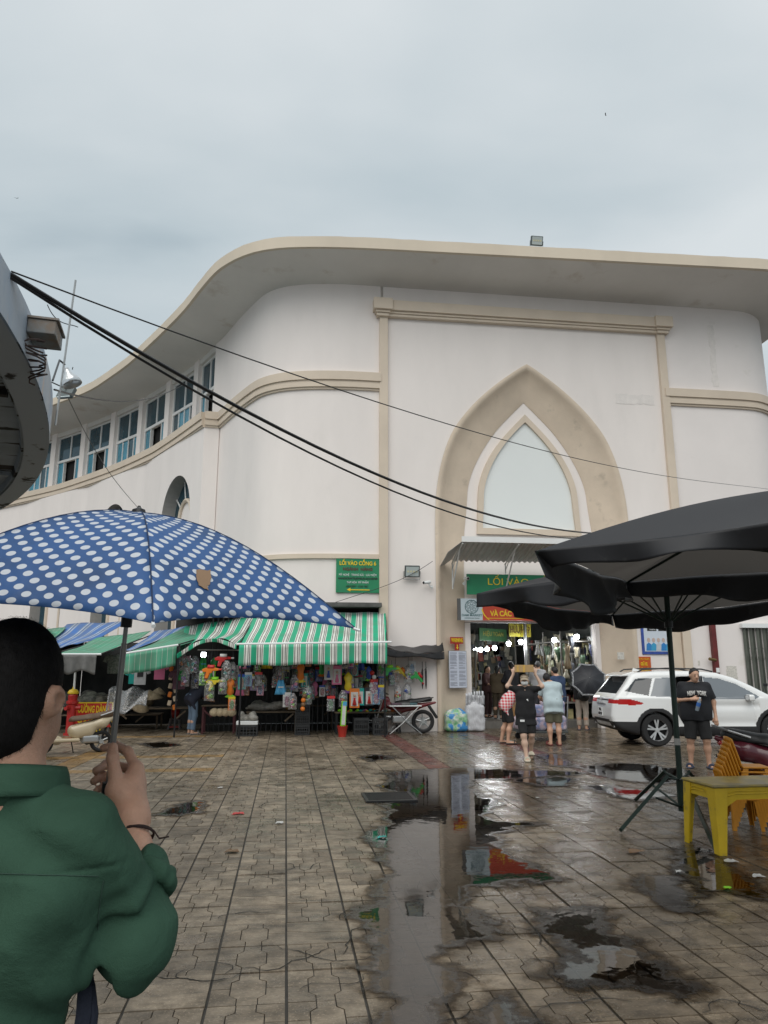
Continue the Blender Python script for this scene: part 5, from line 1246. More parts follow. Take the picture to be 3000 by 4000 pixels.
for k in range(10): MB().cbox(((k % 2) * .14 - .07, 0, 1.65 - .11 * k), (.1, .05, .14), (0, .2 * (-1) ** k, 0)).build('slipper', mat('cream slipper', (.60, .50, .38), .7) if k % 3 else TM['orange'], t, bevel=.02)
# small stall lamp
p = at_v(795, 2557, .1); t = thing('stall_lamp', 'small white square lamp glowing under the bunched awning', 'lamp', p); MB().cbox((0, 0, 0), (.12, .05, .12)).build('diffuser', M_LAMP, t, bevel=.01); MB().box(-.05, .05, .026, .05, -.04, .04).build('bracket', M_BLACK, t)
# ---- hydrant, red sign, pole
p = gnd(272, 2872)
t = thing('fire_hydrant', 'red fire hydrant with a yellow cap beside the scooter', 'hydrant', (p.x, p.y, 0))
MB().lathe([(.16, 0), (.16, .05), (.11, .06), (.11, .75), (.15, .78), (.15, .84), (.11, .86), (.12, .98), (.1, 1.02)], 18).build('barrel', M_RED, t, smooth=False)
MB().lathe([(.13, 1.021), (.14, 1.06), (.10, 1.12), (.03, 1.15), (.03, 1.2)], 18).build('cap', mat('cap yellow', (.70, .48, .03), .4), t)
for a in (0, 2.2, 4.2): MB().tube([(.08 * math.cos(a), .08 * math.sin(a), .68), (.22 * math.cos(a), .22 * math.sin(a), .68)], .06, 10).build('outlet', M_RED, t)
p = at_v(285, 2780, -.3); tag(MB().tube([(0, 0, 0), (-.03, 0, 1.72)], .028, 8).build('white_pole', M_SIGNW, loc=(gnd(290, 2868).x, gnd(290, 2868).y - .3, 0)), 'thin white pole standing against the red hydrant', 'pole')
p0, p1 = at_v(292, 2743, .6), at_v(436, 2850, .6)
t = thing('path_sign', 'red sign with yellow border and lettering behind scooter', 'sign', ((p0.x + p1.x) / 2, .6, 0))
w, zt3 = (p1.x - p0.x) / 2, p0.z
MB().box(-w, w, -.015, .015, .15, zt3).build('board', mat('sign red', (.50, .02, .015), .5), t)
mb = MB(); mb.box(-w, w, -.02, -.016, zt3 - .03, zt3).box(-w, -w + .03, -.02, -.016, .15, zt3 - .031).box(w - .03, w, -.02, -.016, .15, zt3 - .031).build('border', M_YEL, t)
for x in (-w + .1, w - .1): MB().tube([(x, .03, 0), (x, .03, zt3)], .014, 6).build('leg', M_METAL, t)
text('lettering', 'ĐƯỜNG DÀNH', .24, M_YEL, t, (0, -.02, zt3 - .19), width=w * 1.6, bold=.008); text('lettering', 'CHO NGƯỜI', .24, M_YEL, t, (0, -.02, zt3 - .45), width=w * 1.55, bold=.008); text('lettering', 'ĐI BỘ', .24, M_YEL, t, (0, -.02, zt3 - .70), width=w * .9, bold=.008)
# ================================================================== ROUND KIOSK ROOF, WIRES, LAMPS
CK = c2w(-12.65, 1.57); RK = 10.73; ZK0, ZK1 = 3.6, 3.9
M_KFASC = mat('flaking blue white paint', (.56, .58, .60), .6, color2=(.34, .44, .56), vscale=1.1, stain=(.62, .52, .46), stscale=2.6, stlo=.56, sthi=.66, bump=.2, bscale=18, stretch=(1.6, 1.6, .5))
M_KSOF = mat('peeling soffit', (.42, .49, .56), .7, var=.25, vscale=.9, stain=(.012, .012, .012), stscale=1.3, stlo=.565, sthi=.60, stretch=(.55, 2.2, 1))
k_ = thing('kiosk_roof', 'round concrete kiosk roof with flaking blue white rim and peeling underside', 'kiosk', (CK.x, CK.y, 0))
N_ = 220
mb = MB(); mb.lathe([(RK, ZK0), (RK, ZK1)], N_, cap=False); mb.build('rim', M_KFASC, k_, smooth=True)
mb = MB(); mb.lathe([(RK - .001, ZK0), (RK - .22, ZK0 - .015), (RK - .24, ZK0 + .05), (RK - 3.2, ZK0 + .12), (.5, ZK0 + .12)], N_, cap=False); mb.build('underside', M_KSOF, k_, auto=30)
mb = MB(); mb.lathe([(RK - .001, ZK1), (.01, ZK1 + .15)], N_, cap=False); mb.build('top', M_KFASC, k_)
mb = MB(); mb.lathe([(RK - .20, ZK0 - .03), (RK - .001, ZK0 - .02)], N_, cap=False); mb.build('drip_edge', mat('drip edge paint', (.50, .57, .64), .7, stain=(.03, .03, .03), stscale=3, stlo=.58, sthi=.62), k_)
mb = MB()
for a in (-.9, -.6, -.3, 0, .3): mb.cbox((0, 0, 0), (.01, .01, .01))
MB().lathe([(RK - 4.4, 0), (RK - 4.4, ZK0 + .11)], 90, cap=False).build('kiosk_wall', mat('kiosk wall', (.30, .30, .29), .8, var=.3), k_)
for k in range(9):     # radial ribs cast in the soffit
    a = YAW * 0 + math.radians(-30 + 14 * k); MB().cbox((math.cos(a) * (RK - 1.7), math.sin(a) * (RK - 1.7), ZK0 + .06), (2.9, .06, .10), (0, 0, a)).build('soffit_rib', M_KSOF, k_)
def on_rim(px, py, r=None):
    R_ = ray(px, py); r = r or RK; ox, oy = CAM.x - CK.x, CAM.y - CK.y
    A2 = R_.x ** 2 + R_.y ** 2; B2 = 2 * (R_.x * ox + R_.y * oy); C2 = ox * ox + oy * oy - r * r; D = B2 * B2 - 4 * A2 * C2
    t = (-B2 - math.sqrt(max(0, D))) / 2 / A2; return CAM + R_ * t
# junction box on the rim
p = on_rim(128, 1235); rr0 = Vector((p.x - CK.x, p.y - CK.y, 0)).normalized(); ang = math.atan2(rr0.y, rr0.x)
t = thing('junction_box', 'battered blue grey junction box bolted to the kiosk rim', 'box', (p.x, p.y, ZK1 - .14), ang)
MB().box(.0, .17, -.13, .13, -.02, .075).build('box', mat('battered blue box', (.22, .27, .30), .6, color2=(.22, .17, .13), vscale=9), t, bevel=.006)
MB().box(-.01, .185, -.14, .14, .076, .09).build('lid', mat('battered blue box'), t)
mb = MB(); rw = random.Random(8)
for k in range(6): mb.tube([(.05 + .06 * math.sin(i * .9 + k), -.1 + .04 * k + .05 * math.cos(i * .8), -.04 - .03 * k - .01 * i) for i in range(9)], .006, 5)
mb.build('wire_tangle', mat('rusty wire', (.07, .045, .04), .6), t)
# rim lamp on an arm
p = on_rim(206, 1486); q = at_d(272, 1475, p.y * 0 + 6.1)
t = thing('arm_lamp', 'silver reflector lamp on a thin arm from the kiosk rim', 'lamp', q)
lam = t
MB().lathe([(.085, -.07), (.07, -.02), (.035, .03), (.025, .06), (.02, .09)], 16, cap=False).build('reflector', mat('silver reflector', (.62, .64, .65), .28, metal=.7), t, smooth=True, thick=.004, rot=(0, -.42, 0))
MB().lathe([(.012, -.04), (.025, -.015), (.012, .02)], 10).build('bulb', M_SIGNW, t, smooth=True, rot=(0, -.42, 0))
MB().tube([Vector((-.05, 0, .12)), Vector((-.1, 0, .16)), p - Vector(q)], .009, 6).build('arm', M_BLKMET, t)
MB().tube([(-.08, .0, -.45), (-.03, 0, .95)], .009, 6).build('antenna_rod', M_METAL, t)
q = at_d(260, 1535, 8.4)
t = thing('small_floodlight', 'small square floodlight on a wire beside the kiosk rim', 'floodlight', q, -.3); MB().cbox((0, 0, 0), (.2, .06, .16), (-.5, 0, 0)).build('housing', mat('floodlight grey'), t, bevel=.008); MB().cbox((0, -.03, -.018), (.17, .01, .13), (-.5, 0, 0)).build('lens', mat('floodlight glass'), t); MB().tube([(0, 0, .05), (-.25, -.5, .12), on_rim(210, 1540) - q], .008, 5).build('cable', M_BLACK, t)
# ---- cables
def cable(label, a, b_, sag, r, name='cable', group='overhead cables', n=40):
    a, b_ = Vector(a), Vector(b_); pts = []
    for i in range(n + 1):
        t = i / n; p = a.lerp(b_, t); p.z -= sag * 4 * t * (1 - t) * (1.75 - 1.4 * t); pts.append(p)
    return tag(MB().tube(pts, r, 6).build(name, M_BLACK), label, 'cable', group)
w0 = on_rim(42, 1072)
cable('thickest black cable bundle slung from kiosk rim to canopy', w0, at_v(2640, 2100, -1.2), .62, .014)
cable('black cable just under the thick bundle', w0 + Vector((0, 0, -.02)), at_v(2600, 2118, -1.2), .655, .009)
cable('thin wire above the thick bundle crossing the arch', w0 + Vector((0, 0, .02)), at_v(3060, 1920, -.3), .34, .005)
cable('thin pair of wires from kiosk rim to the wing windows', on_rim(212, 1522), at_v(720, 1500, 0) * 0 + (CAM + ray(745, 1490) * 25.5), .25, .009)
cable('slack wire from small floodlight down towards the stalls', at_d(262, 1545, 8.4), at_d(560, 2010, 18), .15, .006)
cable('wire from canopy corner along the wall to the sign', at_v(1690, 2192, -.3), at_v(1290, 2360, -.15), .12, .008)
cable('loose wire end hanging off the cable bundle', at_d(185, 1190, 6), at_d(305, 1278, 6.2), .06, .004)
# birds in the sky
for k, (px, py, d) in enumerate([(65, 775, 60), (2365, 448, 60), (283, 1440, 70)]):
    p = at_d(px, py, d); t = MB().sheet(lambda a, b_: ((a - .5) * .32, (b_ - .5) * .08, .06 * abs(a - .5) * 2), 5, 3).build('bird', M_BLACK, loc=p, thick=.02, rot=(.4, .3 * k, k)); tag(t, ['tiny dark bird high over the kiosk roof', 'tiny dark bird high over the market roof', 'tiny dark bird low beside the rim lamp'][k], 'bird')
# ================================================================== CAR
def crv(pts, n=8):
    return smooth2(pts, n * len(pts))
def inpoly(poly, x, z): return poly_sdf2(poly, np.asarray(x, np.float32), np.asarray(z, np.float32)) < 0
M_CARW = mat('white car paint', (.78, .79, .79), .25, coat=.8)
M_CLAD = mat('black cladding', (.018, .018, .02), .55)
M_TINT = mat('tinted car glass', (.02, .024, .028), .04, spec=.9)
M_TINT2 = mat('grey side glass', (.16, .18, .20), .05, spec=.9)
M_TAIL = mat('tail lamp red', (.42, .008, .008), .15, spec=.8)
M_TAILE = mat('tail lamp lit red', (.40, .012, .012), .2, emit=(1, .03, .02), estr=.03)
M_SILV = mat('silver trim', (.60, .61, .62), .3, metal=.6)
M_TYRE = mat('tyre rubber', (.014, .014, .015), .75, bump=.2, bscale=60)
M_SEAT = mat('car seat fabric', (.03, .03, .032), .8)
# x = 0 at the rear axle, forward +x, right side of the car is -y
car = thing('white_suv', 'white compact SUV with its rear side door open', 'car', (0, 0, 0))
# outline of the side view (body incl. roof)
SIDE = [(-.93, .52), (-.95, .62), (-.93, .80), (-.90, .93), (-.87, 1.02), (-.78, 1.12), (-.60, 1.32), (-.46, 1.50), (-.42, 1.545), (-.30, 1.575), (.1, 1.60), (.6, 1.612), (1.1, 1.60), (1.5, 1.565), (1.85, 1.46), (2.2, 1.29), (2.5, 1.12), (2.62, 1.06), (3.0, 1.03), (3.3, .98), (3.48, .90), (3.54, .78), (3.55, .55), (3.50, .40), (3.42, .27), (3.1, .22), (2.0, .205), (.6, .205), (-.45, .24), (-.75, .33), (-.88, .42)]
GREEN_ = [(-.66, 1.05), (-.40, 1.43), (0, 1.49), (.7, 1.51), (1.2, 1.50), (1.55, 1.46), (1.9, 1.34), (2.2, 1.17), (2.42, 1.03), (1.0, .99), (0, 1.03)]
def car_sdf(P):
    X, Y, Z = P[..., 0], P[..., 1], P[..., 2]
    x1 = P[:, 0, :, 0]; z1 = P[:, 0, :, 2]
    side = poly_sdf2(SIDE, x1, z1)[:, None, :]
    # half width: plan taper at the ends, tumblehome above the belt, haunch lines
    W = .90 - .10 * np.clip((-.35 - X) / .6, 0, 1) ** 2 * 1.3 - .16 * np.clip((X - 2.75) / .8, 0, 1) ** 2
    W = W - np.clip(Z - 1.02, 0, 1) * .34 - .05 * np.clip((.45 - Z) / .25, 0, 1) ** 2
    W = W - .022 * np.exp(-((Z - .86) / .07) ** 2) * ((X > .5) & (X < 2.3)) + .018 * np.exp(-((X - 0) ** 2 + (Z - .55) ** 2) / .35) + .012 * np.exp(-((X - 2.64) ** 2 + (Z - .55) ** 2) / .35)
    W = W - .02 * np.exp(-((Z - .50) / .10) ** 2) * ((X > .45) & (X < 2.2))
    dw = np.abs(Y) - W
    k = .07; a, b_ = np.broadcast_to(side, dw.shape), dw
    h = np.clip(.5 - .5 * (b_ - a) / k, 0, 1); d = b_ + (a - b_) * h + k * h * (1 - h)
    # rear screen and plate recess
    for wx in (0., 2.64):
        rw = np.sqrt((X - wx) ** 2 + (Z - .345) ** 2) - .385
        d = np.maximum(d, -np.maximum(rw, .52 - np.abs(Y)))
    # glass set in a little
    gl = poly_sdf2(GREEN_, x1, z1)[:, None, :]
    d = np.where((gl < 0) & (np.abs(Y) > .3), d + np.minimum(.012, -gl * .4), d)
    # open rear right door and hollow cabin behind it
    dr = poly_sdf2(DOOR, x1, z1)[:, None, :]
    d = np.maximum(d, -np.maximum(np.maximum(np.broadcast_to(dr, d.shape), Y + .45), -1.2 - Y))
    cab = np.maximum.reduce([.42 - X, X - 2.0, np.abs(Y) - .70, .34 - Z, np.broadcast_to(side, d.shape) + .07])
    d = np.maximum(d, -cab)
    seam = np.minimum(np.abs(X - 1.12 - .0 * Z), np.abs(X - 2.18 + .06 * (Z - .6)))
    d = np.where((seam < .009) & (Z > .36) & (Z < 1.0) & (np.abs(Y) > .6), d + .010, d)
    return d
DOOR = [(.46, .98), (.50, 1.36), (.56, 1.47), (1.04, 1.50), (1.07, .42), (.62, .42), (.50, .62), (.42, .80)]
car_sdf.bb = (np.array([-1.0, -.95, .18]), np.array([3.6, .95, 1.66]))
V, Q = surf(car_sdf, .0165)
C = V[Q].mean(1); e1 = V[Q[:, 1]] - V[Q[:, 0]]; e2 = V[Q[:, 3]] - V[Q[:, 0]]; NQ = np.cross(e1, e2); NQ /= np.maximum(1e-9, np.linalg.norm(NQ, axis=1))[:, None]
x, y, z = C.T; ay = np.abs(y)
cls = np.zeros(len(Q), int)
SG_Q = [(-.10, 1.06), (.08, 1.44), (.42, 1.47), (.40, 1.04)]           # rear quarter glass
SG_R = [(.50, 1.03), (.54, 1.43), (.95, 1.475), (1.08, 1.475), (1.08, 1.00)]
SG_F = [(1.16, 1.00), (1.16, 1.475), (1.5, 1.44), (1.85, 1.33), (2.15, 1.16), (2.32, 1.045), (2.2, 1.00)]
side_f = ay > .55
def setc(m, c): cls[m] = c
# rear screen (tail gate glass), wraps to a dark D-pillar
rear = (x < -.42) & (ay < .66 - .10 * np.clip((z - 1.12) / .36, 0, 1)) & (z > 1.11) & (z < 1.47)
setc(rear, 1)
DP = [(-.64, 1.17), (-.36, 1.435), (.02, 1.45), (-.14, 1.07)]
setc(side_f & inpoly(DP, x, z), 1)
setc(side_f & (inpoly(SG_F, x, z)), 2); setc(side_f & inpoly(SG_Q, x, z), 2); setc((y > .5) & inpoly(SG_R, x, z), 1)
ws = (x > 1.55) & (NQ[:, 2] > .3) & (NQ[:, 0] > .25) & (ay < .62) & (z > 1.10) & (z < 1.52); setc(ws, 1)
# cladding
clad = (z < .42) & (x > -.5); clad |= (x <= -.35) & (z < .56) & ~((x < -.35) & (ay > .55) & (z > .52 + .0 * x))
for wx in (0., 2.64): clad |= (np.hypot(x - wx, z - .345) < .475) & side_f & (z < .80)
setc(clad & (cls == 0), 3)
setc((ay < .705) & (x > .40) & (x < 2.05) & (z > .32) & (z < 1.56) & (cls == 0) & ((ay < .69)) & (np.abs(NQ[:, 1]) + np.abs(NQ[:, 2]) + np.abs(NQ[:, 0]) > 0) & (z < 1.50) & ~((z > 1.46) & (NQ[:, 2] > .3)) & ~((x > 1.5) & (NQ[:, 2] > .3)), 4)
# the cut edge of the door opening stays white; cabin inside is dark trim
TL = [(-.96, .905), (-.96, .985), (-.55, 1.0), (-.30, .93), (-.26, .90), (-.50, .868)]
setc((x < -.2) & inpoly(TL, x, z) & (ay > .42), 5)
setc((x < -.80) & (ay <= .42) & (z > .945) & (z < .975), 3)
setc((x < -.80) & (ay < .50) & (z > .385) & (z < .485), 6)
names = ['body', 'rear_glass', 'side_glass', 'cladding', 'cabin_trim', 'tail_lamp', 'skid_plate']
mats_ = [M_CARW, M_TINT, M_TINT2, M_CLAD, M_SEAT, M_TAILE, M_SILV]
cls[(cls == 2) & (y < 0) & (x > 1.1)] = 7; cls[(cls == 2) & (y > 0) & (x > 1.1)] = 8; cls[(cls == 2) & (y > 0)] = 9
cls[(cls == 1) & (x > 1.5)] = 10; cls[(cls == 1) & (y > .5) & inpoly(SG_R, x, z)] = 11; cls[(cls == 5) & (y > 0)] = 12
names += ['side_glass', 'side_glass', 'side_glass', 'windscreen', 'side_glass', 'tail_lamp']; mats_ += [M_TINT2, M_TINT2, M_TINT2, M_TINT, M_TINT, M_TAILE]
for k in range(13):
    F_ = Q[cls == k]
    if not len(F_): continue
    u, inv = np.unique(F_, return_inverse=True); mesh_np(names[k], V[u], inv.reshape(F_.shape), mats_[k], car)
# wheels
def wheel(parent, x, y, s, r=.345, w=.21, spokes=5, name='wheel', rimm=None):
    t = MB().lathe([(r * .66, -w / 2), (r * .92, -w / 2), (r, -w * .36), (r, w * .36), (r * .92, w / 2), (r * .66, w / 2)], 32, (0, 0, 0), 'y', cap=False).build(name, M_TYRE, parent, loc=(x, y, r), smooth=False)
    f = -s * w * .42
    MB().lathe([(r * .67, -w * .48), (r * .64, -w * .3), (r * .64, w * .3), (r * .67, w * .48)], 28, (0, 0, 0), 'y', cap=False).build('rim', M_SILV, t)
    MB().lathe([(.001, 0), (r * .64, 0)], 24, (0, f * .2, 0), 'y').build('brake_disc', M_BLKMET, t)
    mb = MB()
    for k in range(spokes):
        a = 2 * math.pi * k / spokes + .3
        for da in (-.17, .17):
            c_, s_ = math.cos(a + da), math.sin(a + da); c0, s0 = math.cos(a + da * .5), math.sin(a + da * .5)
            p_ = Vector((-s_, 0, c_)) * .022
            a0 = Vector((c0 * r * .12, f * .9, s0 * r * .12)); a1 = Vector((c_ * r * .65, f, s_ * r * .65)); q_ = Vector((-s0, 0, c0)) * .014; dv = Vector((0, -f * .25, 0))
            mb.add([a0 - q_, a0 + q_, a1 + p_ * 1.3, a1 - p_ * .6, a0 - q_ + dv, a0 + q_ + dv, a1 + p_ * 1.3 + dv, a1 - p_ * .6 + dv], [(0, 1, 2, 3), (4, 7, 6, 5), (0, 4, 5, 1), (1, 5, 6, 2), (2, 6, 7, 3), (3, 7, 4, 0)])
    mb.lathe([(.001, f * 1.02), (r * .14, f * 1.0), (r * .16, f * .7)], 14, (0, 0, 0), 'y'); mb.build('spokes', rimm or M_SILV, t)
    return t
for wx in (0, 2.64):
    for s_ in (1, -1): wheel(car, wx, -s_ * .79, s_)
# roof rails, fin, spoiler, mirror, badge, plate
for s_ in (1, -1): MB().tube([(-.25, s_ * .60, 1.575), (-.15, s_ * .60, 1.635), (.4, s_ * .60, 1.665), (1.2, s_ * .60, 1.645), (1.45, s_ * .60, 1.59)], .018, 6).build('roof_rail', M_CLAD, car)
MB().prism([(-.16, 1.59), (.02, 1.61), (.0, 1.63), (-.13, 1.67)], lambda a, b_, s: (a, -.02 + .04 * s, b_)).build('antenna_fin', M_CARW, car)
MB().prism([(-.62, 1.49), (-.60, 1.52), (-.40, 1.58), (-.30, 1.575), (-.42, 1.50)], lambda a, b_, s: (a, -.60 + 1.2 * s, b_)).build('spoiler', M_CARW, car, bevel=.012)
t = blob('mirror', s_box((2.06, -.98, 1.03), (.07, .10, .07), .04), .012, M_CARW, car); MB().cbox((2.0, -.98, 1.03), (.012, .17, .11)).build('mirror_glass', M_TINT, t); MB().cbox((2.1, -.89, 1.0), (.05, .12, .03)).build('mirror_stem', M_CLAD, t)
MB().cbox((-.957, -.0, .70), (.012, .30, .20)).build('number_plate', M_SIGNW, car); pl = car.children[-1]
text('plate_text', '79A', .085, M_BLACK, car, (-.966, 0, .745), (math.pi / 2, 0, -math.pi / 2), width=.15); text('plate_text', '668.90', .085, M_BLACK, car, (-.966, 0, .655), (math.pi / 2, 0, -math.pi / 2), width=.24)
mb = MB(); mb.tube([(-.93, .055 * math.cos(i * .5236), 1.0 + .04 * math.sin(i * .5236)) for i in range(13)], .007, 5); mb.tube([(-.932, .02 * math.cos(i * .5236), 1.0 + .038 * math.sin(i * .5236)) for i in range(13)], .005, 5); mb.tube([(-.93, .04 * math.cos(i * .5236), 1.018 + .015 * math.sin(i * .5236)) for i in range(13)], .005, 5); mb.build('badge', M_SILV, car)
text('badge_text', 'CROSS', .055, M_SILV, car, (-.965, .0, .905), (math.pi / 2, 0, -math.pi / 2), width=.34)
MB().cbox((-.93, 0, .885), (.03, .62, .022)).build('chrome_strip', M_SILV, car)
for s_ in (1, -1): MB().cbox((-.86, s_ * .66, .46), (.03, .09, .14), (0, 0, s_ * .45)).build('rear_reflector', M_SILV, car, bevel=.01)
# seats and steering wheel seen through the opening
for sx, sy in ((.60, -.36), (.60, .36), (1.35, -.38), (1.35, .38)):
    s_ = blob('seat', s_union([s_box((sx + .22, sy, .58), (.25, .24, .09), .06), s_box((sx - .02, sy, .86), (.09, .23, .30), .06, (0, -.25, 0)), s_box((sx - .11, sy, 1.22), (.05, .12, .09), .04, (0, -.25, 0))], .02), .025, M_SEAT, car)
MB().lathe([(.17, -.012), (.185, 0), (.17, .012)], 20, (0, 0, 0), 'x', cap=False).build('steering_wheel', M_CLAD, car, loc=(1.86, .38, .95), rot=(0, .4, 0))
# the open rear door, swung out on its front hinge
dr = bpy.data.objects.new('rear_door', None); col.objects.link(dr); dr.parent = car; dr.location = (1.10, -.90, 0); dr.rotation_euler = (0, 0, math.radians(62))
DPAN = [(x_ - 1.07, z_) for x_, z_ in [(.47, .99), (.42, .82), (.50, .64), (.62, .44), (1.06, .44), (1.06, .99)]]
MB().prism(DPAN, lambda a, b_, s: (a, -.02 + .10 * s + (.03 if .5 < b_ < .9 else 0) * (1 - s) * -1, b_)).build('door_panel', M_CARW, dr, bevel=.02)
MB().prism([(x_ - 1.07, z_) for x_, z_ in [(.55, .52), (.95, .52), (1.02, .96), (.52, .96)]], lambda a, b_, s: (a, .085 + .02 * s, b_)).build('door_trim', M_SEAT, dr, bevel=.01)
MB().tube([(x_ - 1.07, .04, z_) for x_, z_ in [(.48, 1.0), (.54, 1.42), (.64, 1.475), (1.05, 1.49), (1.06, 1.0)]], .022, 6).build('window_frame', M_CLAD, dr)
MB().prism([(x_ - 1.07, z_) for x_, z_ in [(.50, 1.0), (.56, 1.42), (.65, 1.46), (1.04, 1.475), (1.04, 1.0)]], lambda a, b_, s: (a, .038 + .004 * s, b_)).build('door_glass', M_TINT2, dr)
MB().cbox((-.42, -.045, .90), (.16, .03, .03)).build('door_handle', M_CARW, dr)
rw0 = gnd(2567, 2915); hd = math.radians(-6.5)
car.location = (rw0.x - math.sin(hd) * .79 * -1 * 0 - .79 * math.sin(hd), rw0.y + .79 * math.cos(hd), 0); car.rotation_euler = (0, 0, hd)

# ================================================================== TWO-WHEELERS
M_CREAM = mat('cream fairing', (.60, .50, .34), .25, coat=.5)
M_BROWN = mat('brown seat vinyl', (.11, .065, .035), .5)
M_ALU = mat('cast aluminium', (.45, .46, .46), .35, metal=.7)
def bike_wheel(parent, x, r=.26, w=.1, name='wheel'):
    t = MB().lathe([(r * .74, -w * .3), (r * .9, -w / 2), (r, -w * .2), (r, w * .2), (r * .9, w / 2), (r * .74, w * .3)], 26, (0, 0, 0), 'y', cap=False).build(name, M_TYRE, parent, loc=(x, 0, r), smooth=True)
    MB().lathe([(r * .74, -w * .28), (r * .66, -w * .2), (r * .66, w * .2), (r * .74, w * .28)], 24, (0, 0, 0), 'y', cap=False).build('rim', M_BLKMET, t)
    mb = MB()
    for k in range(5): a = 2 * math.pi * k / 5; mb.tube([(.03 * math.cos(a), 0, .03 * math.sin(a)), (r * .68 * math.cos(a + .2), 0, r * .68 * math.sin(a + .2))], .016, 6)
    mb.lathe([(.05, -.05), (.05, .05)], 12, (0, 0, 0), 'y'); mb.build('spokes', M_ALU, t); return t
def scooter(name, label, loc, rz, body, seat, group=None, bags=False):
    t = thing(name, label, 'scooter', loc, rz, group)      # x forward, rear wheel at -.62
    bike_wheel(t, -.62, .24); bike_wheel(t, .62, .25)
    blob('rear_fairing', s_union([s_cap((-.02, 0, .50), (-.62, 0, .66), .13, .12), s_cap((-.62, 0, .66), (-.92, 0, .80), .12, .035), s_cap((-.1, 0, .42), (-.35, 0, .47), .12, .12)], .08), .02, body, t)
    blob('seat', s_cut(s_union([s_cap((.0, 0, .72), (-.35, 0, .73), .10, .12), s_cap((-.35, 0, .73), (-.78, 0, .84), .12, .09)], .06), (0, 0, .70), (-.1, 0, -1)), .018, seat, t)
    blob('leg_shield', s_union([s_box((.42, 0, .62), (.035, .20, .30), .03, (0, -.28, 0)), s_cap((.38, 0, .9), (.30, 0, 1.0), .12, .07), s_cap((.52, 0, .68), (.58, 0, .50), .12, .08)], .08), .02, body, t)
    blob('floorboard', s_union([s_box((.15, 0, .30), (.30, .17, .04), .03), s_cap((-.1, -.12, .34), (-.5, -.12, .36), .05, .04), s_cap((.4, 0, .33), (.3, 0, .3), .1, .1)], .05), .02, body, t)
    MB().tube([(.62, 0, .25), (.45, 0, .8), (.34, 0, 1.0)], .03, 8).build('fork', M_BLKMET, t)
    hb = MB().tube([(.26, -.34, 1.06), (.32, -.14, 1.05), (.34, 0, 1.03), (.32, .14, 1.05), (.26, .34, 1.06)], .014, 6).build('handlebar', M_BLKMET, t)
    for s_ in (1, -1):
        MB().tube([(.28, s_ * .24, 1.06), (.25, s_ * .36, 1.06)], .02, 8).build('grip', M_BLACK, hb); MB().tube([(.3, s_ * .2, 1.06), (.3, s_ * .3, 1.22)], .007, 5).build('mirror_stem', M_BLKMET, hb); MB().lathe([(.001, -.008), (.05, -.006), (.05, .006), (.001, .008)], 12, (0, 0, 0), 'x').build('mirror', M_BLACK, hb, loc=(.3, s_ * .31, 1.26))
    blob('engine', s_union([s_cap((-.25, -.13, .30), (-.60, -.14, .26), .075, .085), s_box((-.38, 0, .30), (.18, .10, .09), .04)], .03), .018, M_ALU, t)
    blob('exhaust', s_union([s_cap((-.35, -.17, .20), (-.82, -.20, .30), .045, .06)], .01), .018, M_BLKMET, t)
    MB().tube([(-.62, -.03, .24), (-.72, -.03, .55)], .025, 8).build('shock', M_BLKMET, t)
    blob('rear_mudguard', s_union([s_box((-.86, 0, .52), (.02, .08, .18), .015, (0, .45, 0))], .01), .016, M_BLKMET, t)
    MB().cbox((-.905, 0, .60), (.008, .17, .13), (0, .45, 0)).build('number_plate', M_SIGNW, t)
    text('plate_text', '79-N1', .05, M_BLACK, t, (-.907, 0, .625), (math.pi / 2 + .0, .0, -math.pi / 2), width=.11); text('plate_text', '045.12', .05, M_BLACK, t, (-.93, 0, .578), (math.pi / 2, 0, -math.pi / 2), width=.13)
    blob('tail_lamp', s_cap((-.88, -.07, .74), (-.88, .07, .74), .035), .014, M_TAIL, t)
    gr = MB().tube([(-.55, -.13, .82), (-.8, -.12, .90), (-.95, -.06, .95), (-.95, .06, .95), (-.8, .12, .90), (-.55, .13, .82)], .016, 6).build('grab_rail', mat('grey grab rail', (.36, .37, .38), .35, metal=.5), t)
    MB().tube([(0, -.08, .28), (-.08, -.16, .0)], .014, 6).build('side_stand', M_BLKMET, t)
    blob('front_mudguard', s_cut(s_box((.62, 0, .34), (.26, .055, .19), .05), (.62, 0, .34), (.15, 0, -1)), .018, body, t)
    return t
pr, pf = gnd(405, 2938), gnd(175, 2948)
an = math.atan2(pf.y - pr.y, pf.x - pr.x)
ctr = Vector((pr.x, pr.y, 0)) + Vector((math.cos(an), math.sin(an), 0)) * .62
scooter('cream_scooter', 'cream scooter with brown seat parked by the red sign', (ctr.x, ctr.y, 0), an + .12, M_CREAM, M_BROWN).scale = (.9, .9, .88)
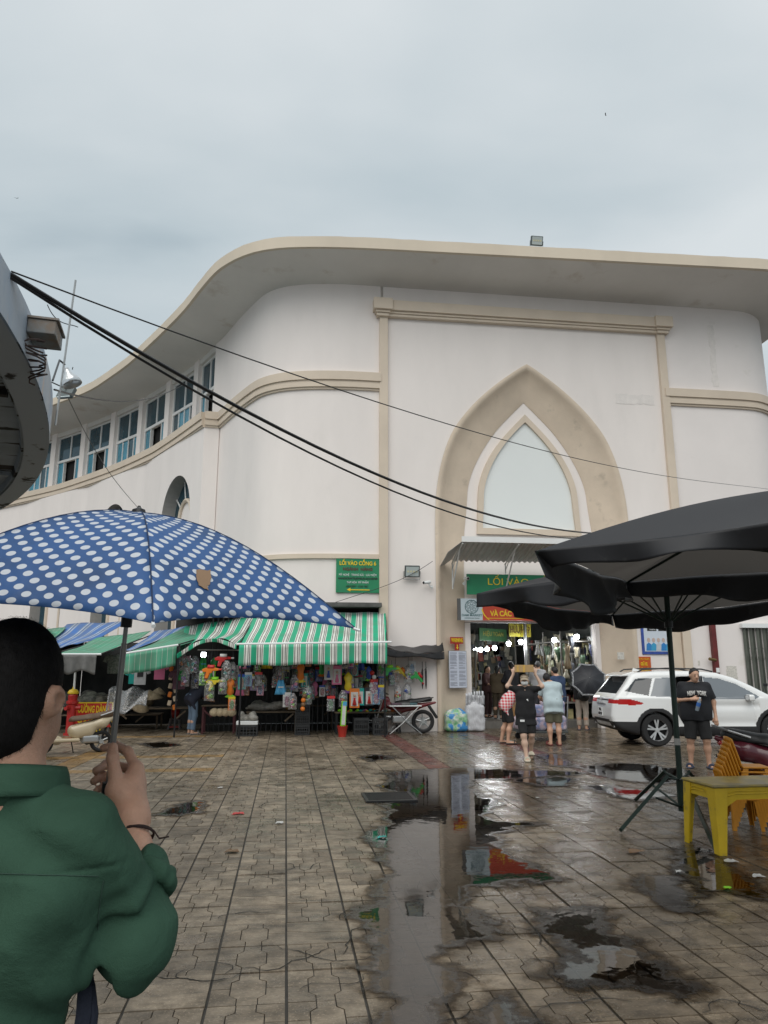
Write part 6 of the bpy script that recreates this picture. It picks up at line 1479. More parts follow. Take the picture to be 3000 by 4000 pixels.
def motorbike(name, label, loc, rz, body):
    t = thing(name, label, 'motorbike', loc, rz)
    bike_wheel(t, -.62, .30, .09); bike_wheel(t, .62, .30, .08)
    blob('fairing', s_union([s_cap((.30, 0, .72), (.0, 0, .58), .09, .08), s_cap((0, 0, .58), (-.45, 0, .68), .08, .08), s_cap((-.45, 0, .68), (-.95, 0, .78), .08, .03), s_cap((.35, 0, .85), (.5, 0, .62), .10, .06)], .07), .02, body, t)
    blob('seat', s_cut(s_union([s_cap((.05, 0, .74), (-.3, 0, .76), .09, .11), s_cap((-.3, 0, .76), (-.8, 0, .86), .11, .07)], .06), (0, 0, .74), (-.08, 0, -1)), .018, M_BLACK, t)
    for s_ in (1, -1): MB().tube([(.42, s_ * .07, .95), (.62, s_ * .07, .30)], .02, 8).build('fork_leg', M_ALU, t)
    hb = MB().tube([(.30, -.33, 1.0), (.38, -.14, 1.02), (.40, 0, .98), (.38, .14, 1.02), (.30, .33, 1.0)], .014, 6).build('handlebar', M_BLKMET, t)
    for s_ in (1, -1): MB().tube([(.36, s_ * .2, 1.0), (.38, s_ * .28, 1.2)], .007, 5).build('mirror_stem', M_BLKMET, hb); MB().cbox((.38, s_ * .30, 1.24), (.02, .12, .08)).build('mirror', M_BLACK, hb, bevel=.01)
    blob('headlamp', s_ell((.50, 0, .88), (.06, .09, .08)), .016, M_SIGNW, t)
    blob('engine', s_union([s_box((.02, 0, .36), (.18, .12, .11), .05), s_cap((.15, 0, .4), (.32, 0, .42), .07, .06)], .04), .018, M_ALU, t)
    blob('exhaust', s_cap((-.2, -.15, .26), (-.85, -.16, .36), .035, .05), .016, M_SILV, t)
    MB().cbox((-.35, -.1, .33), (.55, .03, .06)).build('chain_case', M_ALU, t, bevel=.01)
    blob('rear_mudguard', s_box((-.88, 0, .55), (.04, .07, .2), .02, (0, .6, 0)), .016, M_BLACK, t)
    gr = MB().tube([(-.5, -.12, .80), (-.85, -.11, .90), (-.9, 0, .91), (-.85, .11, .90), (-.5, .12, .80)], .014, 6).build('grab_rail', M_BLKMET, t)
    MB().lathe([(.001, -.02), (.11, -.02), (.11, .02), (.001, .02)], 18, (0, 0, 0), 'y').build('brake_drum', M_ALU, t, loc=(-.62, -.06, .30)); MB().tube([(.0, -.1, .25), (-.05, -.2, 0)], .014, 6).build('side_stand', M_BLKMET, t)
    return t
p = gnd(1640, 2858); motorbike('parked_motorbike', 'dark red motorbike parked behind the folding table', (p.x - .68 + .0, -.45, 0), math.radians(186) - math.pi * 1, mat('dark red fairing', (.16, .015, .02), .3, coat=.4))
bpy.data.objects['parked_motorbike'].rotation_euler.z = math.radians(174); bpy.data.objects['parked_motorbike'].location.x = p.x - .62
p = gnd(2920, 2840); motorbike('red_motorbike', 'red motorbike parked behind the car by the shutter', (at_v(2922, 2700, -1.4).x, -1.4, 0), math.radians(-100), mat('bright red fairing', (.30, .02, .02), .3, coat=.4))
motorbike('dark_motorbike', 'black motorbike partly cut off beside the shutter', (at_v(3000, 2700, -1.6).x + .1, -1.6, 0), math.radians(-70), mat('black fairing', (.02, .02, .022), .3, coat=.4))
# near scooter at the right edge: maroon tail and black seat
q = gnd(2905, 3300)
t = scooter('maroon_scooter', 'maroon scooter with long black seat behind yellow chairs', (4.55 + CAM.x * 0, 0, 0), 0, mat('maroon fairing', (.12, .018, .03), .25, coat=.5), M_BLACK)
pt = at_d(2790, 2895, 9.6)      # tail end
an = math.radians(-22); t.location = (pt.x + .95 * math.cos(an), pt.y + .95 * math.sin(an), 0); t.rotation_euler.z = an
# ================================================================== PEOPLE
M_SKIN = mat('skin', (.56, .33, .225), .55, var=.10, vscale=7)
M_SKIN2 = mat('fair skin', (.66, .45, .34), .55, var=.08, vscale=7)
M_HAIR = mat('black hair', (.009, .008, .008), .5, bump=.5, bscale=90)
def fabric(name, c=(.1, .1, .1), var=.15): return mat(name, c, .85, var=var, vscale=5, bump=.25, bscale=120)
def check_mat(name, c1, c2, s):
    m = bpy.data.materials.new(name); m.use_nodes = True; nt = m.node_tree; N = nt.nodes.new; L = nt.links.new; b = nt.nodes['Principled BSDF']; b.inputs['Roughness'].default_value = .85
    tc = N('ShaderNodeTexCoord'); sp = N('ShaderNodeSeparateXYZ'); L(tc.outputs['Object'], sp.inputs[0]); fs_ = []
    for ax in ('Y', 'Z'):
        mu = N('ShaderNodeMath'); mu.operation = 'MULTIPLY'; mu.inputs[1].default_value = s; L(sp.outputs[ax], mu.inputs[0]); fr = N('ShaderNodeMath'); fr.operation = 'FRACT'; L(mu.outputs[0], fr.inputs[0]); gt = N('ShaderNodeMath'); gt.operation = 'GREATER_THAN'; gt.inputs[1].default_value = .5; L(fr.outputs[0], gt.inputs[0]); fs_.append(gt)
    ad = N('ShaderNodeMath'); ad.operation = 'ADD'; L(fs_[0].outputs[0], ad.inputs[0]); L(fs_[1].outputs[0], ad.inputs[1]); dv = N('ShaderNodeMath'); dv.operation = 'MULTIPLY'; dv.inputs[1].default_value = .5; L(ad.outputs[0], dv.inputs[0])
    mx = N('ShaderNodeMix'); mx.data_type = 'RGBA'; L(dv.outputs[0], mx.inputs['Factor']); mx.inputs['A'].default_value = (*c2, 1); mx.inputs['B'].default_value = (*c1, 1); L(mx.outputs['Result'], b.inputs['Base Color']); return m
V3 = lambda *a: np.array(a, float)
BASE = dict(head=(0, -.02, 1.57), neck=(0, .015, 1.43), chest=(0, 0, 1.26), waist=(0, 0, 1.06), pelvis=(0, .01, .93),
            sL=(.175, .01, 1.37), sR=(-.175, .01, 1.37), eL=(.23, .03, 1.10), eR=(-.23, .03, 1.10), wL=(.25, -.05, .86), wR=(-.25, -.05, .86), hL=(.25, -.09, .77), hR=(-.25, -.09, .77),
            pL=(.085, .01, .90), pR=(-.085, .01, .90), kL=(.10, -.02, .48), kR=(-.10, -.02, .48), aL=(.10, .03, .085), aR=(-.10, .03, .085), tL=(.12, -.13, .03), tR=(-.12, -.13, .03))
def hand_sdf(w, h, side, r=.011):
    w, h = np.array(w), np.array(h); d = (h - w); d = d / np.linalg.norm(d); a = np.cross(d, (0, 1, 0)); 
    if np.linalg.norm(a) < .2: a = np.cross(d, (1, 0, 0))
    a = a / np.linalg.norm(a); n = np.cross(a, d)
    pr = [s_cap(w, h, .027, .033)]
    for k in range(4):
        o = (k - 1.5) * .019; b0 = h + a * o; b1 = b0 + d * .045 + n * .006; b2 = b1 + d * (.03 - .004 * abs(k - 1.5)) + n * .018
        pr += [s_cap(b0, b1, r, r * .95), s_cap(b1, b2, r * .95, r * .8)]
    th = w + (h - w) * .4 + a * (-.03 * side); pr += [s_cap(th, th + d * .04 - a * .025 * side + n * .01, r * 1.15, r), s_cap(th + d * .04 - a * .025 * side + n * .01, th + d * .07 - a * .025 * side + n * .02, r, r * .85)]
    return pr
def person(label, loc, rz, J=None, h=1.70, fat=1., top=None, topm=None, hem=.80, sleeve=.55, bot=None, botm=None, leg=.5, skin=None, shoes='sandal', shoem=None, hairm=None, longhair=False, vox=.015, group=None, face=False, topfat=1.12, flare=.0, cap=None, mask=False, headtilt=(0, 0, 0)):
    J = {**BASE, **(J or {})}; J = {k: np.array(v, float) for k, v in J.items()}; sc = h / 1.70
    t = thing('person', label, 'person', loc, rz, group); t.scale = (sc, sc, sc)
    sk = skin or M_SKIN
    hd = J['head']; Rh = Euler(headtilt).to_matrix(); H = lambda x, y, z: hd + np.array(Rh @ Vector((x, y, z)))
    tw = .10 * fat
    pr = [s_ell(H(0, .005, .025), (.076, .094, .10), headtilt), s_ell(H(0, -.025, -.045), (.056, .066, .075), headtilt), s_cap(J['neck'], H(0, .015, -.06), .052, .05),
          s_ell(H(0, -.098, -.015), (.014, .018, .02), headtilt), s_ell(H(.078, .01, -.01), (.012, .02, .03), headtilt), s_ell(H(-.078, .01, -.01), (.012, .02, .03), headtilt)]
    c_, w_, p_ = J['chest'], J['waist'], J['pelvis']
    sx = (J['sL'] - J['sR']) / np.linalg.norm(J['sL'] - J['sR']); px_ = (J['pL'] - J['pR']) / np.linalg.norm(J['pL'] - J['pR'])
    tor = [s_cap(c_ - sx * .085 * fat, c_ + sx * .085 * fat, .105 * fat), s_cap(w_ - sx * .06 * fat, w_ + sx * .06 * fat, .098 * fat), s_cap(p_ - px_ * .07, p_ + px_ * .07, .112 * fat), s_cap(J['sL'], J['neck'], .06, .055), s_cap(J['sR'], J['neck'], .06, .055), s_cap(c_, J['neck'], .10, .06)]
    arms, legs, hands, feet = [], [], [], []
    for s in 'LR':
        arms += [s_cap(J['s' + s], J['e' + s], .052 * fat ** .5, .041), s_cap(J['e' + s], J['w' + s], .040, .027)]
        legs += [s_cap(J['p' + s], J['k' + s], .092 * fat ** .5, .060), s_cap(J['k' + s], J['k' + s] * .6 + J['a' + s] * .4 + V3(0, .015, 0), .056, .058), s_cap(J['k' + s] * .6 + J['a' + s] * .4 + V3(0, .015, 0), J['a' + s], .055, .036)]
        hands += hand_sdf(J['w' + s], J['h' + s], 1 if s == 'L' else -1)
        feet += [s_cap(J['a' + s], J['a' + s] * .8 + J['t' + s] * .2 - V3(0, -.03, .035), .036, .036), s_cap(J['a' + s] - V3(0, -.01, .045), J['t' + s], .034, .030)]
    body = s_union([s_union(pr, .025), s_union(tor + arms + legs, .05), s_union(hands, .010), s_union(feet, .02)], .02)
    lo = np.min([v for v in J.values()], 0) - .18; hi = np.max([v for v in J.values()], 0) + .18
    blob('body', s_cut(body, (0, 0, .002), (0, 0, -1)), vox, sk, t, bb=(lo, hi))
    seed = len(label)
    if topm:
        f = [s_cap(c_ - sx * .095 * fat, c_ + sx * .095 * fat, .112 * fat * topfat), s_cap(w_ - sx * .085 * fat, w_ + sx * .085 * fat, (.108 + flare * .4) * fat * topfat), s_cap(p_ - px_ * .085, p_ + px_ * .085, (.118 + flare) * fat * topfat), s_cap(J['sL'] - V3(0, 0, .002), J['neck'] - V3(0, 0, .008), .071, .068), s_cap(J['sR'] - V3(0, 0, .002), J['neck'] - V3(0, 0, .008), .071, .068)] + [s_cap(c_ + sx * s_ * .10 * fat, p_ + px_ * s_ * (.115 * fat) + V3(0, 0, min(0., hem - .88)), .098 * fat * topfat, (.098 + flare) * fat * topfat) for s_ in (-1, 1)] + [s_cap(c_, p_ + V3(0, 0, min(0., hem - .88)), .115 * fat * topfat, (.118 + flare) * fat * topfat)]
        if hem < p_[2] - .05: f.append(s_cap(p_ + V3(-.08, 0, -.25), p_ + V3(.08, 0, -.25), (.125 + flare) * fat * topfat))
        fu = s_union(f, .06); sl = []
        for s in 'LR':
            d = J['e' + s] - J['s' + s]; ln = np.linalg.norm(d)
            if sleeve <= 1: sl.append(s_cut(s_cap(J['s' + s], J['e' + s] + d * .2, .066 * fat ** .5, .074), J['s' + s] + d * sleeve, d))
            else: sl += [s_cap(J['s' + s], J['e' + s], .064, .055), s_cut(s_cap(J['e' + s], J['w' + s], .055, .042), J['e' + s] + (J['w' + s] - J['e' + s]) * (sleeve - 1), J['w' + s] - J['e' + s])]
        g = s_union([fu] + sl, .04)
        axis = (J['neck'] - p_); axis = axis / np.linalg.norm(axis)
        hp = p_ + axis * (hem - .93) if hem > .3 else p_
        g = s_cut(g, hp, -axis); g = s_cut(g, J['neck'] + axis * .036, axis)
        g = s_sub(g, s_cap(J['neck'] - axis * .03, J['neck'] + axis * .2, .058, .058)); g = s_rough(g, .0045, 24, seed, (1, 1, .55))
        blob(top or 'shirt', g, vox, topm, t, bb=(lo - .05, hi + .05))
    if botm:
        f = [s_cap(p_ - px_ * .08, p_ + px_ * .08, .124 * fat), s_cap(w_ * .25 + p_ * .75 - px_ * .06, w_ * .25 + p_ * .75 + px_ * .06, .115 * fat)]; lg = []
        for s in 'LR':
            P0, K, A = J['p' + s], J['k' + s], J['a' + s]
            if leg <= 1: lg.append(s_cut(s_cap(P0, K, .108 * fat ** .5, .098), P0 + (K - P0) * leg, K - P0))
            else: lg += [s_cap(P0, K, .105 * fat ** .5, .078), s_cut(s_cap(K, A, .078, .066), K + (A - K) * (leg - 1), A - K)]
        g = s_rough(s_union([s_union(f, .05)] + lg, .025), .004, 26, seed + 3., (1, 1, .5)); axis = (w_ - p_) / np.linalg.norm(w_ - p_)
        blob(bot or 'shorts', s_cut(g, p_ + axis * .08, axis), vox, botm, t, bb=(lo - .05, hi + .05))
    hm = hairm or M_HAIR
    hf = s_union([s_ell(H(0, .012, .035), (.086, .103, .104), headtilt)] + ([s_cap(H(0, .07, 0), H(0, .10, -.22), .07, .05)] if longhair else []), .03)
    n1 = np.array(Rh @ Vector((0, -.75, -.66)))
    hf = s_cut(s_rough(hf, .003, 60, seed), H(0, -.028, .052), n1)
    if not longhair: hf = s_cut(hf, H(0, .06, -.075), np.array(Rh @ Vector((0, .1, -1))))
    blob('hair', hf, min(vox, .012), hm, t)
    if face:
        for s in (-1, 1):
            MB().lathe([(.001, -.004), (.009, 0), (.001, .005)], 8).build('eye', M_BLACK, t, loc=H(.031 * s, -.088, .008), rot=(math.pi / 2, 0, 0)); MB().cbox((0, 0, 0), (.030, .006, .005)).build('eyebrow', M_HAIR, t, loc=H(.031 * s, -.088, .032))
        MB().cbox((0, 0, 0), (.044, .01, .011)).build('mouth', mat('lips', (.30, .12, .10), .5), t, loc=H(0, -.086, -.058), bevel=.004)
    if mask: 
        blob('face_mask', s_cut(s_ell(H(0, -.035, -.045), (.072, .082, .058), headtilt), H(0, -.03, 0), (0, 1, 0)), .010, M_SIGNW, t)
    if cap is not None:
        o = blob('cap', s_cut(s_ell(H(0, .005, .045), (.093, .108, .095), headtilt), H(0, 0, .045), np.array(Rh @ Vector((0, -.1, -1)))), .012, cap, t)
        MB().sheet(lambda a, b_: tuple(H((a - .5) * .16, -.09 - .09 * b_ * math.sin(math.pi * (.15 + .7 * a)), .055 - .03 * b_ - .05 * (a - .5) ** 2)), 9, 5).build('cap_peak', cap, t, smooth=True, thick=.006)
    if shoes:
        for s in 'LR':
            A, T = J['a' + s], J['t' + s]; d = T - A; yaw = math.atan2(d[0], -d[1]); mid = (A + T) / 2; pit = 0 if A[2] < .12 else math.atan2(A[2] - T[2] - .05, .17)
            o = blob('sandal', s_box((0, 0, 0), (.048, .135, .014), .012), .012, shoem or M_BLACK, t, loc=(mid[0], mid[1] - .005, max(.015, mid[2] - .05 if pit else .015)), rot=(-pit * .9, 0, yaw))
            MB().tube([(-.046, -.06, .005), (-.03, -.065, .05), (0, -.07, .06), (.03, -.065, .05), (.046, -.06, .005)], .013, 6, flat=2.2).build('strap', shoem or M_BLACK, o)
    return t
# --- woman carrying a carton on her head
g_ = gnd(2061, 2968); face_cam = lambda p: math.atan2(-(CAM.x - p.x), (CAM.y - p.y)) + math.pi
def yaw_to(p, q): return math.atan2(q.x - p.x, -(q.y - p.y))
WL = (g_.x, g_.y, 0)
Jw = dict(eL=(.35, -.04, 1.46), eR=(-.35, -.04, 1.46), wL=(.225, -.06, 1.70), wR=(-.225, -.06, 1.70), hL=(.205, -.06, 1.775), hR=(-.205, -.06, 1.775), sL=(.185, 0, 1.40), sR=(-.185, 0, 1.40),
          kR=(-.06, -.14, .49), aR=(-.02, -.17, .09), tR=(.0, -.33, .035), kL=(.10, -.02, .50), aL=(.08, .22, .17), tL=(.08, .12, .03))
wom = person('person in black clothes and white mask carrying a carton overhead', WL, yaw_to(Vector(WL), CAM), Jw, 1.55, .88, 't_shirt', fabric('black jersey', (.012, .012, .014)), .68, .85, 'shorts', fabric('black shorts cloth', (.014, .014, .015)), .95, M_SKIN2, 'sandal', mat('cream rubber', (.66, .60, .48), .6), longhair=True, vox=.013, mask=True, face=True, cap=fabric('beige cap cloth', (.48, .40, .30)), topfat=1.08, flare=.012)
MB().box(-.12, -.03, -.215, -.205, .76, .80).build('hem_label', M_SIGNW, wom); MB().prism([(.02, 1.20), (.06, 1.16), (.055, 1.21)], lambda a, b_, s: (a, -.17 - .006 * s, b_)).build('chest_logo', M_SIGNW, wom)
bx_ = thing('carton_box', 'tan carton box held on the head of the masked person', 'box', (g_.x, g_.y, 1.59), yaw_to(Vector(WL), CAM))
MB().box(-.175, .175, -.15, .10, 0, .135).build('carton', mat('cardboard', (.47, .31, .14), .7, var=.12, vscale=9), bx_, bevel=.004)
MB().box(-.02, .02, -.1525, -.1505, .0, .135).box(-.13, -.10, -.1525, -.1505, .01, .12).build('tape', mat('packing tape', (.58, .36, .08), .3), bx_)
# --- man in the lettered shirt with a bottle
g_ = gnd(2738, 3000); NL = Vector((g_.x, g_.y, 0))
Jn = dict(head=(.02, -.05, 1.575), eR=(-.31, .02, 1.14), wR=(-.08, -.23, 1.17), hR=(.0, -.25, 1.17), eL=(.30, .04, 1.12), wL=(.31, -.02, .88), hL=(.31, -.05, .80), sL=(.205, .01, 1.39), sR=(-.205, .01, 1.39), kL=(.13, -.04, .48), kR=(-.13, -.02, .48), aL=(.14, .0, .085), aR=(-.15, .02, .085), tL=(.17, -.15, .03), tR=(-.19, -.13, .03))
ny = person('person in black lettered shirt and shorts holding a water bottle', NL, yaw_to(NL, CAM) + .08, Jn, 1.66, 1.2, 't_shirt', fabric('black lettered jersey', (.013, .014, .018)), .80, .80, 'shorts', fabric('black shorts cloth'), .98, None, 'sandal', mat('navy rubber', (.05, .06, .10), .6), vox=.012, face=True, headtilt=(.18, 0, .35), topfat=1.10)
lt = text('shirt_lettering', 'NEW  YORK', .10, mat('shirt print', (.55, .54, .52), .8), ny, (0, 0, 0), width=.42, bold=.006, ext=.0)
for v in lt.data.vertices:
    x_, y_ = v.co.x, v.co.y; a = x_ / .30; v.co = (.245 * math.sin(a) * 1.0 + .02, -.235 + .10 * (1 - math.cos(a)) - .0, 1.275 + y_ + .06 * (math.cos(a) - 1) * 1.2)
lt.rotation_euler = (0, 0, 0)
md = lt.modifiers.new('th', 'SOLIDIFY'); md.thickness = .012
bt = thing('water_bottle', 'clear water bottle with blue label in a hand', 'bottle', NL + Vector(Matrix.Rotation(yaw_to(NL, CAM) + .08, 3, 'Z') @ Vector((.02, -.30, 1.05))), 0)
bt.rotation_euler = (.2, .25, 0)
MB().lathe([(.025, -.10), (.032, -.09), (.032, .06), (.014, .10), (.014, .12)], 14).build('bottle', mat('bottle plastic', (.35, .42, .48), .1, spec=.8, alpha=.6), bt, smooth=True); MB().lathe([(.033, -.02), (.033, .045)], 14, cap=False).build('label_band', mat('bottle label', (.03, .12, .4), .5), bt); MB().lathe([(.016, .118), (.016, .135)], 10).build('cap', M_SIGNW, bt)
# --- red check shirt, bending over the trolley
p = gnd(1985, 2905); L0 = Vector((p.x, p.y, 0))
Jb = dict(pelvis=(0, .05, .92), waist=(0, -.02, 1.04), chest=(0, -.20, 1.19), neck=(0, -.33, 1.29), head=(0, -.47, 1.33), sL=(.17, -.27, 1.25), sR=(-.17, -.27, 1.25), eL=(.2, -.32, .98), eR=(-.2, -.30, .98), wL=(.15, -.50, .86), wR=(-.15, -.48, .82), hL=(.12, -.57, .84), hR=(-.12, -.55, .80), kL=(.10, .02, .49), kR=(-.12, -.06, .49), aL=(.10, .14, .085), aR=(-.12, .02, .085), tL=(.12, -.02, .03), tR=(-.14, -.14, .03))
person('person in red and white checked shirt bending over the trolley', L0, math.radians(82), Jb, 1.62, 1.0, 'checked_shirt', check_mat('red gingham', (.55, .012, .03), (.72, .66, .66), 15.), .78, .8, 'shorts', fabric('black shorts cloth'), 1.0, None, 'sandal', None, vox=.015, cap=fabric('olive cap cloth', (.10, .11, .07)))
# --- pale blue shirt, seen from behind
p = gnd(2168, 2912); L0 = Vector((p.x, p.y, 0))
Jc = dict(pelvis=(0, .03, .93), waist=(0, -.03, 1.06), chest=(0, -.12, 1.24), neck=(0, -.20, 1.36), head=(.06, -.32, 1.46), sL=(.18, -.15, 1.31), sR=(-.18, -.15, 1.31), eL=(.24, -.25, 1.06), eR=(-.24, -.25, 1.06), wL=(.18, -.45, .98), wR=(-.18, -.45, .98), hL=(.14, -.52, .97), hR=(-.14, -.52, .97))
person('person in pale blue shirt and olive shorts seen from behind', L0, math.radians(172), Jc, 1.66, .95, 'shirt', fabric('pale blue cotton', (.44, .53, .56)), .70, .85, 'shorts', fabric('olive cotton', (.12, .115, .075)), .95, None, 'sandal', mat('maroon rubber', (.16, .03, .03), .6), vox=.015, flare=.005)
# --- navy shirt beyond the trolley
p = gnd(2185, 2872); L0 = Vector((p.x, p.y, 0))
person('person in navy shirt standing beyond the loaded trolley', L0, math.radians(200), dict(head=(.02, -.06, 1.56), eL=(.25, -.08, 1.12), wL=(.18, -.30, 1.05), hL=(.14, -.37, 1.05), eR=(-.25, -.08, 1.12), wR=(-.18, -.30, 1.05), hR=(-.14, -.37, 1.05)), 1.72, 1.05, 'shirt', fabric('navy cotton', (.03, .055, .12)), .80, .8, 'trousers', fabric('dark trousers cloth', (.03, .03, .035)), 1.95, None, 'sandal', None, vox=.016)
# --- with the open black umbrella
p = gnd(2278, 2852); L0 = Vector((p.x, p.y, 0))
Ju = dict(eL=(.26, -.10, 1.14), wL=(.22, -.32, 1.22), hL=(.21, -.38, 1.25), head=(0, -.04, 1.57), eR=(-.24, -.06, 1.10), wR=(-.2, -.28, 1.0), hR=(-.18, -.35, 1.0))
person('person in black top and beige trousers under a black umbrella', L0, math.radians(150), Ju, 1.62, .95, 'blouse', fabric('black blouse cloth', (.015, .015, .017)), .86, 1.6, 'trousers', fabric('beige linen', (.46, .39, .33)), 1.88, None, 'sandal', mat('navy rubber'), longhair=True, vox=.016)
bg = blob('shoulder_bag', s_rough(s_union([s_ell((0, 0, 0), (.17, .10, .14)), s_ell((.02, 0, -.05), (.16, .10, .10))], .04), .004, 26), .014, mat('black bag leather', (.018, .02, .022), .4), loc=(L0.x - .02, L0.y - .2, .93)); tag(bg, 'round black shoulder bag against the beige trousers', 'bag')
ub = thing('black_umbrella', 'open black umbrella with patterned white rim, tipped sideways', 'umbrella', at_d(2303, 2648, 20.3), 0)
ub.rotation_euler = (math.radians(68), math.radians(24), math.radians(-22))
def canopy_parts(t, n, R, drop, m, sagk=.10, ribm=None, rimm=None):
    for k in range(n):
        a0, a1 = 2 * math.pi * k / n, 2 * math.pi * (k + 1) / n
        def fn(u, v):
            a = a0 + (a1 - a0) * u; mid = math.cos((u - .5) * (a1 - a0)); edge = math.cos((a1 - a0) / 2) / mid
            r = R * v * (edge * (1 - .0) * .5 + .5 * (edge * .93 + .07 * abs(2 * u - 1) ** 2)); z = -drop * (1 - math.cos(v * 1.25)) / (1 - math.cos(1.25)) + .0
            z += -sagk * R * .12 * math.sin(math.pi * u) * v
            return (r * math.cos(a), r * math.sin(a), z)
        cloth('panel', fn, 10, 12, m, t, 1, 1, .002)
        if rimm: cloth('rim_band', lambda u, v: tuple(Vector(fn(u, .90 + .1 * v)) + Vector((0, 0, .006))), 10, 3, rimm, t, 1, 1, .002)
        c_, s_ = math.cos(a0), math.sin(a0)
        MB().tube([(R * v * c_, R * v * s_, -drop * (1 - math.cos(v * 1.25)) / (1 - math.cos(1.25)) - .004) for v in [i / 10 for i in range(11)]], .003, 5).build('rib', ribm or M_METAL, t)
canopy_parts(ub, 8, .50, .16, mat('black umbrella cloth', (.018, .02, .026), .5), .1, None, mat('umbrella rim print', (.42, .44, .46), .6, color2=(.08, .08, .09), vscale=30))
MB().tube([(0, 0, .04), (0, 0, -.62)], .006, 6).build('shaft', M_METAL, ub); MB().tube([(0, 0, -.62), (0, 0, -.72)], .014, 8).build('handle', M_BLACK, ub)
# --- browsing at the toy stall
p = gnd(748, 2868); L0 = Vector((p.x, p.y, 0))
Jj = dict(pelvis=(0, .08, .93), waist=(0, -.02, 1.05), chest=(0, -.22, 1.19), neck=(0, -.36, 1.27), head=(0, -.49, 1.32), sL=(.17, -.28, 1.24), sR=(-.17, -.28, 1.24), eL=(.2, -.26, .98), eR=(-.2, -.24, .98), wL=(.16, -.46, .86), wR=(-.16, -.46, .86), hL=(.12, -.53, .85), hR=(-.12, -.53, .85))
person('person in navy shirt and blue jeans stooping at the toy stall', L0, math.radians(120), Jj, 1.66, 1.0, 'shirt', fabric('dark navy cotton', (.02, .025, .045)), .80, 1.4, 'jeans', fabric('faded denim', (.13, .19, .27)), 1.92, None, 'sandal', mat('grey shoe', (.2, .2, .2), .7), vox=.016)
# --- shoppers inside
for k, (px, d, c, lab, rz, lh) in enumerate([(1905, 23.2, (.07, .03, .03), 'shopper in dark maroon clothes at the left shelves inside', 40, True), (1945, 22.6, (.10, .075, .045), 'shopper with ponytail in olive brown clothes inside the entrance', 150, True), (2000, 22.4, (.02, .02, .025), 'shopper in black with bulky hair beside the steel post', 190, True), (2105, 22.8, (.55, .56, .58), 'grey haired shopper in a white shirt inside the entrance', 170, False)]):
    q = at_d(px, 2700, d)
    person(lab, (q.x, q.y, HZ), math.radians(rz), dict(eL=(.24, -.1, 1.12), wL=(.15, -.3, 1.05), hL=(.1, -.37, 1.05), eR=(-.24, -.1, 1.12), wR=(-.15, -.3, 1.05), hR=(-.1, -.37, 1.05)), [1.55, 1.55, 1.66, 1.68][k], 1., 'shirt', fabric('shopper cloth %d' % k, c), .80, 1.3, 'trousers', fabric('shopper trousers %d' % k, (c[0] * .6, c[1] * .6, c[2] * .6) if k < 3 else (.05, .05, .06)), 1.95, None, 'sandal', None, M_HAIR if k < 3 else fabric('grey hair', (.12, .12, .12)), lh, .02, 'shoppers inside the entrance')
# --- trolley with a tall plastic-wrapped load
p = gnd(2165, 2893); cx0, cy0 = p.x - .25, p.y + .25
t = thing('cargo_trolley', 'low flat trolley under the wrapped bales', 'trolley', (cx0, cy0, 0))
MB().box(-.55, .55, -.4, .4, .18, .23).build('deck', mat('trolley deck', (.08, .09, .09), .6), t, bevel=.01)
for sx in (-.45, .45):
    for sy in (-.32, .32): MB().lathe([(.001, -.025), (.07, -.025), (.07, .025), (.001, .025)], 14, (0, 0, 0), 'y').build('caster', M_TYRE, t, loc=(sx, sy, .07)); MB().box(sx - .03, sx + .03, sy - .035, sy + .035, .141, .18).build('caster_fork', M_METAL, t)
MB().tube([(.55, -.3, .2), (.62, -.3, 1.0), (.62, .3, 1.0), (.55, .3, .2)], .016, 6).build('handle', M_METAL, t)
M_WRAP = mat('wrapped bale', (.50, .52, .62), .25, color2=(.62, .42, .46), vscale=5, stain=(.22, .26, .44), stscale=4, stlo=.52, sthi=.60, bump=.5, bscale=12)
for k, (x_, y_, z_, w_, d_, h_, lab) in enumerate([(-.25, 0, .232, .33, .36, .30, 'wide wrapped bale lying lowest on the trolley left'), (.33, 0, .232, .22, .36, .34, 'wrapped bale lowest on the trolley right'), (.33, .0, .58, .21, .32, .34, 'striped wrapped bale in the middle of the right stack'), (.33, .02, .93, .2, .3, .18, 'pale wrapped bundle on top of the right stack'), (-.22, .02, .55, .28, .3, .26, 'pink and lilac wrapped bale on top of the left stack')]):
    f = s_rough(s_box((0, 0, h_ / 2), (w_, d_, h_ / 2), .07), .010, 22, k * 2.); o = blob('wrapped_bale', f, .02, M_WRAP, loc=(cx0 + x_, cy0 + y_, z_)); tag(o, lab, 'bale', 'bales on the trolley')
# --- sacks and bags at the arch leg
M_KRAFT = mat('brown paper bag', (.30, .19, .10), .7, var=.3, vscale=8, bump=.5, bscale=20)
def sack(label, px, py, w, d, h, m, seed, dy=.0, name='goods_sack'):
    p = gnd(px, py); f = s_union([s_box((0, 0, h * .42), (w, d, h * .42), min(w, d) * .5), s_ell((0, 0, h * .75), (w * .8, d * .8, h * .28))], .08); f = s_cut(s_rough(f, .012, 17, seed), (0, 0, .0), (0, 0, -1))
    o = blob(name, f, h / 22, m, loc=(p.x, p.y + d + dy, 0)); return tag(o, label, 'bag', None)
M_MIX = mat('bag of coloured clothes', (.10, .42, .16), .3, color2=(.75, .72, .70), vscale=5, stain=(.05, .25, .55), stscale=4.5, stlo=.50, sthi=.54, bump=.5, bscale=12)
sack('clear bag stuffed with green, blue and pink clothes', 1788, 2860, .30, .2, .60, M_MIX, 1)
sack('white plastic bag cluster standing beside the clothes bag', 1862, 2858, .26, .18, .82, mat('white plastic bags', (.62, .63, .66), .35, var=.2, vscale=8, stretch=(6, 6, 1), bump=.8, bscale=9), 2)
o = bpy.data.objects['goods_sack.001']
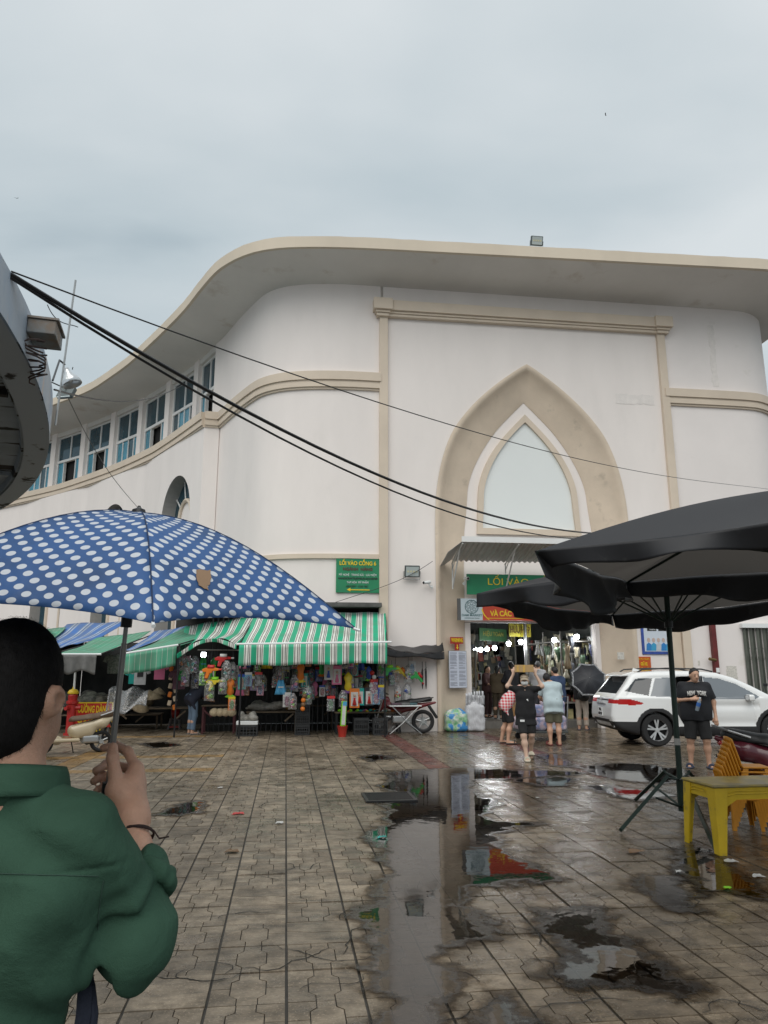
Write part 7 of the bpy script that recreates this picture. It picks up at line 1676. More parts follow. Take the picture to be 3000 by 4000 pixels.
mb = MB(); rw2 = random.Random(3)
for k in range(14): x_ = -.24 + .48 * k / 13; mb.sheet(lambda a, b_: (x_ + (a - .5) * .05, -.1 + .03 * math.sin(k * 2.) + .02 * math.sin(b_ * 6), .70 + .30 * b_ * (1 - .2 * math.sin(k * 3.))), 3, 5)
mb.build('bag_handles', mat('white plastic bags'), o, thick=.006, smooth=True)
sack('brown paper sack in front of the left shelves', 1868, 2806, .24, .18, .72, M_KRAFT, 3, .3); sack('tall dark grey sack beside the brown one', 1920, 2812, .17, .15, .62, mat('dark grey sack', (.06, .06, .065), .4, var=.4, bump=.5, bscale=20), 4, .3); sack('orange brown sack behind the white bags', 1890, 2815, .16, .14, .55, mat('orange brown sack', (.34, .18, .07), .6, var=.3), 5, .15)
for n_ in ('goods_sack.002', 'goods_sack.003', 'goods_sack.004'): bpy.data.objects[n_].location = (bpy.data.objects[n_].location.x, .95 if n_ != 'goods_sack.004' else .90, HZ)
p = gnd(1745, 2855)
t = thing('wooden_crate_lid', 'brown wooden panels leaning against the tan arch leg', 'panel', (p.x, p.y + .12, 0), .12); t.rotation_euler = (-.12, 0, .12)
for k in range(3): MB().box(-.18 + .125 * k, -.06 + .125 * k, 0, .025, .0, .95).build('plank', mat('red brown plank', (.17, .075, .04), .6, var=.3, vscale=6), t, bevel=.004)
MB().box(-.22, .22, -.03, -.002, .78, .93).build('cross_rail', mat('red brown plank'), t, bevel=.01); MB().tube([(-.05, -.04, .2), (-.02, -.05, .6), (.03, -.04, .92)], .012, 5).build('strap', M_WOOD, t)

# ================================================================== MAN WITH THE SPOTTED UMBRELLA (close to the camera)
man = thing('person', 'person in green shirt with back turned, holding the spotted umbrella', 'person', (CAM.x, CAM.y, 0), -YAW)
LD = lambda px, py, d: np.array(loc_d(px, py, d))
M_SKINN = mat('near skin', (.66, .38, .265), .5, var=.16, vscale=22, bump=.25, bscale=160)
M_SKINN.node_tree.nodes['Principled BSDF'].inputs['Subsurface Weight'].default_value = .12; M_SKINN.node_tree.nodes['Principled BSDF'].inputs['Subsurface Radius'].default_value = (.012, .004, .002)
HC = LD(64, 2680, 1.40); NK = LD(62, 3010, 1.41)
hr = (0, 0, -.15)
head = s_union([s_ell(HC + V3(0, 0, .01), (.073, .093, .105), hr), s_ell(HC + V3(.006, .05, -.072), (.056, .06, .06), hr), s_cap(HC + V3(-.003, -.01, -.08), NK + V3(0, 0, -.10), .058, .066), s_cap(NK + V3(0, 0, -.06), NK + V3(.12, 0, -.14), .06, .05), s_cap(NK + V3(0, 0, -.06), NK + V3(-.12, 0, -.14), .06, .05)], .035)
EC = LD(200, 2748, 1.385)
ear = s_sub(s_union([s_ell(EC, (.011, .021, .028), (.25, .25, -.5)), s_ell(EC + V3(.006, .006, .008), (.010, .018, .026), (.25, .25, -.5))], .01), s_ell(EC + V3(.014, .004, .004), (.007, .011, .017), (.25, .25, -.5)))
V1, Q1 = surf(s_union([head, ear], .012), .006)
WR = LD(517, 3200, 1.60); EL = LD(532, 3655, 1.50)
Kn = [LD(532, 3003, 1.655), LD(534, 3040, 1.685), LD(526, 3078, 1.70), LD(512, 3112, 1.705)]
hnd = [s_cap(EL, WR * .7 + EL * .3, .043, .034), s_cap(WR * .7 + EL * .3, WR, .034, .027)]
palm = [s_cap(WR, LD(482, 3095, 1.62), .026, .026), s_cap(WR, Kn[0], .024, .017), s_cap(WR, Kn[1], .024, .016), s_cap(WR, Kn[2], .022, .016), s_cap(WR, Kn[3], .022, .015), s_cap(LD(455, 3085, 1.615), LD(520, 3060, 1.655), .022, .02)]
F1 = [Kn[0], LD(500, 2935, 1.675), LD(452, 2912, 1.685), LD(405, 2922, 1.675)]
F2 = [Kn[1], LD(500, 3000, 1.715), LD(415, 2985, 1.71), LD(375, 3010, 1.675)]
F3 = [Kn[2], LD(480, 3045, 1.725), LD(400, 3030, 1.71), LD(366, 3052, 1.67)]
F4 = [Kn[3], LD(470, 3090, 1.72), LD(405, 3072, 1.70), LD(378, 3088, 1.665)]
fing = []
for Fp, r in ((F1, .0105), (F2, .0105), (F3, .010), (F4, .009)):
    fing.append(s_union([s_cap(Fp[i], Fp[i + 1], r * (1.12 - .1 * i), r * (1.02 - .1 * i)) for i in range(3)], .005))
TH = [LD(462, 3110, 1.612), LD(448, 3020, 1.612), LD(440, 2960, 1.622), LD(441, 2918, 1.635)]
thumb = s_union([s_cap(TH[0], TH[1], .019, .0135), s_cap(TH[1], TH[2], .0130, .0125), s_cap(TH[2], TH[3], .0125, .0105)], .006)
arm = s_union([s_union(hnd + palm, .022)] + [s_union([f_], 0) for f_ in fing] + [thumb], .007)
V2, Q2 = surf(arm, .0042)
# legs and trunk (below the frame) so that the figure stands on the ground
cxm = float(NK[0]) - .02; cym = float(NK[1])
trunk = s_union([s_cap((cxm - .1, cym + .03, 1.25), (cxm + .05, cym + .03, 1.25), .075), s_cap((cxm - .07, cym + .02, .95), (cxm + .03, cym + .02, .95), .08)] + [s_cap((cxm + s * .09, cym, .92), (cxm + s * .1, cym + .01, .5), .09, .06) for s in (-1, 1)] + [s_cap((cxm + s * .1, cym + .01, .5), (cxm + s * .1, cym - .02, .09), .058, .038) for s in (-1, 1)] + [s_cap((cxm + s * .1, cym - .03, .05), (cxm + s * .12, cym + .14, .035), .036, .03) for s in (-1, 1)] + [s_cap((cxm - .2, cym, 1.38), (cxm - .3, cym + .05, 1.12), .05, .04), s_cap((cxm - .3, cym + .05, 1.12), (cxm - .28, cym + .18, .92), .04, .028), s_cap((cxm - .28, cym + .18, .92), (cxm - .27, cym + .23, .86), .033, .03)], .04)
V4, Q4 = surf(trunk, .018)
mesh_np('body', np.concatenate([V1, V2, V4]), np.concatenate([Q1, Q2 + len(V1), Q4 + len(V1) + len(V2)]), M_SKINN, man)
# hair
hf = s_union([s_ell(HC + V3(-.004, -.008, .018), (.081, .100, .108), hr), s_ell(HC + V3(-.01, -.035, -.05), (.074, .066, .085), hr)], .03)
hf = s_cut(hf, EC + V3(0, .055, .0), (.15, 1, 0)); hf = s_sub(hf, s_ell(EC + V3(.0, .028, -.040), (.05, .052, .062))); hf = s_sub(hf, s_ell(EC + V3(.012, .0, .0), (.018, .020, .028))); hf = s_cut(hf, HC + V3(0, 0, -.125), (.55, .30, -1))
hf = s_rough(hf, .0008, 260, 1.)
mh = bpy.data.materials.new('near hair'); mh.use_nodes = True; nb = mh.node_tree.nodes['Principled BSDF']; nb.inputs['Base Color'].default_value = (.007, .006, .006, 1); nb.inputs['Roughness'].default_value = .75; nb.inputs['Specular IOR Level'].default_value = .25
tcn = mh.node_tree.nodes.new('ShaderNodeTexCoord'); mpn = mh.node_tree.nodes.new('ShaderNodeMapping'); mpn.inputs['Scale'].default_value = (1, 1, .18); nn_ = mh.node_tree.nodes.new('ShaderNodeTexNoise'); nn_.inputs['Scale'].default_value = 420; bpn = mh.node_tree.nodes.new('ShaderNodeBump'); bpn.inputs['Strength'].default_value = .35; bpn.inputs['Distance'].default_value = .004
for a_, b_ in ((tcn.outputs['Object'], mpn.inputs['Vector']), (mpn.outputs[0], nn_.inputs['Vector']), (nn_.outputs['Fac'], bpn.inputs['Height']), (bpn.outputs[0], nb.inputs['Normal'])): mh.node_tree.links.new(a_, b_)
VH, QH = surf(hf, .005); hair_o = mesh_np('hair', VH, QH, mh, man)
rh = np.random.default_rng(5); fi_ = rh.integers(0, len(QH), 9000); P0 = VH[QH[fi_]].mean(1); e1_ = VH[QH[fi_, 1]] - VH[QH[fi_, 0]]; e2_ = VH[QH[fi_, 3]] - VH[QH[fi_, 0]]; Nn = np.cross(e1_, e2_); Nn /= np.linalg.norm(Nn, axis=1)[:, None] + 1e-9
P0 = P0 + rh.normal(0, .0015, P0.shape); tg = np.array([0, 0, -1.]) + rh.normal(0, .35, P0.shape); tg -= (tg * Nn).sum(1)[:, None] * Nn; tg /= np.linalg.norm(tg, axis=1)[:, None] + 1e-9
sd_ = np.cross(Nn, tg); ln_ = rh.uniform(.006, .013, (len(P0), 1)); tip = P0 + tg * ln_ + Nn * ln_ * rh.uniform(.10, .45, (len(P0), 1))
Vs = np.concatenate([P0 - sd_ * .0005, P0 + sd_ * .0005, tip]); k_n = len(P0); st_o = mesh_np('hair_strands', Vs, np.stack([np.arange(k_n), np.arange(k_n) + k_n, np.arange(k_n) + 2 * k_n], 1), mh, hair_o, False); st_o['kind'] = 'stuff'
# shirt with rolled sleeve
M_SHIRT = mat('green cotton shirt', (.048, .108, .072), .9, var=.2, vscale=5, bump=.22, bscale=420, spec=.2)
wr = M_SHIRT.node_tree; wn = wr.nodes.new('ShaderNodeTexNoise'); wn.inputs['Scale'].default_value = 6.5; wn.inputs['Detail'].default_value = 4; wn.inputs['Distortion'].default_value = 2.2; wt = wr.nodes.new('ShaderNodeTexCoord'); wr.links.new(wt.outputs['Object'], wn.inputs['Vector']); wb = wr.nodes.new('ShaderNodeBump'); wb.inputs['Strength'].default_value = .38; wb.inputs['Distance'].default_value = .02; wr.links.new(wn.outputs['Fac'], wb.inputs['Height']); ob = [n for n in wr.nodes if n.type == 'BUMP' and n != wb][0]; wr.links.new(wb.outputs[0], ob.inputs['Normal'])
SH = LD(305, 3250, 1.40); CF = LD(584, 3408, 1.552)
SHL = np.array([2 * cxm - SH[0], SH[1], SH[2]])
bodyp = [s_cap((cxm - .10, cym - .005, 1.27), (cxm + .09, cym - .005, 1.27), .12), s_cap((cxm - .09, cym - .005, 1.17), (cxm + .075, cym - .005, 1.17), .12), s_cap((cxm - .09, cym, 1.02), (cxm + .035, cym, 1.02), .108), s_cap((cxm - .09, cym, .86), (cxm + .03, cym, .86), .11), s_cap(SH, NK + V3(.0, 0, -.055), .062, .060), s_cap(SHL, NK + V3(0, 0, -.055), .062, .060), s_cap(SHL, (cxm - .31, cym + .05, 1.12), .075, .065), s_cap((cxm - .31, cym + .05, 1.12), (cxm - .29, cym + .14, .98), .06, .05)]
slv = s_union([s_cap(SH, EL, .072, .064), s_cap(EL, CF, .063, .045), s_ell(EL + V3(.0, -.01, -.012), (.066, .066, .064))], .03)
shirt = s_union([s_union(bodyp, .06), slv], .028)
def folds(f0):
    A = np.array(SH, np.float32); E = np.array(EL, np.float32); Cf = np.array(CF, np.float32)
    def f(P):
        d = f0(P)
        # drag folds running from the arm pit towards the elbow, creases in the crook and long soft folds down the back
        q = P - E; r = np.linalg.norm(q, axis=-1)
        d = d + .0075 * np.sin(r * 125 + 3.5 * np.sin(P[..., 0] * 22 + P[..., 2] * 9)) * np.exp(-((r - .075) / .055) ** 2)
        w = np.sin((P[..., 0] * 30 - P[..., 2] * 13) + 1.6 * np.sin(P[..., 2] * 15 + P[..., 0] * 6)); d = d + .0085 * w * np.clip((1.36 - P[..., 2]) / .15, 0, 1)
        w3 = np.abs(np.sin(P[..., 0] * 21 + P[..., 2] * 27 + 1.4 * np.sin(P[..., 2] * 11 - P[..., 0] * 17))); d = d + .006 * (w3 ** .6 - .6) * np.clip((P[..., 0] - cxm - .02) / .12, 0, 1)
        w2 = np.sin(P[..., 0] * 47 + P[..., 2] * 31 + 2 * np.sin(P[..., 2] * 23)); d = d + .0032 * w2
        # yoke seam across the back
        d = d + .0035 * np.exp(-((P[..., 2] - 1.318 + .05 * (P[..., 0] - cxm) ** 2) / .0028) ** 2) * (P[..., 1] < cym)
        return d
    f.bb = f0.bb; return f
sh = folds(shirt); ax_ = (CF - EL) / np.linalg.norm(CF - EL)
sh = s_cut(sh, (0, 0, .74), (0, 0, -1))
sh = s_sub(sh, s_cap(NK + V3(0, .005, -.06), HC, .069, .066))
V_, Q_ = surf(s_cut(sh, CF, ax_ * .0 + np.array([0, 0, 1]) * 0 + ax_) if False else sh, .0062, bb=(np.array([cxm - .42, cym - .22, .72]), np.array([float(EL[0]) + .12, cym + .34, 1.52])))
shirt_o = mesh_np('shirt', V_, Q_, M_SHIRT, man)
from mathutils.bvhtree import BVHTree
bvh = BVHTree.FromPolygons([Vector(v) for v in V_], [tuple(int(i) for i in q) for q in Q_])
def on_shirt(px, py, lift=.0008):
    d = (Vector(loc_d(px, py, 1.0)) - Vector((0, 0, CAMH))).normalized(); h = bvh.ray_cast(Vector((0, 0, CAMH)), d)
    return (h[0] + h[1] * lift) if h[0] is not None and h[0].y < 1.75 else None
M_SEAM = mat('green seam thread', (.036, .075, .056), .9)
for pts in ([(x_, 3412 + 10 * math.sin(x_ * .004)) for x_ in range(-160, 400, 16)], [(404 - 24 * math.sin(k * .11) , 3440 + 15 * k) for k in range(14)]):
    hp = [h for h in (on_shirt(*q) for q in pts) if h is not None]
    if len(hp) > 3: MB().tube(hp, .0009, 4).build('seam', M_SEAM, shirt_o)
# rolled cuff: stacked soft rings
u_ = np.cross(ax_, (0, 1, 0)); u_ /= np.linalg.norm(u_); w_ = np.cross(ax_, u_)
cuff = []
for k, (o_, R_, r_) in enumerate(((-.022, .043, .013), (-.002, .044, .014), (.014, .040, .011))):
    ring = [CF + ax_ * o_ + (u_ * math.cos(a) + w_ * math.sin(a)) * (R_ + .004 * math.sin(a * 3 + k)) + ax_ * .012 * math.sin(a + k) for a in [i * math.pi / 8 for i in range(17)]]
    cuff.append(s_union([s_cap(ring[i], ring[i + 1], r_) for i in range(16)], .006))
blob('rolled_cuff', s_rough(s_union(cuff, .006), .0016, 70, 2.), .0055, M_SHIRT, man)
# collar
def colf(a, v):
    an = a * 2 * math.pi; R = .073 + .010 * v + .004 * math.sin(an * 2)
    fall = .0 if v < .5 else (v - .5) * 2
    return (float(NK[0]) + (R + .006 * math.sin(v * 3.14) + .010 * fall) * math.cos(an), float(NK[1]) + .0 + (R + .010 * fall) * math.sin(an) * 1.05, float(NK[2]) - .062 + (.068 * (v / .5) if v < .5 else .068 - .050 * fall) - .014 * math.sin(an))
mb = MB(); mb.sheet(colf, 48, 11, True); mb.build('collar', M_SHIRT, man, smooth=True, thick=.004)
# trousers, shoes, bag strap, bracelet
tr_ = s_union([s_cap((cxm - .08, cym, .92), (cxm + .08, cym, .92), .13)] + [s_cap((cxm + s * .09, cym, .92), (cxm + s * .1, cym + .01, .5), .105, .08) for s in (-1, 1)] + [s_cap((cxm + s * .1, cym + .01, .5), (cxm + s * .1, cym - .02, .12), .08, .068) for s in (-1, 1)], .03)
blob('trousers', s_cut(s_cut(tr_, (0, 0, 1.0), (0, 0, 1)), (0, 0, .1), (0, 0, -1)), .02, fabric('charcoal trousers', (.03, .03, .035)), man)
for s in (-1, 1): blob('shoe', s_cut(s_union([s_ell((cxm + s * .105, cym + .04, .05), (.05, .14, .05))], .01), (0, 0, .004), (0, 0, -1)), .012, M_BLACK, man)
strap = [LD(300, 3700, 1.48), LD(325, 3780, 1.46), LD(338, 3860, 1.44), LD(332, 3960, 1.43), LD(315, 4060, 1.42)]
bagp = LD(330, 4110, 1.42)
o = MB(); o.tube([Vector(s_) for s_ in strap], .016, 6, flat=.35); o.tube([Vector(LD(310, 3720, 1.47)), Vector(LD(360, 3850, 1.45)), Vector(LD(372, 3960, 1.44)), Vector(LD(360, 4080, 1.43))], .007, 6, flat=.4); sb_ = blob('sling_bag', s_rough(s_box(tuple(bagp + V3(-.05, .02, -.10)), (.09, .06, .11), .03), .003, 30), .012, fabric('navy bag cloth', (.012, .016, .03)), loc=(CAM.x, CAM.y, 0), rot=(0, 0, -YAW)); tag(sb_, 'dark navy sling bag at the side of the green shirt', 'bag'); o.build('strap', fabric('navy bag cloth'), sb_)
mb = MB()
BRC = LD(535, 3262, 1.585); fa_ = (WR - EL) / np.linalg.norm(WR - EL); u_ = np.cross(fa_, (0, 1, 0)); u_ /= np.linalg.norm(u_); w_ = np.cross(fa_, u_)
for k in range(2): mb.tube([Vector(BRC + (u_ * math.cos(a) + w_ * math.sin(a)) * .0325 + fa_ * (.008 * math.sin(a + k * 1.2) + .006 * k)) for a in [i * math.pi / 12 for i in range(25)]], .0022, 6)
mb.tube([Vector(BRC + u_ * (-.034)), Vector(BRC + u_ * (-.045) - fa_ * .02), Vector(BRC + u_ * (-.065) - fa_ * .022)], .0018, 5); mb.tube([Vector(BRC + u_ * .034), Vector(BRC + u_ * .048 - fa_ * .018), Vector(BRC + u_ * .07 - fa_ * .02)], .0018, 5)
mb.build('bracelet', mat('dark cord', (.03, .014, .012), .7), man)
# --- spotted umbrella
UC = np.array([-0.55175, 1.60508, 1.99347]); UA = np.array([.0672, -.0837, .9942]); UA /= np.linalg.norm(UA)
um = thing('spotted_umbrella', 'blue umbrella with white polka dots and a brown patch', 'umbrella', c2w(*UC), -YAW)
zq = Vector(UA).to_track_quat('Z', 'Y'); 
e1 = np.cross([0, 1, 0], UA); e1 /= np.linalg.norm(e1); e2 = np.cross(UA, e1)
UR, UD, UAZ, UN = .51, .2218, .41685, 6
def dot_mat():
    m = bpy.data.materials.new('polka dot cloth'); m.use_nodes = True; nt = m.node_tree; N = nt.nodes.new; L = nt.links.new; b = nt.nodes['Principled BSDF']; b.inputs['Roughness'].default_value = .55
    uv = N('ShaderNodeUVMap'); mp = N('ShaderNodeMapping'); mp.inputs['Rotation'].default_value = (0, 0, .78); mp.inputs['Scale'].default_value = (1 / .0295, 1 / .0295, 1); L(uv.outputs[0], mp.inputs['Vector'])
    fr = N('ShaderNodeVectorMath'); fr.operation = 'FRACTION'; L(mp.outputs[0], fr.inputs[0]); sb = N('ShaderNodeVectorMath'); sb.operation = 'SUBTRACT'; sb.inputs[1].default_value = (.5, .5, 0); L(fr.outputs[0], sb.inputs[0])
    sp = N('ShaderNodeSeparateXYZ'); L(sb.outputs[0], sp.inputs[0]); cb = N('ShaderNodeCombineXYZ'); L(sp.outputs[0], cb.inputs[0]); L(sp.outputs[1], cb.inputs[1]); ln = N('ShaderNodeVectorMath'); ln.operation = 'LENGTH'; L(cb.outputs[0], ln.inputs[0])
    r = N('ShaderNodeMapRange'); r.inputs['From Min'].default_value = .315; r.inputs['From Max'].default_value = .285; L(ln.outputs['Value'], r.inputs['Value'])
    tc = N('ShaderNodeTexCoord'); n = N('ShaderNodeTexNoise'); n.inputs['Scale'].default_value = 7; n.inputs['Detail'].default_value = 5; L(tc.outputs['Object'], n.inputs['Vector']); rr = N('ShaderNodeMapRange'); rr.inputs['From Min'].default_value = .42; rr.inputs['From Max'].default_value = .7; L(n.outputs['Fac'], rr.inputs['Value'])
    bl = N('ShaderNodeMix'); bl.data_type = 'RGBA'; L(rr.outputs[0], bl.inputs['Factor']); bl.inputs['A'].default_value = (.045, .135, .36, 1); bl.inputs['B'].default_value = (.034, .088, .22, 1)
    mx = N('ShaderNodeMix'); mx.data_type = 'RGBA'; L(r.outputs[0], mx.inputs['Factor']); L(bl.outputs['Result'], mx.inputs['A']); mx.inputs['B'].default_value = (.70, .74, .80, 1); L(mx.outputs['Result'], b.inputs['Base Color'])
    wn_ = N('ShaderNodeTexNoise'); wn_.inputs['Scale'].default_value = 9; wn_.inputs['Distortion'].default_value = 1.5; L(tc.outputs['Object'], wn_.inputs['Vector']); bp_ = N('ShaderNodeBump'); bp_.inputs['Strength'].default_value = .30; bp_.inputs['Distance'].default_value = .02; L(wn_.outputs['Fac'], bp_.inputs['Height']); L(bp_.outputs[0], b.inputs['Normal'])
    tl = N('ShaderNodeBsdfTranslucent'); L(mx.outputs['Result'], tl.inputs['Color']); ms = N('ShaderNodeMixShader'); ms.inputs[0].default_value = .25; L(b.outputs[0], ms.inputs[1]); L(tl.outputs[0], ms.inputs[2]); L(ms.outputs[0], nt.nodes['Material Output'].inputs[0]); return m
M_DOT = dot_mat()
def urib(v): return UR * v ** 1.0, UD * (1 - math.cos(v * 1.38)) / (1 - math.cos(1.38))
def upt(r, dr, a): return Vector(e1 * (r * math.sin(a)) - e2 * (r * math.cos(a)) - UA * dr)
da = 2 * math.pi / UN
for k in range(UN):
    a0 = UAZ + da * k
    def fn(u, v):
        r, dr = urib(v); A_ = upt(r, dr, a0); B_ = upt(r, dr, a0 + da); p = A_.lerp(B_, u)
        # panel pulled in and up between the ribs, hem scalloped inwards
        s_ = 4 * u * (1 - u); out = upt(1, 0, a0 + da / 2)
        p = p + out * (.016 * s_ * math.sin(math.pi * v) * (1 - .3 * v)) - out * (.050 * s_ * v ** 5) + Vector(UA) * (.012 * s_ * v ** 3 - .008 * s_ * math.sin(math.pi * v))
        return tuple(p)
    o = cloth('panel', fn, 15, 22, M_DOT, um, 1, 1, .0012)
    uvl = o.data.uv_layers[0]
    for poly in o.data.polygons:
        for li in poly.loop_indices:
            vi = o.data.loops[li].vertex_index; i, j = divmod(vi, 22); u, v = i / 14, j / 21; w = 2 * UR * math.sin(da / 2) * v; uvl.data[li].uv = ((u - .5) * w + k * .37, v * UR * 1.05 + k * .21)
    MB().tube([upt(*urib(i / 14), a0) - Vector(UA) * .003 for i in range(15)], .0022, 5).build('rib', M_METAL, um)
    MB().tube([upt(*urib(i / 14), a0) + Vector(UA) * .0012 for i in range(15)], .0012, 4).build('seam', mat('navy thread', (.02, .04, .10), .8), um)
    r2, d2 = urib(.52); MB().tube([Vector(-UA * .24), upt(r2, d2, a0) - Vector(UA) * .004], .0022, 5).build('stretcher', M_METAL, um)
    rt_, dt_ = urib(1.0); MB().tube([upt(rt_ * .99, dt_, a0), upt(rt_ * 1.02, dt_ + .004, a0)], .0035, 6).build('rib_tip', M_SIGNW, um)
MB().tube([Vector(UA * .012), Vector(-UA * .30)], .0048, 10).build('upper_shaft', M_METAL, um); MB().tube([Vector(-UA * .29), Vector(-UA * .60)], .0062, 10).build('lower_shaft', mat('brushed shaft', (.30, .29, .28), .35, metal=.8), um)
MB().tube([Vector(-UA * .585), Vector(-UA * .66)], .013, 10).build('handle', M_BLACK, um); MB().lathe([(.010, -.004), (.016, .0), (.014, .007), (.005, .011), (.003, .016)], 12).build('ferrule', M_BLACK, um); MB().tube([Vector(-UA * .225), Vector(-UA * .255)], .012, 10).build('runner', M_BLACK, um)
# brown mending patch lies on the right front panel
def panel_pt(k, u, v):
    a0 = UAZ + da * k; r, dr = urib(v); p = upt(r, dr, a0).lerp(upt(r, dr, a0 + da), u); s_ = 4 * u * (1 - u); out = upt(1, 0, a0 + da / 2)
    return p + out * (.016 * s_ * math.sin(math.pi * v) * (1 - .3 * v)) - out * (.050 * s_ * v ** 5) + Vector(UA) * (.012 * s_ * v ** 3 - .008 * s_ * math.sin(math.pi * v))
def patch_uv(px, py):
    best = None
    for i in range(60):
        for j in range(60):
            u, v = i / 59, .2 + .8 * j / 59; q = c2w(*UC) + Matrix.Rotation(-YAW, 3, 'Z') @ panel_pt(0, u, v); d = q - CAM
            f_ = d.x * _sy + d.y * _cy; s0 = d.x * _cy - d.y * _sy; dep = f_ * _c + d.z * _s; up_ = -f_ * _s + d.z * _c; X_, Y_ = 1500 + FPX * s0 / dep, 2000 - FPX * up_ / dep
            e = (X_ - px) ** 2 + (Y_ - py) ** 2
            if best is None or e < best[0]: best = (e, u, v)
    return best[1:]
P_ = ragged([patch_uv(*q) for q in ((765, 2228), (820, 2230), (818, 2262), (810, 2290), (815, 2308), (775, 2290), (762, 2262))], 2, .14, 3)
ctr_ = (sum(p.x for p in P_) / len(P_), sum(p.y for p in P_) / len(P_))
mb = MB(); vs_ = []
for ring_ in (0, .5, 1):
    for p in P_: vs_.append(tuple(panel_pt(0, ctr_[0] + (p.x - ctr_[0]) * ring_, ctr_[1] + (p.y - ctr_[1]) * ring_) + upt(1, -.6, UAZ + da / 2) * .0022))
n_ = len(P_); mb.add(vs_, [(r_ * n_ + i, r_ * n_ + (i + 1) % n_, (r_ + 1) * n_ + (i + 1) % n_, (r_ + 1) * n_ + i) for r_ in range(2) for i in range(n_)])
mb.build('patch', mat('brown patch', (.26, .16, .09), .7), um)
# ================================================================== BLACK MARKET PARASOLS
M_PAR = mat('black parasol cloth', (.019, .020, .024), .6, var=.25, vscale=2.5, stain=(.065, .065, .065), stscale=3, stlo=.6, sthi=.75)
M_PARU = bpy.data.materials.new('parasol cloth translucent'); M_PARU.use_nodes = True
_nt = M_PARU.node_tree; _b = _nt.nodes['Principled BSDF']; _b.inputs['Base Color'].default_value = (.035, .036, .041, 1); _b.inputs['Roughness'].default_value = .6
_tl = _nt.nodes.new('ShaderNodeBsdfTranslucent'); _tl.inputs['Color'].default_value = (.17, .155, .14, 1); _ms = _nt.nodes.new('ShaderNodeMixShader'); _ms.inputs[0].default_value = .28
_nt.links.new(_b.outputs[0], _ms.inputs[1]); _nt.links.new(_tl.outputs[0], _ms.inputs[2]); _nt.links.new(_ms.outputs[0], _nt.nodes['Material Output'].inputs[0])
M_POLE = mat('dark green pole', (.014, .032, .024), .45, metal=.3, var=.3)
def parasol(label, corners, apex, pole_xy, vals, seed, pole_base=0., sag=(.05, .05, .05, .05)):
    C = [Vector(c) for c in corners]; A = Vector(apex); base = Vector((pole_xy[0], pole_xy[1], 0))
    t = thing('market_parasol', label, 'parasol', base, 0, 'black market parasols'); r = random.Random(seed); ph = [r.uniform(0, 6) for _ in range(20)]
    for k in range(4):
        a, b_ = C[k], C[(k + 1) % 4]
        def edge(u): p = a.lerp(b_, u); p.z += -sag[k] * math.sin(math.pi * u) + .05 * abs(math.sin(math.pi * 2 * u)) * .4; q = (A - p); q.z = 0; return p + q * (.05 * math.sin(math.pi * u))
        def fn(u, v):
            p = A.lerp(edge(u), v); p.z += .06 * math.sin(math.pi * v) * (.6 + .4 * math.cos(2 * math.pi * u)) - .035 * math.sin(math.pi * v) * math.sin(math.pi * u) * (1.5 + math.sin(u * 9 + ph[k])); return tuple(p - base)
        val = vals[k] if isinstance(vals, tuple) else vals
        cloth('canopy_panel', fn, 18, 14, M_PARU, t, 1, 1, 0)
        def fv(u, v):
            p = edge(u); o = p - A; o.z = 0; o.normalize(); p = p + o * (.012 + (.06 * math.sin(u * 14 + ph[k + 4]) + .05 * math.sin(u * 31 + ph[k + 8]) - .03) * v) ; p.z -= v * (val + .25 * val * math.sin(u * 7 + ph[k + 12]) + .12 * val * math.sin(u * 23 + ph[k]) + .05 * math.sin(math.pi * u)); return tuple(p - base)
        cloth('valance', fv, 40, 8, M_PAR, t, 1, 1, .003)
    hub = Vector((pole_xy[0], pole_xy[1], A.z)) - base
    MB().tube([Vector((0, 0, pole_base)), hub + Vector((0, 0, .03))], .03, 12).build('pole', M_POLE, t)
    mids = [C[k].lerp(C[(k + 1) % 4], .5) for k in range(4)]
    for p in C + mids:
        MB().tube([A - base - Vector((0, 0, .03)), (A.lerp(p, .5)) - base + Vector((0, 0, .015)), p - base - Vector((0, 0, .01))], .012, 6).build('rib', M_POLE, t)
        q = A.lerp(p, .52) - base; MB().tube([Vector((hub.x, hub.y, hub.z - .52)), q], .011, 6).build('strut', M_POLE, t)
    MB().lathe([(.05, -.05), (.05, .05)], 12, (hub.x, hub.y, hub.z - .52)).build('runner', M_BLACK, t); MB().lathe([(.06, -.06), (.06, .02)], 12, (hub.x, hub.y, hub.z - .03)).build('hub', M_BLACK, t)
    return t
# far parasol: pole seen at px 2620-2670
b2 = gnd(2667, 3190); ax2 = at_d(2605, 2330, 9.0)
L2 = at_d(1866, 2318, 9.0); 
c0 = Vector((L2.x, L2.y, L2.z)); pole2 = (b2.x, b2.y)
ap2 = Vector((ax2.x, ax2.y, 2.98))
d0 = Vector((c0.x - ap2.x, c0.y - ap2.y, 0)); R90 = lambda v: Vector((-v.y, v.x, 0))
cs2 = [Vector((ap2.x, ap2.y, 0)) + d0 + Vector((0, 0, c0.z)), Vector((ap2.x, ap2.y, 0)) + R90(d0) * .95 + Vector((0, 0, 2.86)), Vector((ap2.x, ap2.y, 0)) - d0 + Vector((0, 0, 2.58)), Vector((ap2.x, ap2.y, 0)) - R90(d0) * .95 + Vector((0, 0, 2.46))]
par2 = parasol('black parasol with green tripod stand over the yellow table', cs2, ap2, pole2, .20, 1, .10)
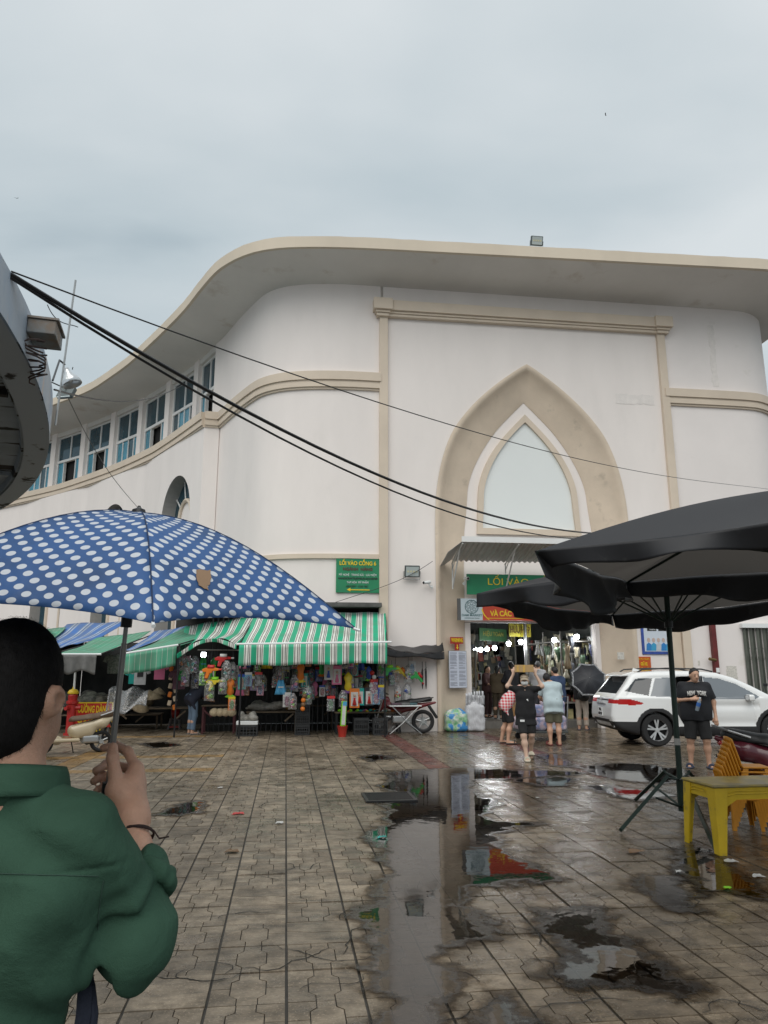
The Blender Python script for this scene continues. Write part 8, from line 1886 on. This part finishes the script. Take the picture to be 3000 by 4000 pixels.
# the pole leans a little to meet the hub
for o in list(par2.children):
    if o.name.startswith('pole'): bpy.data.objects.remove(o)
MB().tube([(0, 0, .10), ap2 - Vector((b2.x, b2.y, 0))], .032, 12).build('pole', M_POLE, par2)
for o in list(par2.children):
    if o.name.startswith(('strut', 'runner', 'hub')): bpy.data.objects.remove(o)
base2 = Vector((b2.x, b2.y, 0)); run = (ap2 - base2) * .735
for p in cs2 + [cs2[k].lerp(cs2[(k + 1) % 4], .5) for k in range(4)]: MB().tube([run, ap2.lerp(p, .52) - base2], .011, 6).build('strut', M_POLE, par2)
MB().lathe([(.05, -.05), (.05, .05)], 12, run).build('runner', M_BLACK, par2); MB().lathe([(.06, -.06), (.06, .02)], 12, ap2 - base2).build('hub', M_BLACK, par2)
MB().tube([(ap2 - base2) * .245 + Vector((0, 0, .05)), (ap2 - base2) * .27 + Vector((0, 0, .05))], .034, 12).build('tape_band', mat('grey tape', (.30, .30, .29), .6), par2)
st = thing('parasol_stand', 'dark green steel tripod stand holding the parasol pole', 'stand', base2)
MB().tube([(0, 0, .06), (0, 0, .42)], .042, 12).build('socket', M_POLE, st)
for k, q in enumerate([gnd(2425, 3255), gnd(2800, 3335), Vector((b2.x + .75, b2.y + .6, 0)), Vector((b2.x - .1, b2.y + .95, 0))]):
    d = Vector((q.x - b2.x, q.y - b2.y, 0)); n = d.normalized()
    MB().tube([n * .28 + Vector((0, 0, .46)), d + Vector((0, 0, .03))], .026, 4).build('leg', M_POLE, st); MB().tube([Vector((0, 0, .40)), n * .30 + Vector((0, 0, .45))], .013, 6).build('upper_link', M_POLE, st); MB().tube([Vector((0, 0, .10)), n * .55 + Vector((0, 0, .26))], .013, 6).build('lower_link', M_POLE, st)
# near parasol: only its left corner is in view
Lc = c2w(.95, 4.5, 2.37); Fc_ = c2w(2.42, 7.25, 2.50); e_ = Vector((Fc_.x - Lc.x, Fc_.y - Lc.y, 0)); pr_ = Vector((e_.y, -e_.x, 0))
Nc = Vector((Lc.x, Lc.y, 0)) + pr_ + Vector((0, 0, 2.98)); Rc = Vector((Fc_.x, Fc_.y, 0)) + pr_ + Vector((0, 0, 2.62))
mid = (Vector(Lc) + Rc) / 2; ap1 = Vector((mid.x, mid.y, 2.95))
parasol('black parasol with its pole out of view and one corner lifted', [Lc, Nc, Rc, Fc_], ap1, (mid.x, mid.y), (.10, .15, .16, .22), 5, 0., (.20, .2, .05, .05))
MB().lathe([(.16, 0), (.16, .10), (.05, .13), (.04, .2)], 16).build('base_weight', M_BLKMET, bpy.data.objects['market_parasol.001'])
# ================================================================== YELLOW TABLE, CHAIRS
M_YPL = mat('yellow plastic', (.60, .41, .010), .45, var=.15, vscale=5, stain=(.28, .20, .04), stscale=9, stlo=.58, sthi=.68)
M_OPL = mat('orange yellow plastic', (.60, .25, .012), .45, var=.12, vscale=5)
M_YDIRT = mat('grubby yellow top', (.36, .27, .06), .4, var=.4, vscale=7, stain=(.20, .17, .09), stscale=4, stlo=.45, sthi=.6)
n1, n2 = gnd(2815, 3341), gnd(2692, 3290)
tx = Vector((n1.x, n1.y, 0)); dirw = (Vector((n2.x, n2.y, 0)) - tx).normalized(); dl = Vector((-dirw.y, dirw.x, 0)); dl = -dl if dl.dot(Vector((1, 0, 0))) < 0 else dl
ang_ = math.atan2(dl.y, dl.x)
tb = thing('yellow_table', 'grubby yellow plastic table standing on the wet paving', 'table', tx, ang_)   # local x along the long side, y along the short side
TWX, TWY, TH_ = 1.12, .52, .60
MB().box(-.02, TWX + .02, -.02, TWY + .02, TH_ - .025, TH_).build('tabletop', M_YDIRT, tb, bevel=.012)
def apron(fn, L_, name='apron'):
    n = 16; lo = []
    for i in range(n + 1): u = i / n; lo.append((u * L_, TH_ - .03 - (.10 + .12 * max(0, abs(2 * u - 1) - .62) / .38) if True else 0))
    poly = [(0, TH_ - .026)] + [(L_, TH_ - .026)] + lo[::-1]; MB().prism(poly, fn).build(name, M_YPL, tb)
apron(lambda a, b_, s: (a, .0 + .012 * s, b_), TWX); apron(lambda a, b_, s: (a, TWY - .012 + .012 * s, b_), TWX); apron(lambda a, b_, s: (.0 + .012 * s, a, b_), TWY); apron(lambda a, b_, s: (TWX - .012 + .012 * s, a, b_), TWY)
for z_ in (.50, .525): MB().tube([(.1, -.003, z_), (.2, -.004, z_ + .02), (TWX - .2, -.004, z_ + .02), (TWX - .1, -.003, z_)], .005, 5).build('moulded_line', M_YPL, tb); MB().tube([(-.003, .1, z_), (-.004, .18, z_ + .02), (-.004, TWY - .18, z_ + .02), (-.003, TWY - .1, z_)], .005, 5).build('moulded_line', M_YPL, tb)
for x_ in (0, TWX):
    for y_ in (0, TWY):
        sx, sy = (1 if x_ == 0 else -1), (1 if y_ == 0 else -1); ox, oy = (-.02 * sx), (-.02 * sy)
        def leg(u, v):      # L-section leg that tapers and splays outwards
            z = (TH_ - .03) * (1 - v); w = .125 - .055 * v; px_, py_ = x_ + ox * v * 1.2, y_ + oy * v * 1.2
            if u < .5: return (px_ + sx * w * (1 - 2 * u), py_, z)
            return (px_, py_ + sy * w * (2 * u - 1), z)
        mb = MB(); mb.sheet(leg, 9, 10); mb.build('leg', M_YPL, tb, thick=.014)
# stack of chairs behind the table
def chair_proto(label, loc, rz):
    t = thing('plastic_chair', label, 'chair', loc, rz, 'stacked orange chairs')        # faces +x
    MB().box(-.19, .20, -.20, .20, .40, .425).build('seat', M_OPL, t, bevel=.012)
    def back(u, v): w = .20 - .035 * v ** 2; return (-.19 - .10 * v - .04 * math.cos((u - .5) * 3), (u - .5) * 2 * w, .41 + .42 * v - .03 * (2 * u - 1) ** 2 * v)
    o = MB().sheet(back, 11, 9).build('backrest', M_OPL, t, smooth=True, thick=.016)
    for k in range(4): MB().tube([Vector(back(.14 + .24 * k, .1 + .1 * j)) + Vector((-.012, 0, 0)) for j in range(9)], .008, 5).build('back_ridge', M_OPL, o)
    for sx, sy in ((1, 1), (1, -1), (-1, 1), (-1, -1)):
        def leg(u, v): z = .40 * (1 - v); w = .07 - .025 * v; x_, y_ = sx * (.18 + .03 * v), sy * (.185 + .03 * v); return (x_ - sx * w * (1 - 2 * u), y_, z) if u < .5 else (x_, y_ - sy * w * (2 * u - 1), z)
        MB().sheet(leg, 7, 7).build('leg', M_OPL, t, thick=.012)
    return t
cpos = at_d(2790, 3060, 8.35); cbase = gnd(2850, 3290)
cb = Vector((gnd(2905, 3235).x, gnd(2905, 3235).y, 0)); crz = ang_ - .25
proto = chair_proto('orange plastic chair at the bottom of the stack behind table', cb, crz); proto.scale = (.74, .74, .74)
def copy_full(o, parent=None):
    c = o.copy(); col.objects.link(c); c.parent = parent
    for k in list(o.children): copy_full(k, c)
    return c
for k in range(1, 8):
    c = copy_full(proto); c.location = cb + Vector((.020 * k * math.cos(crz), .020 * k * math.sin(crz), .046 * k)); c['label'] = ['', 'orange chair second from the bottom of the stack', 'orange chair third from the bottom of the stack', 'orange chair fourth from the bottom of the stack', 'orange chair fifth from the bottom of the stack', 'orange chair sixth from the bottom of the stack', 'orange chair just under the top of the stack', 'orange plastic chair on top of the stack'][k]
# ================================================================== GRATE AND LITTER
p = [gnd(*q) for q in ((1425, 3090), (1570, 3090), (1612, 3148), (1470, 3146))]
gr = thing('drain_grate', 'black metal drain grate set in the paving', 'grate', (sum(q.x for q in p) / 4, sum(q.y for q in p) / 4, .002))
MB().box(-.33, .33, -.33, -.29, 0, .02).box(-.33, .33, .29, .33, 0, .02).box(-.33, -.29, -.289, .289, 0, .02).box(.29, .33, -.289, .289, 0, .02).build('frame', M_BLKMET, gr)
MB().box(-.288, .288, -.288, .288, .001, .004).build('backing', M_BLACK, gr)
for k in range(11): MB().box(-.288, .288, -.27 + .052 * k, -.245 + .052 * k, .005, .016).build('bar', M_BLKMET, gr)
LIT = [(930, 3182, 'red', .07, 'red and white scrap of packaging on the dry paving'), (1092, 3218, 'white', .045, 'white paper scrap on the paving beside the crack'), (860, 3080, 'white', .035, 'small white scrap near the scooter side of paving'), (1490, 3275, 'teal', .05, 'green plastic scrap at the edge of the long puddle'), (2855, 3370, 'white', .06, 'crumpled white tissue in front of the yellow table'), (2962, 3428, 'white', .05, 'white shell shaped scrap on the dark wet paving'), (2650, 3410, 'white', .03, 'tiny pale scrap on the dark wet paving'), (2480, 3330, 'brown', .08, 'brown stick like scrap near the tripod leg'), (2840, 3475, 'lime', .03, 'small green leaf on the dark wet paving'), (905, 3330, 'brown', .07, 'dark brown leaf on the dry paving'), (2100, 3120, 'white', .03, 'tiny white scrap beside the wide puddle')]
for k, (px, py, c, s_, lab) in enumerate(LIT):
    q = gnd(px, py); P_ = ragged([(-s_, -s_ * .7), (s_, -s_ * .5), (s_ * .8, s_ * .7), (-s_ * .6, s_ * .6)], 2, .2, 40 + k); rl = random.Random(k)
    mb = MB(); mb.prism([(a.x, a.y) for a in P_], lambda a, b_, s: (a, b_, .004 + .012 * abs(math.sin(a * 90 + k)) + .003 * s)); o = mb.build('litter', TM[c], loc=(q.x, q.y, .003)); tag(o, lab, 'litter', 'litter on the paving')
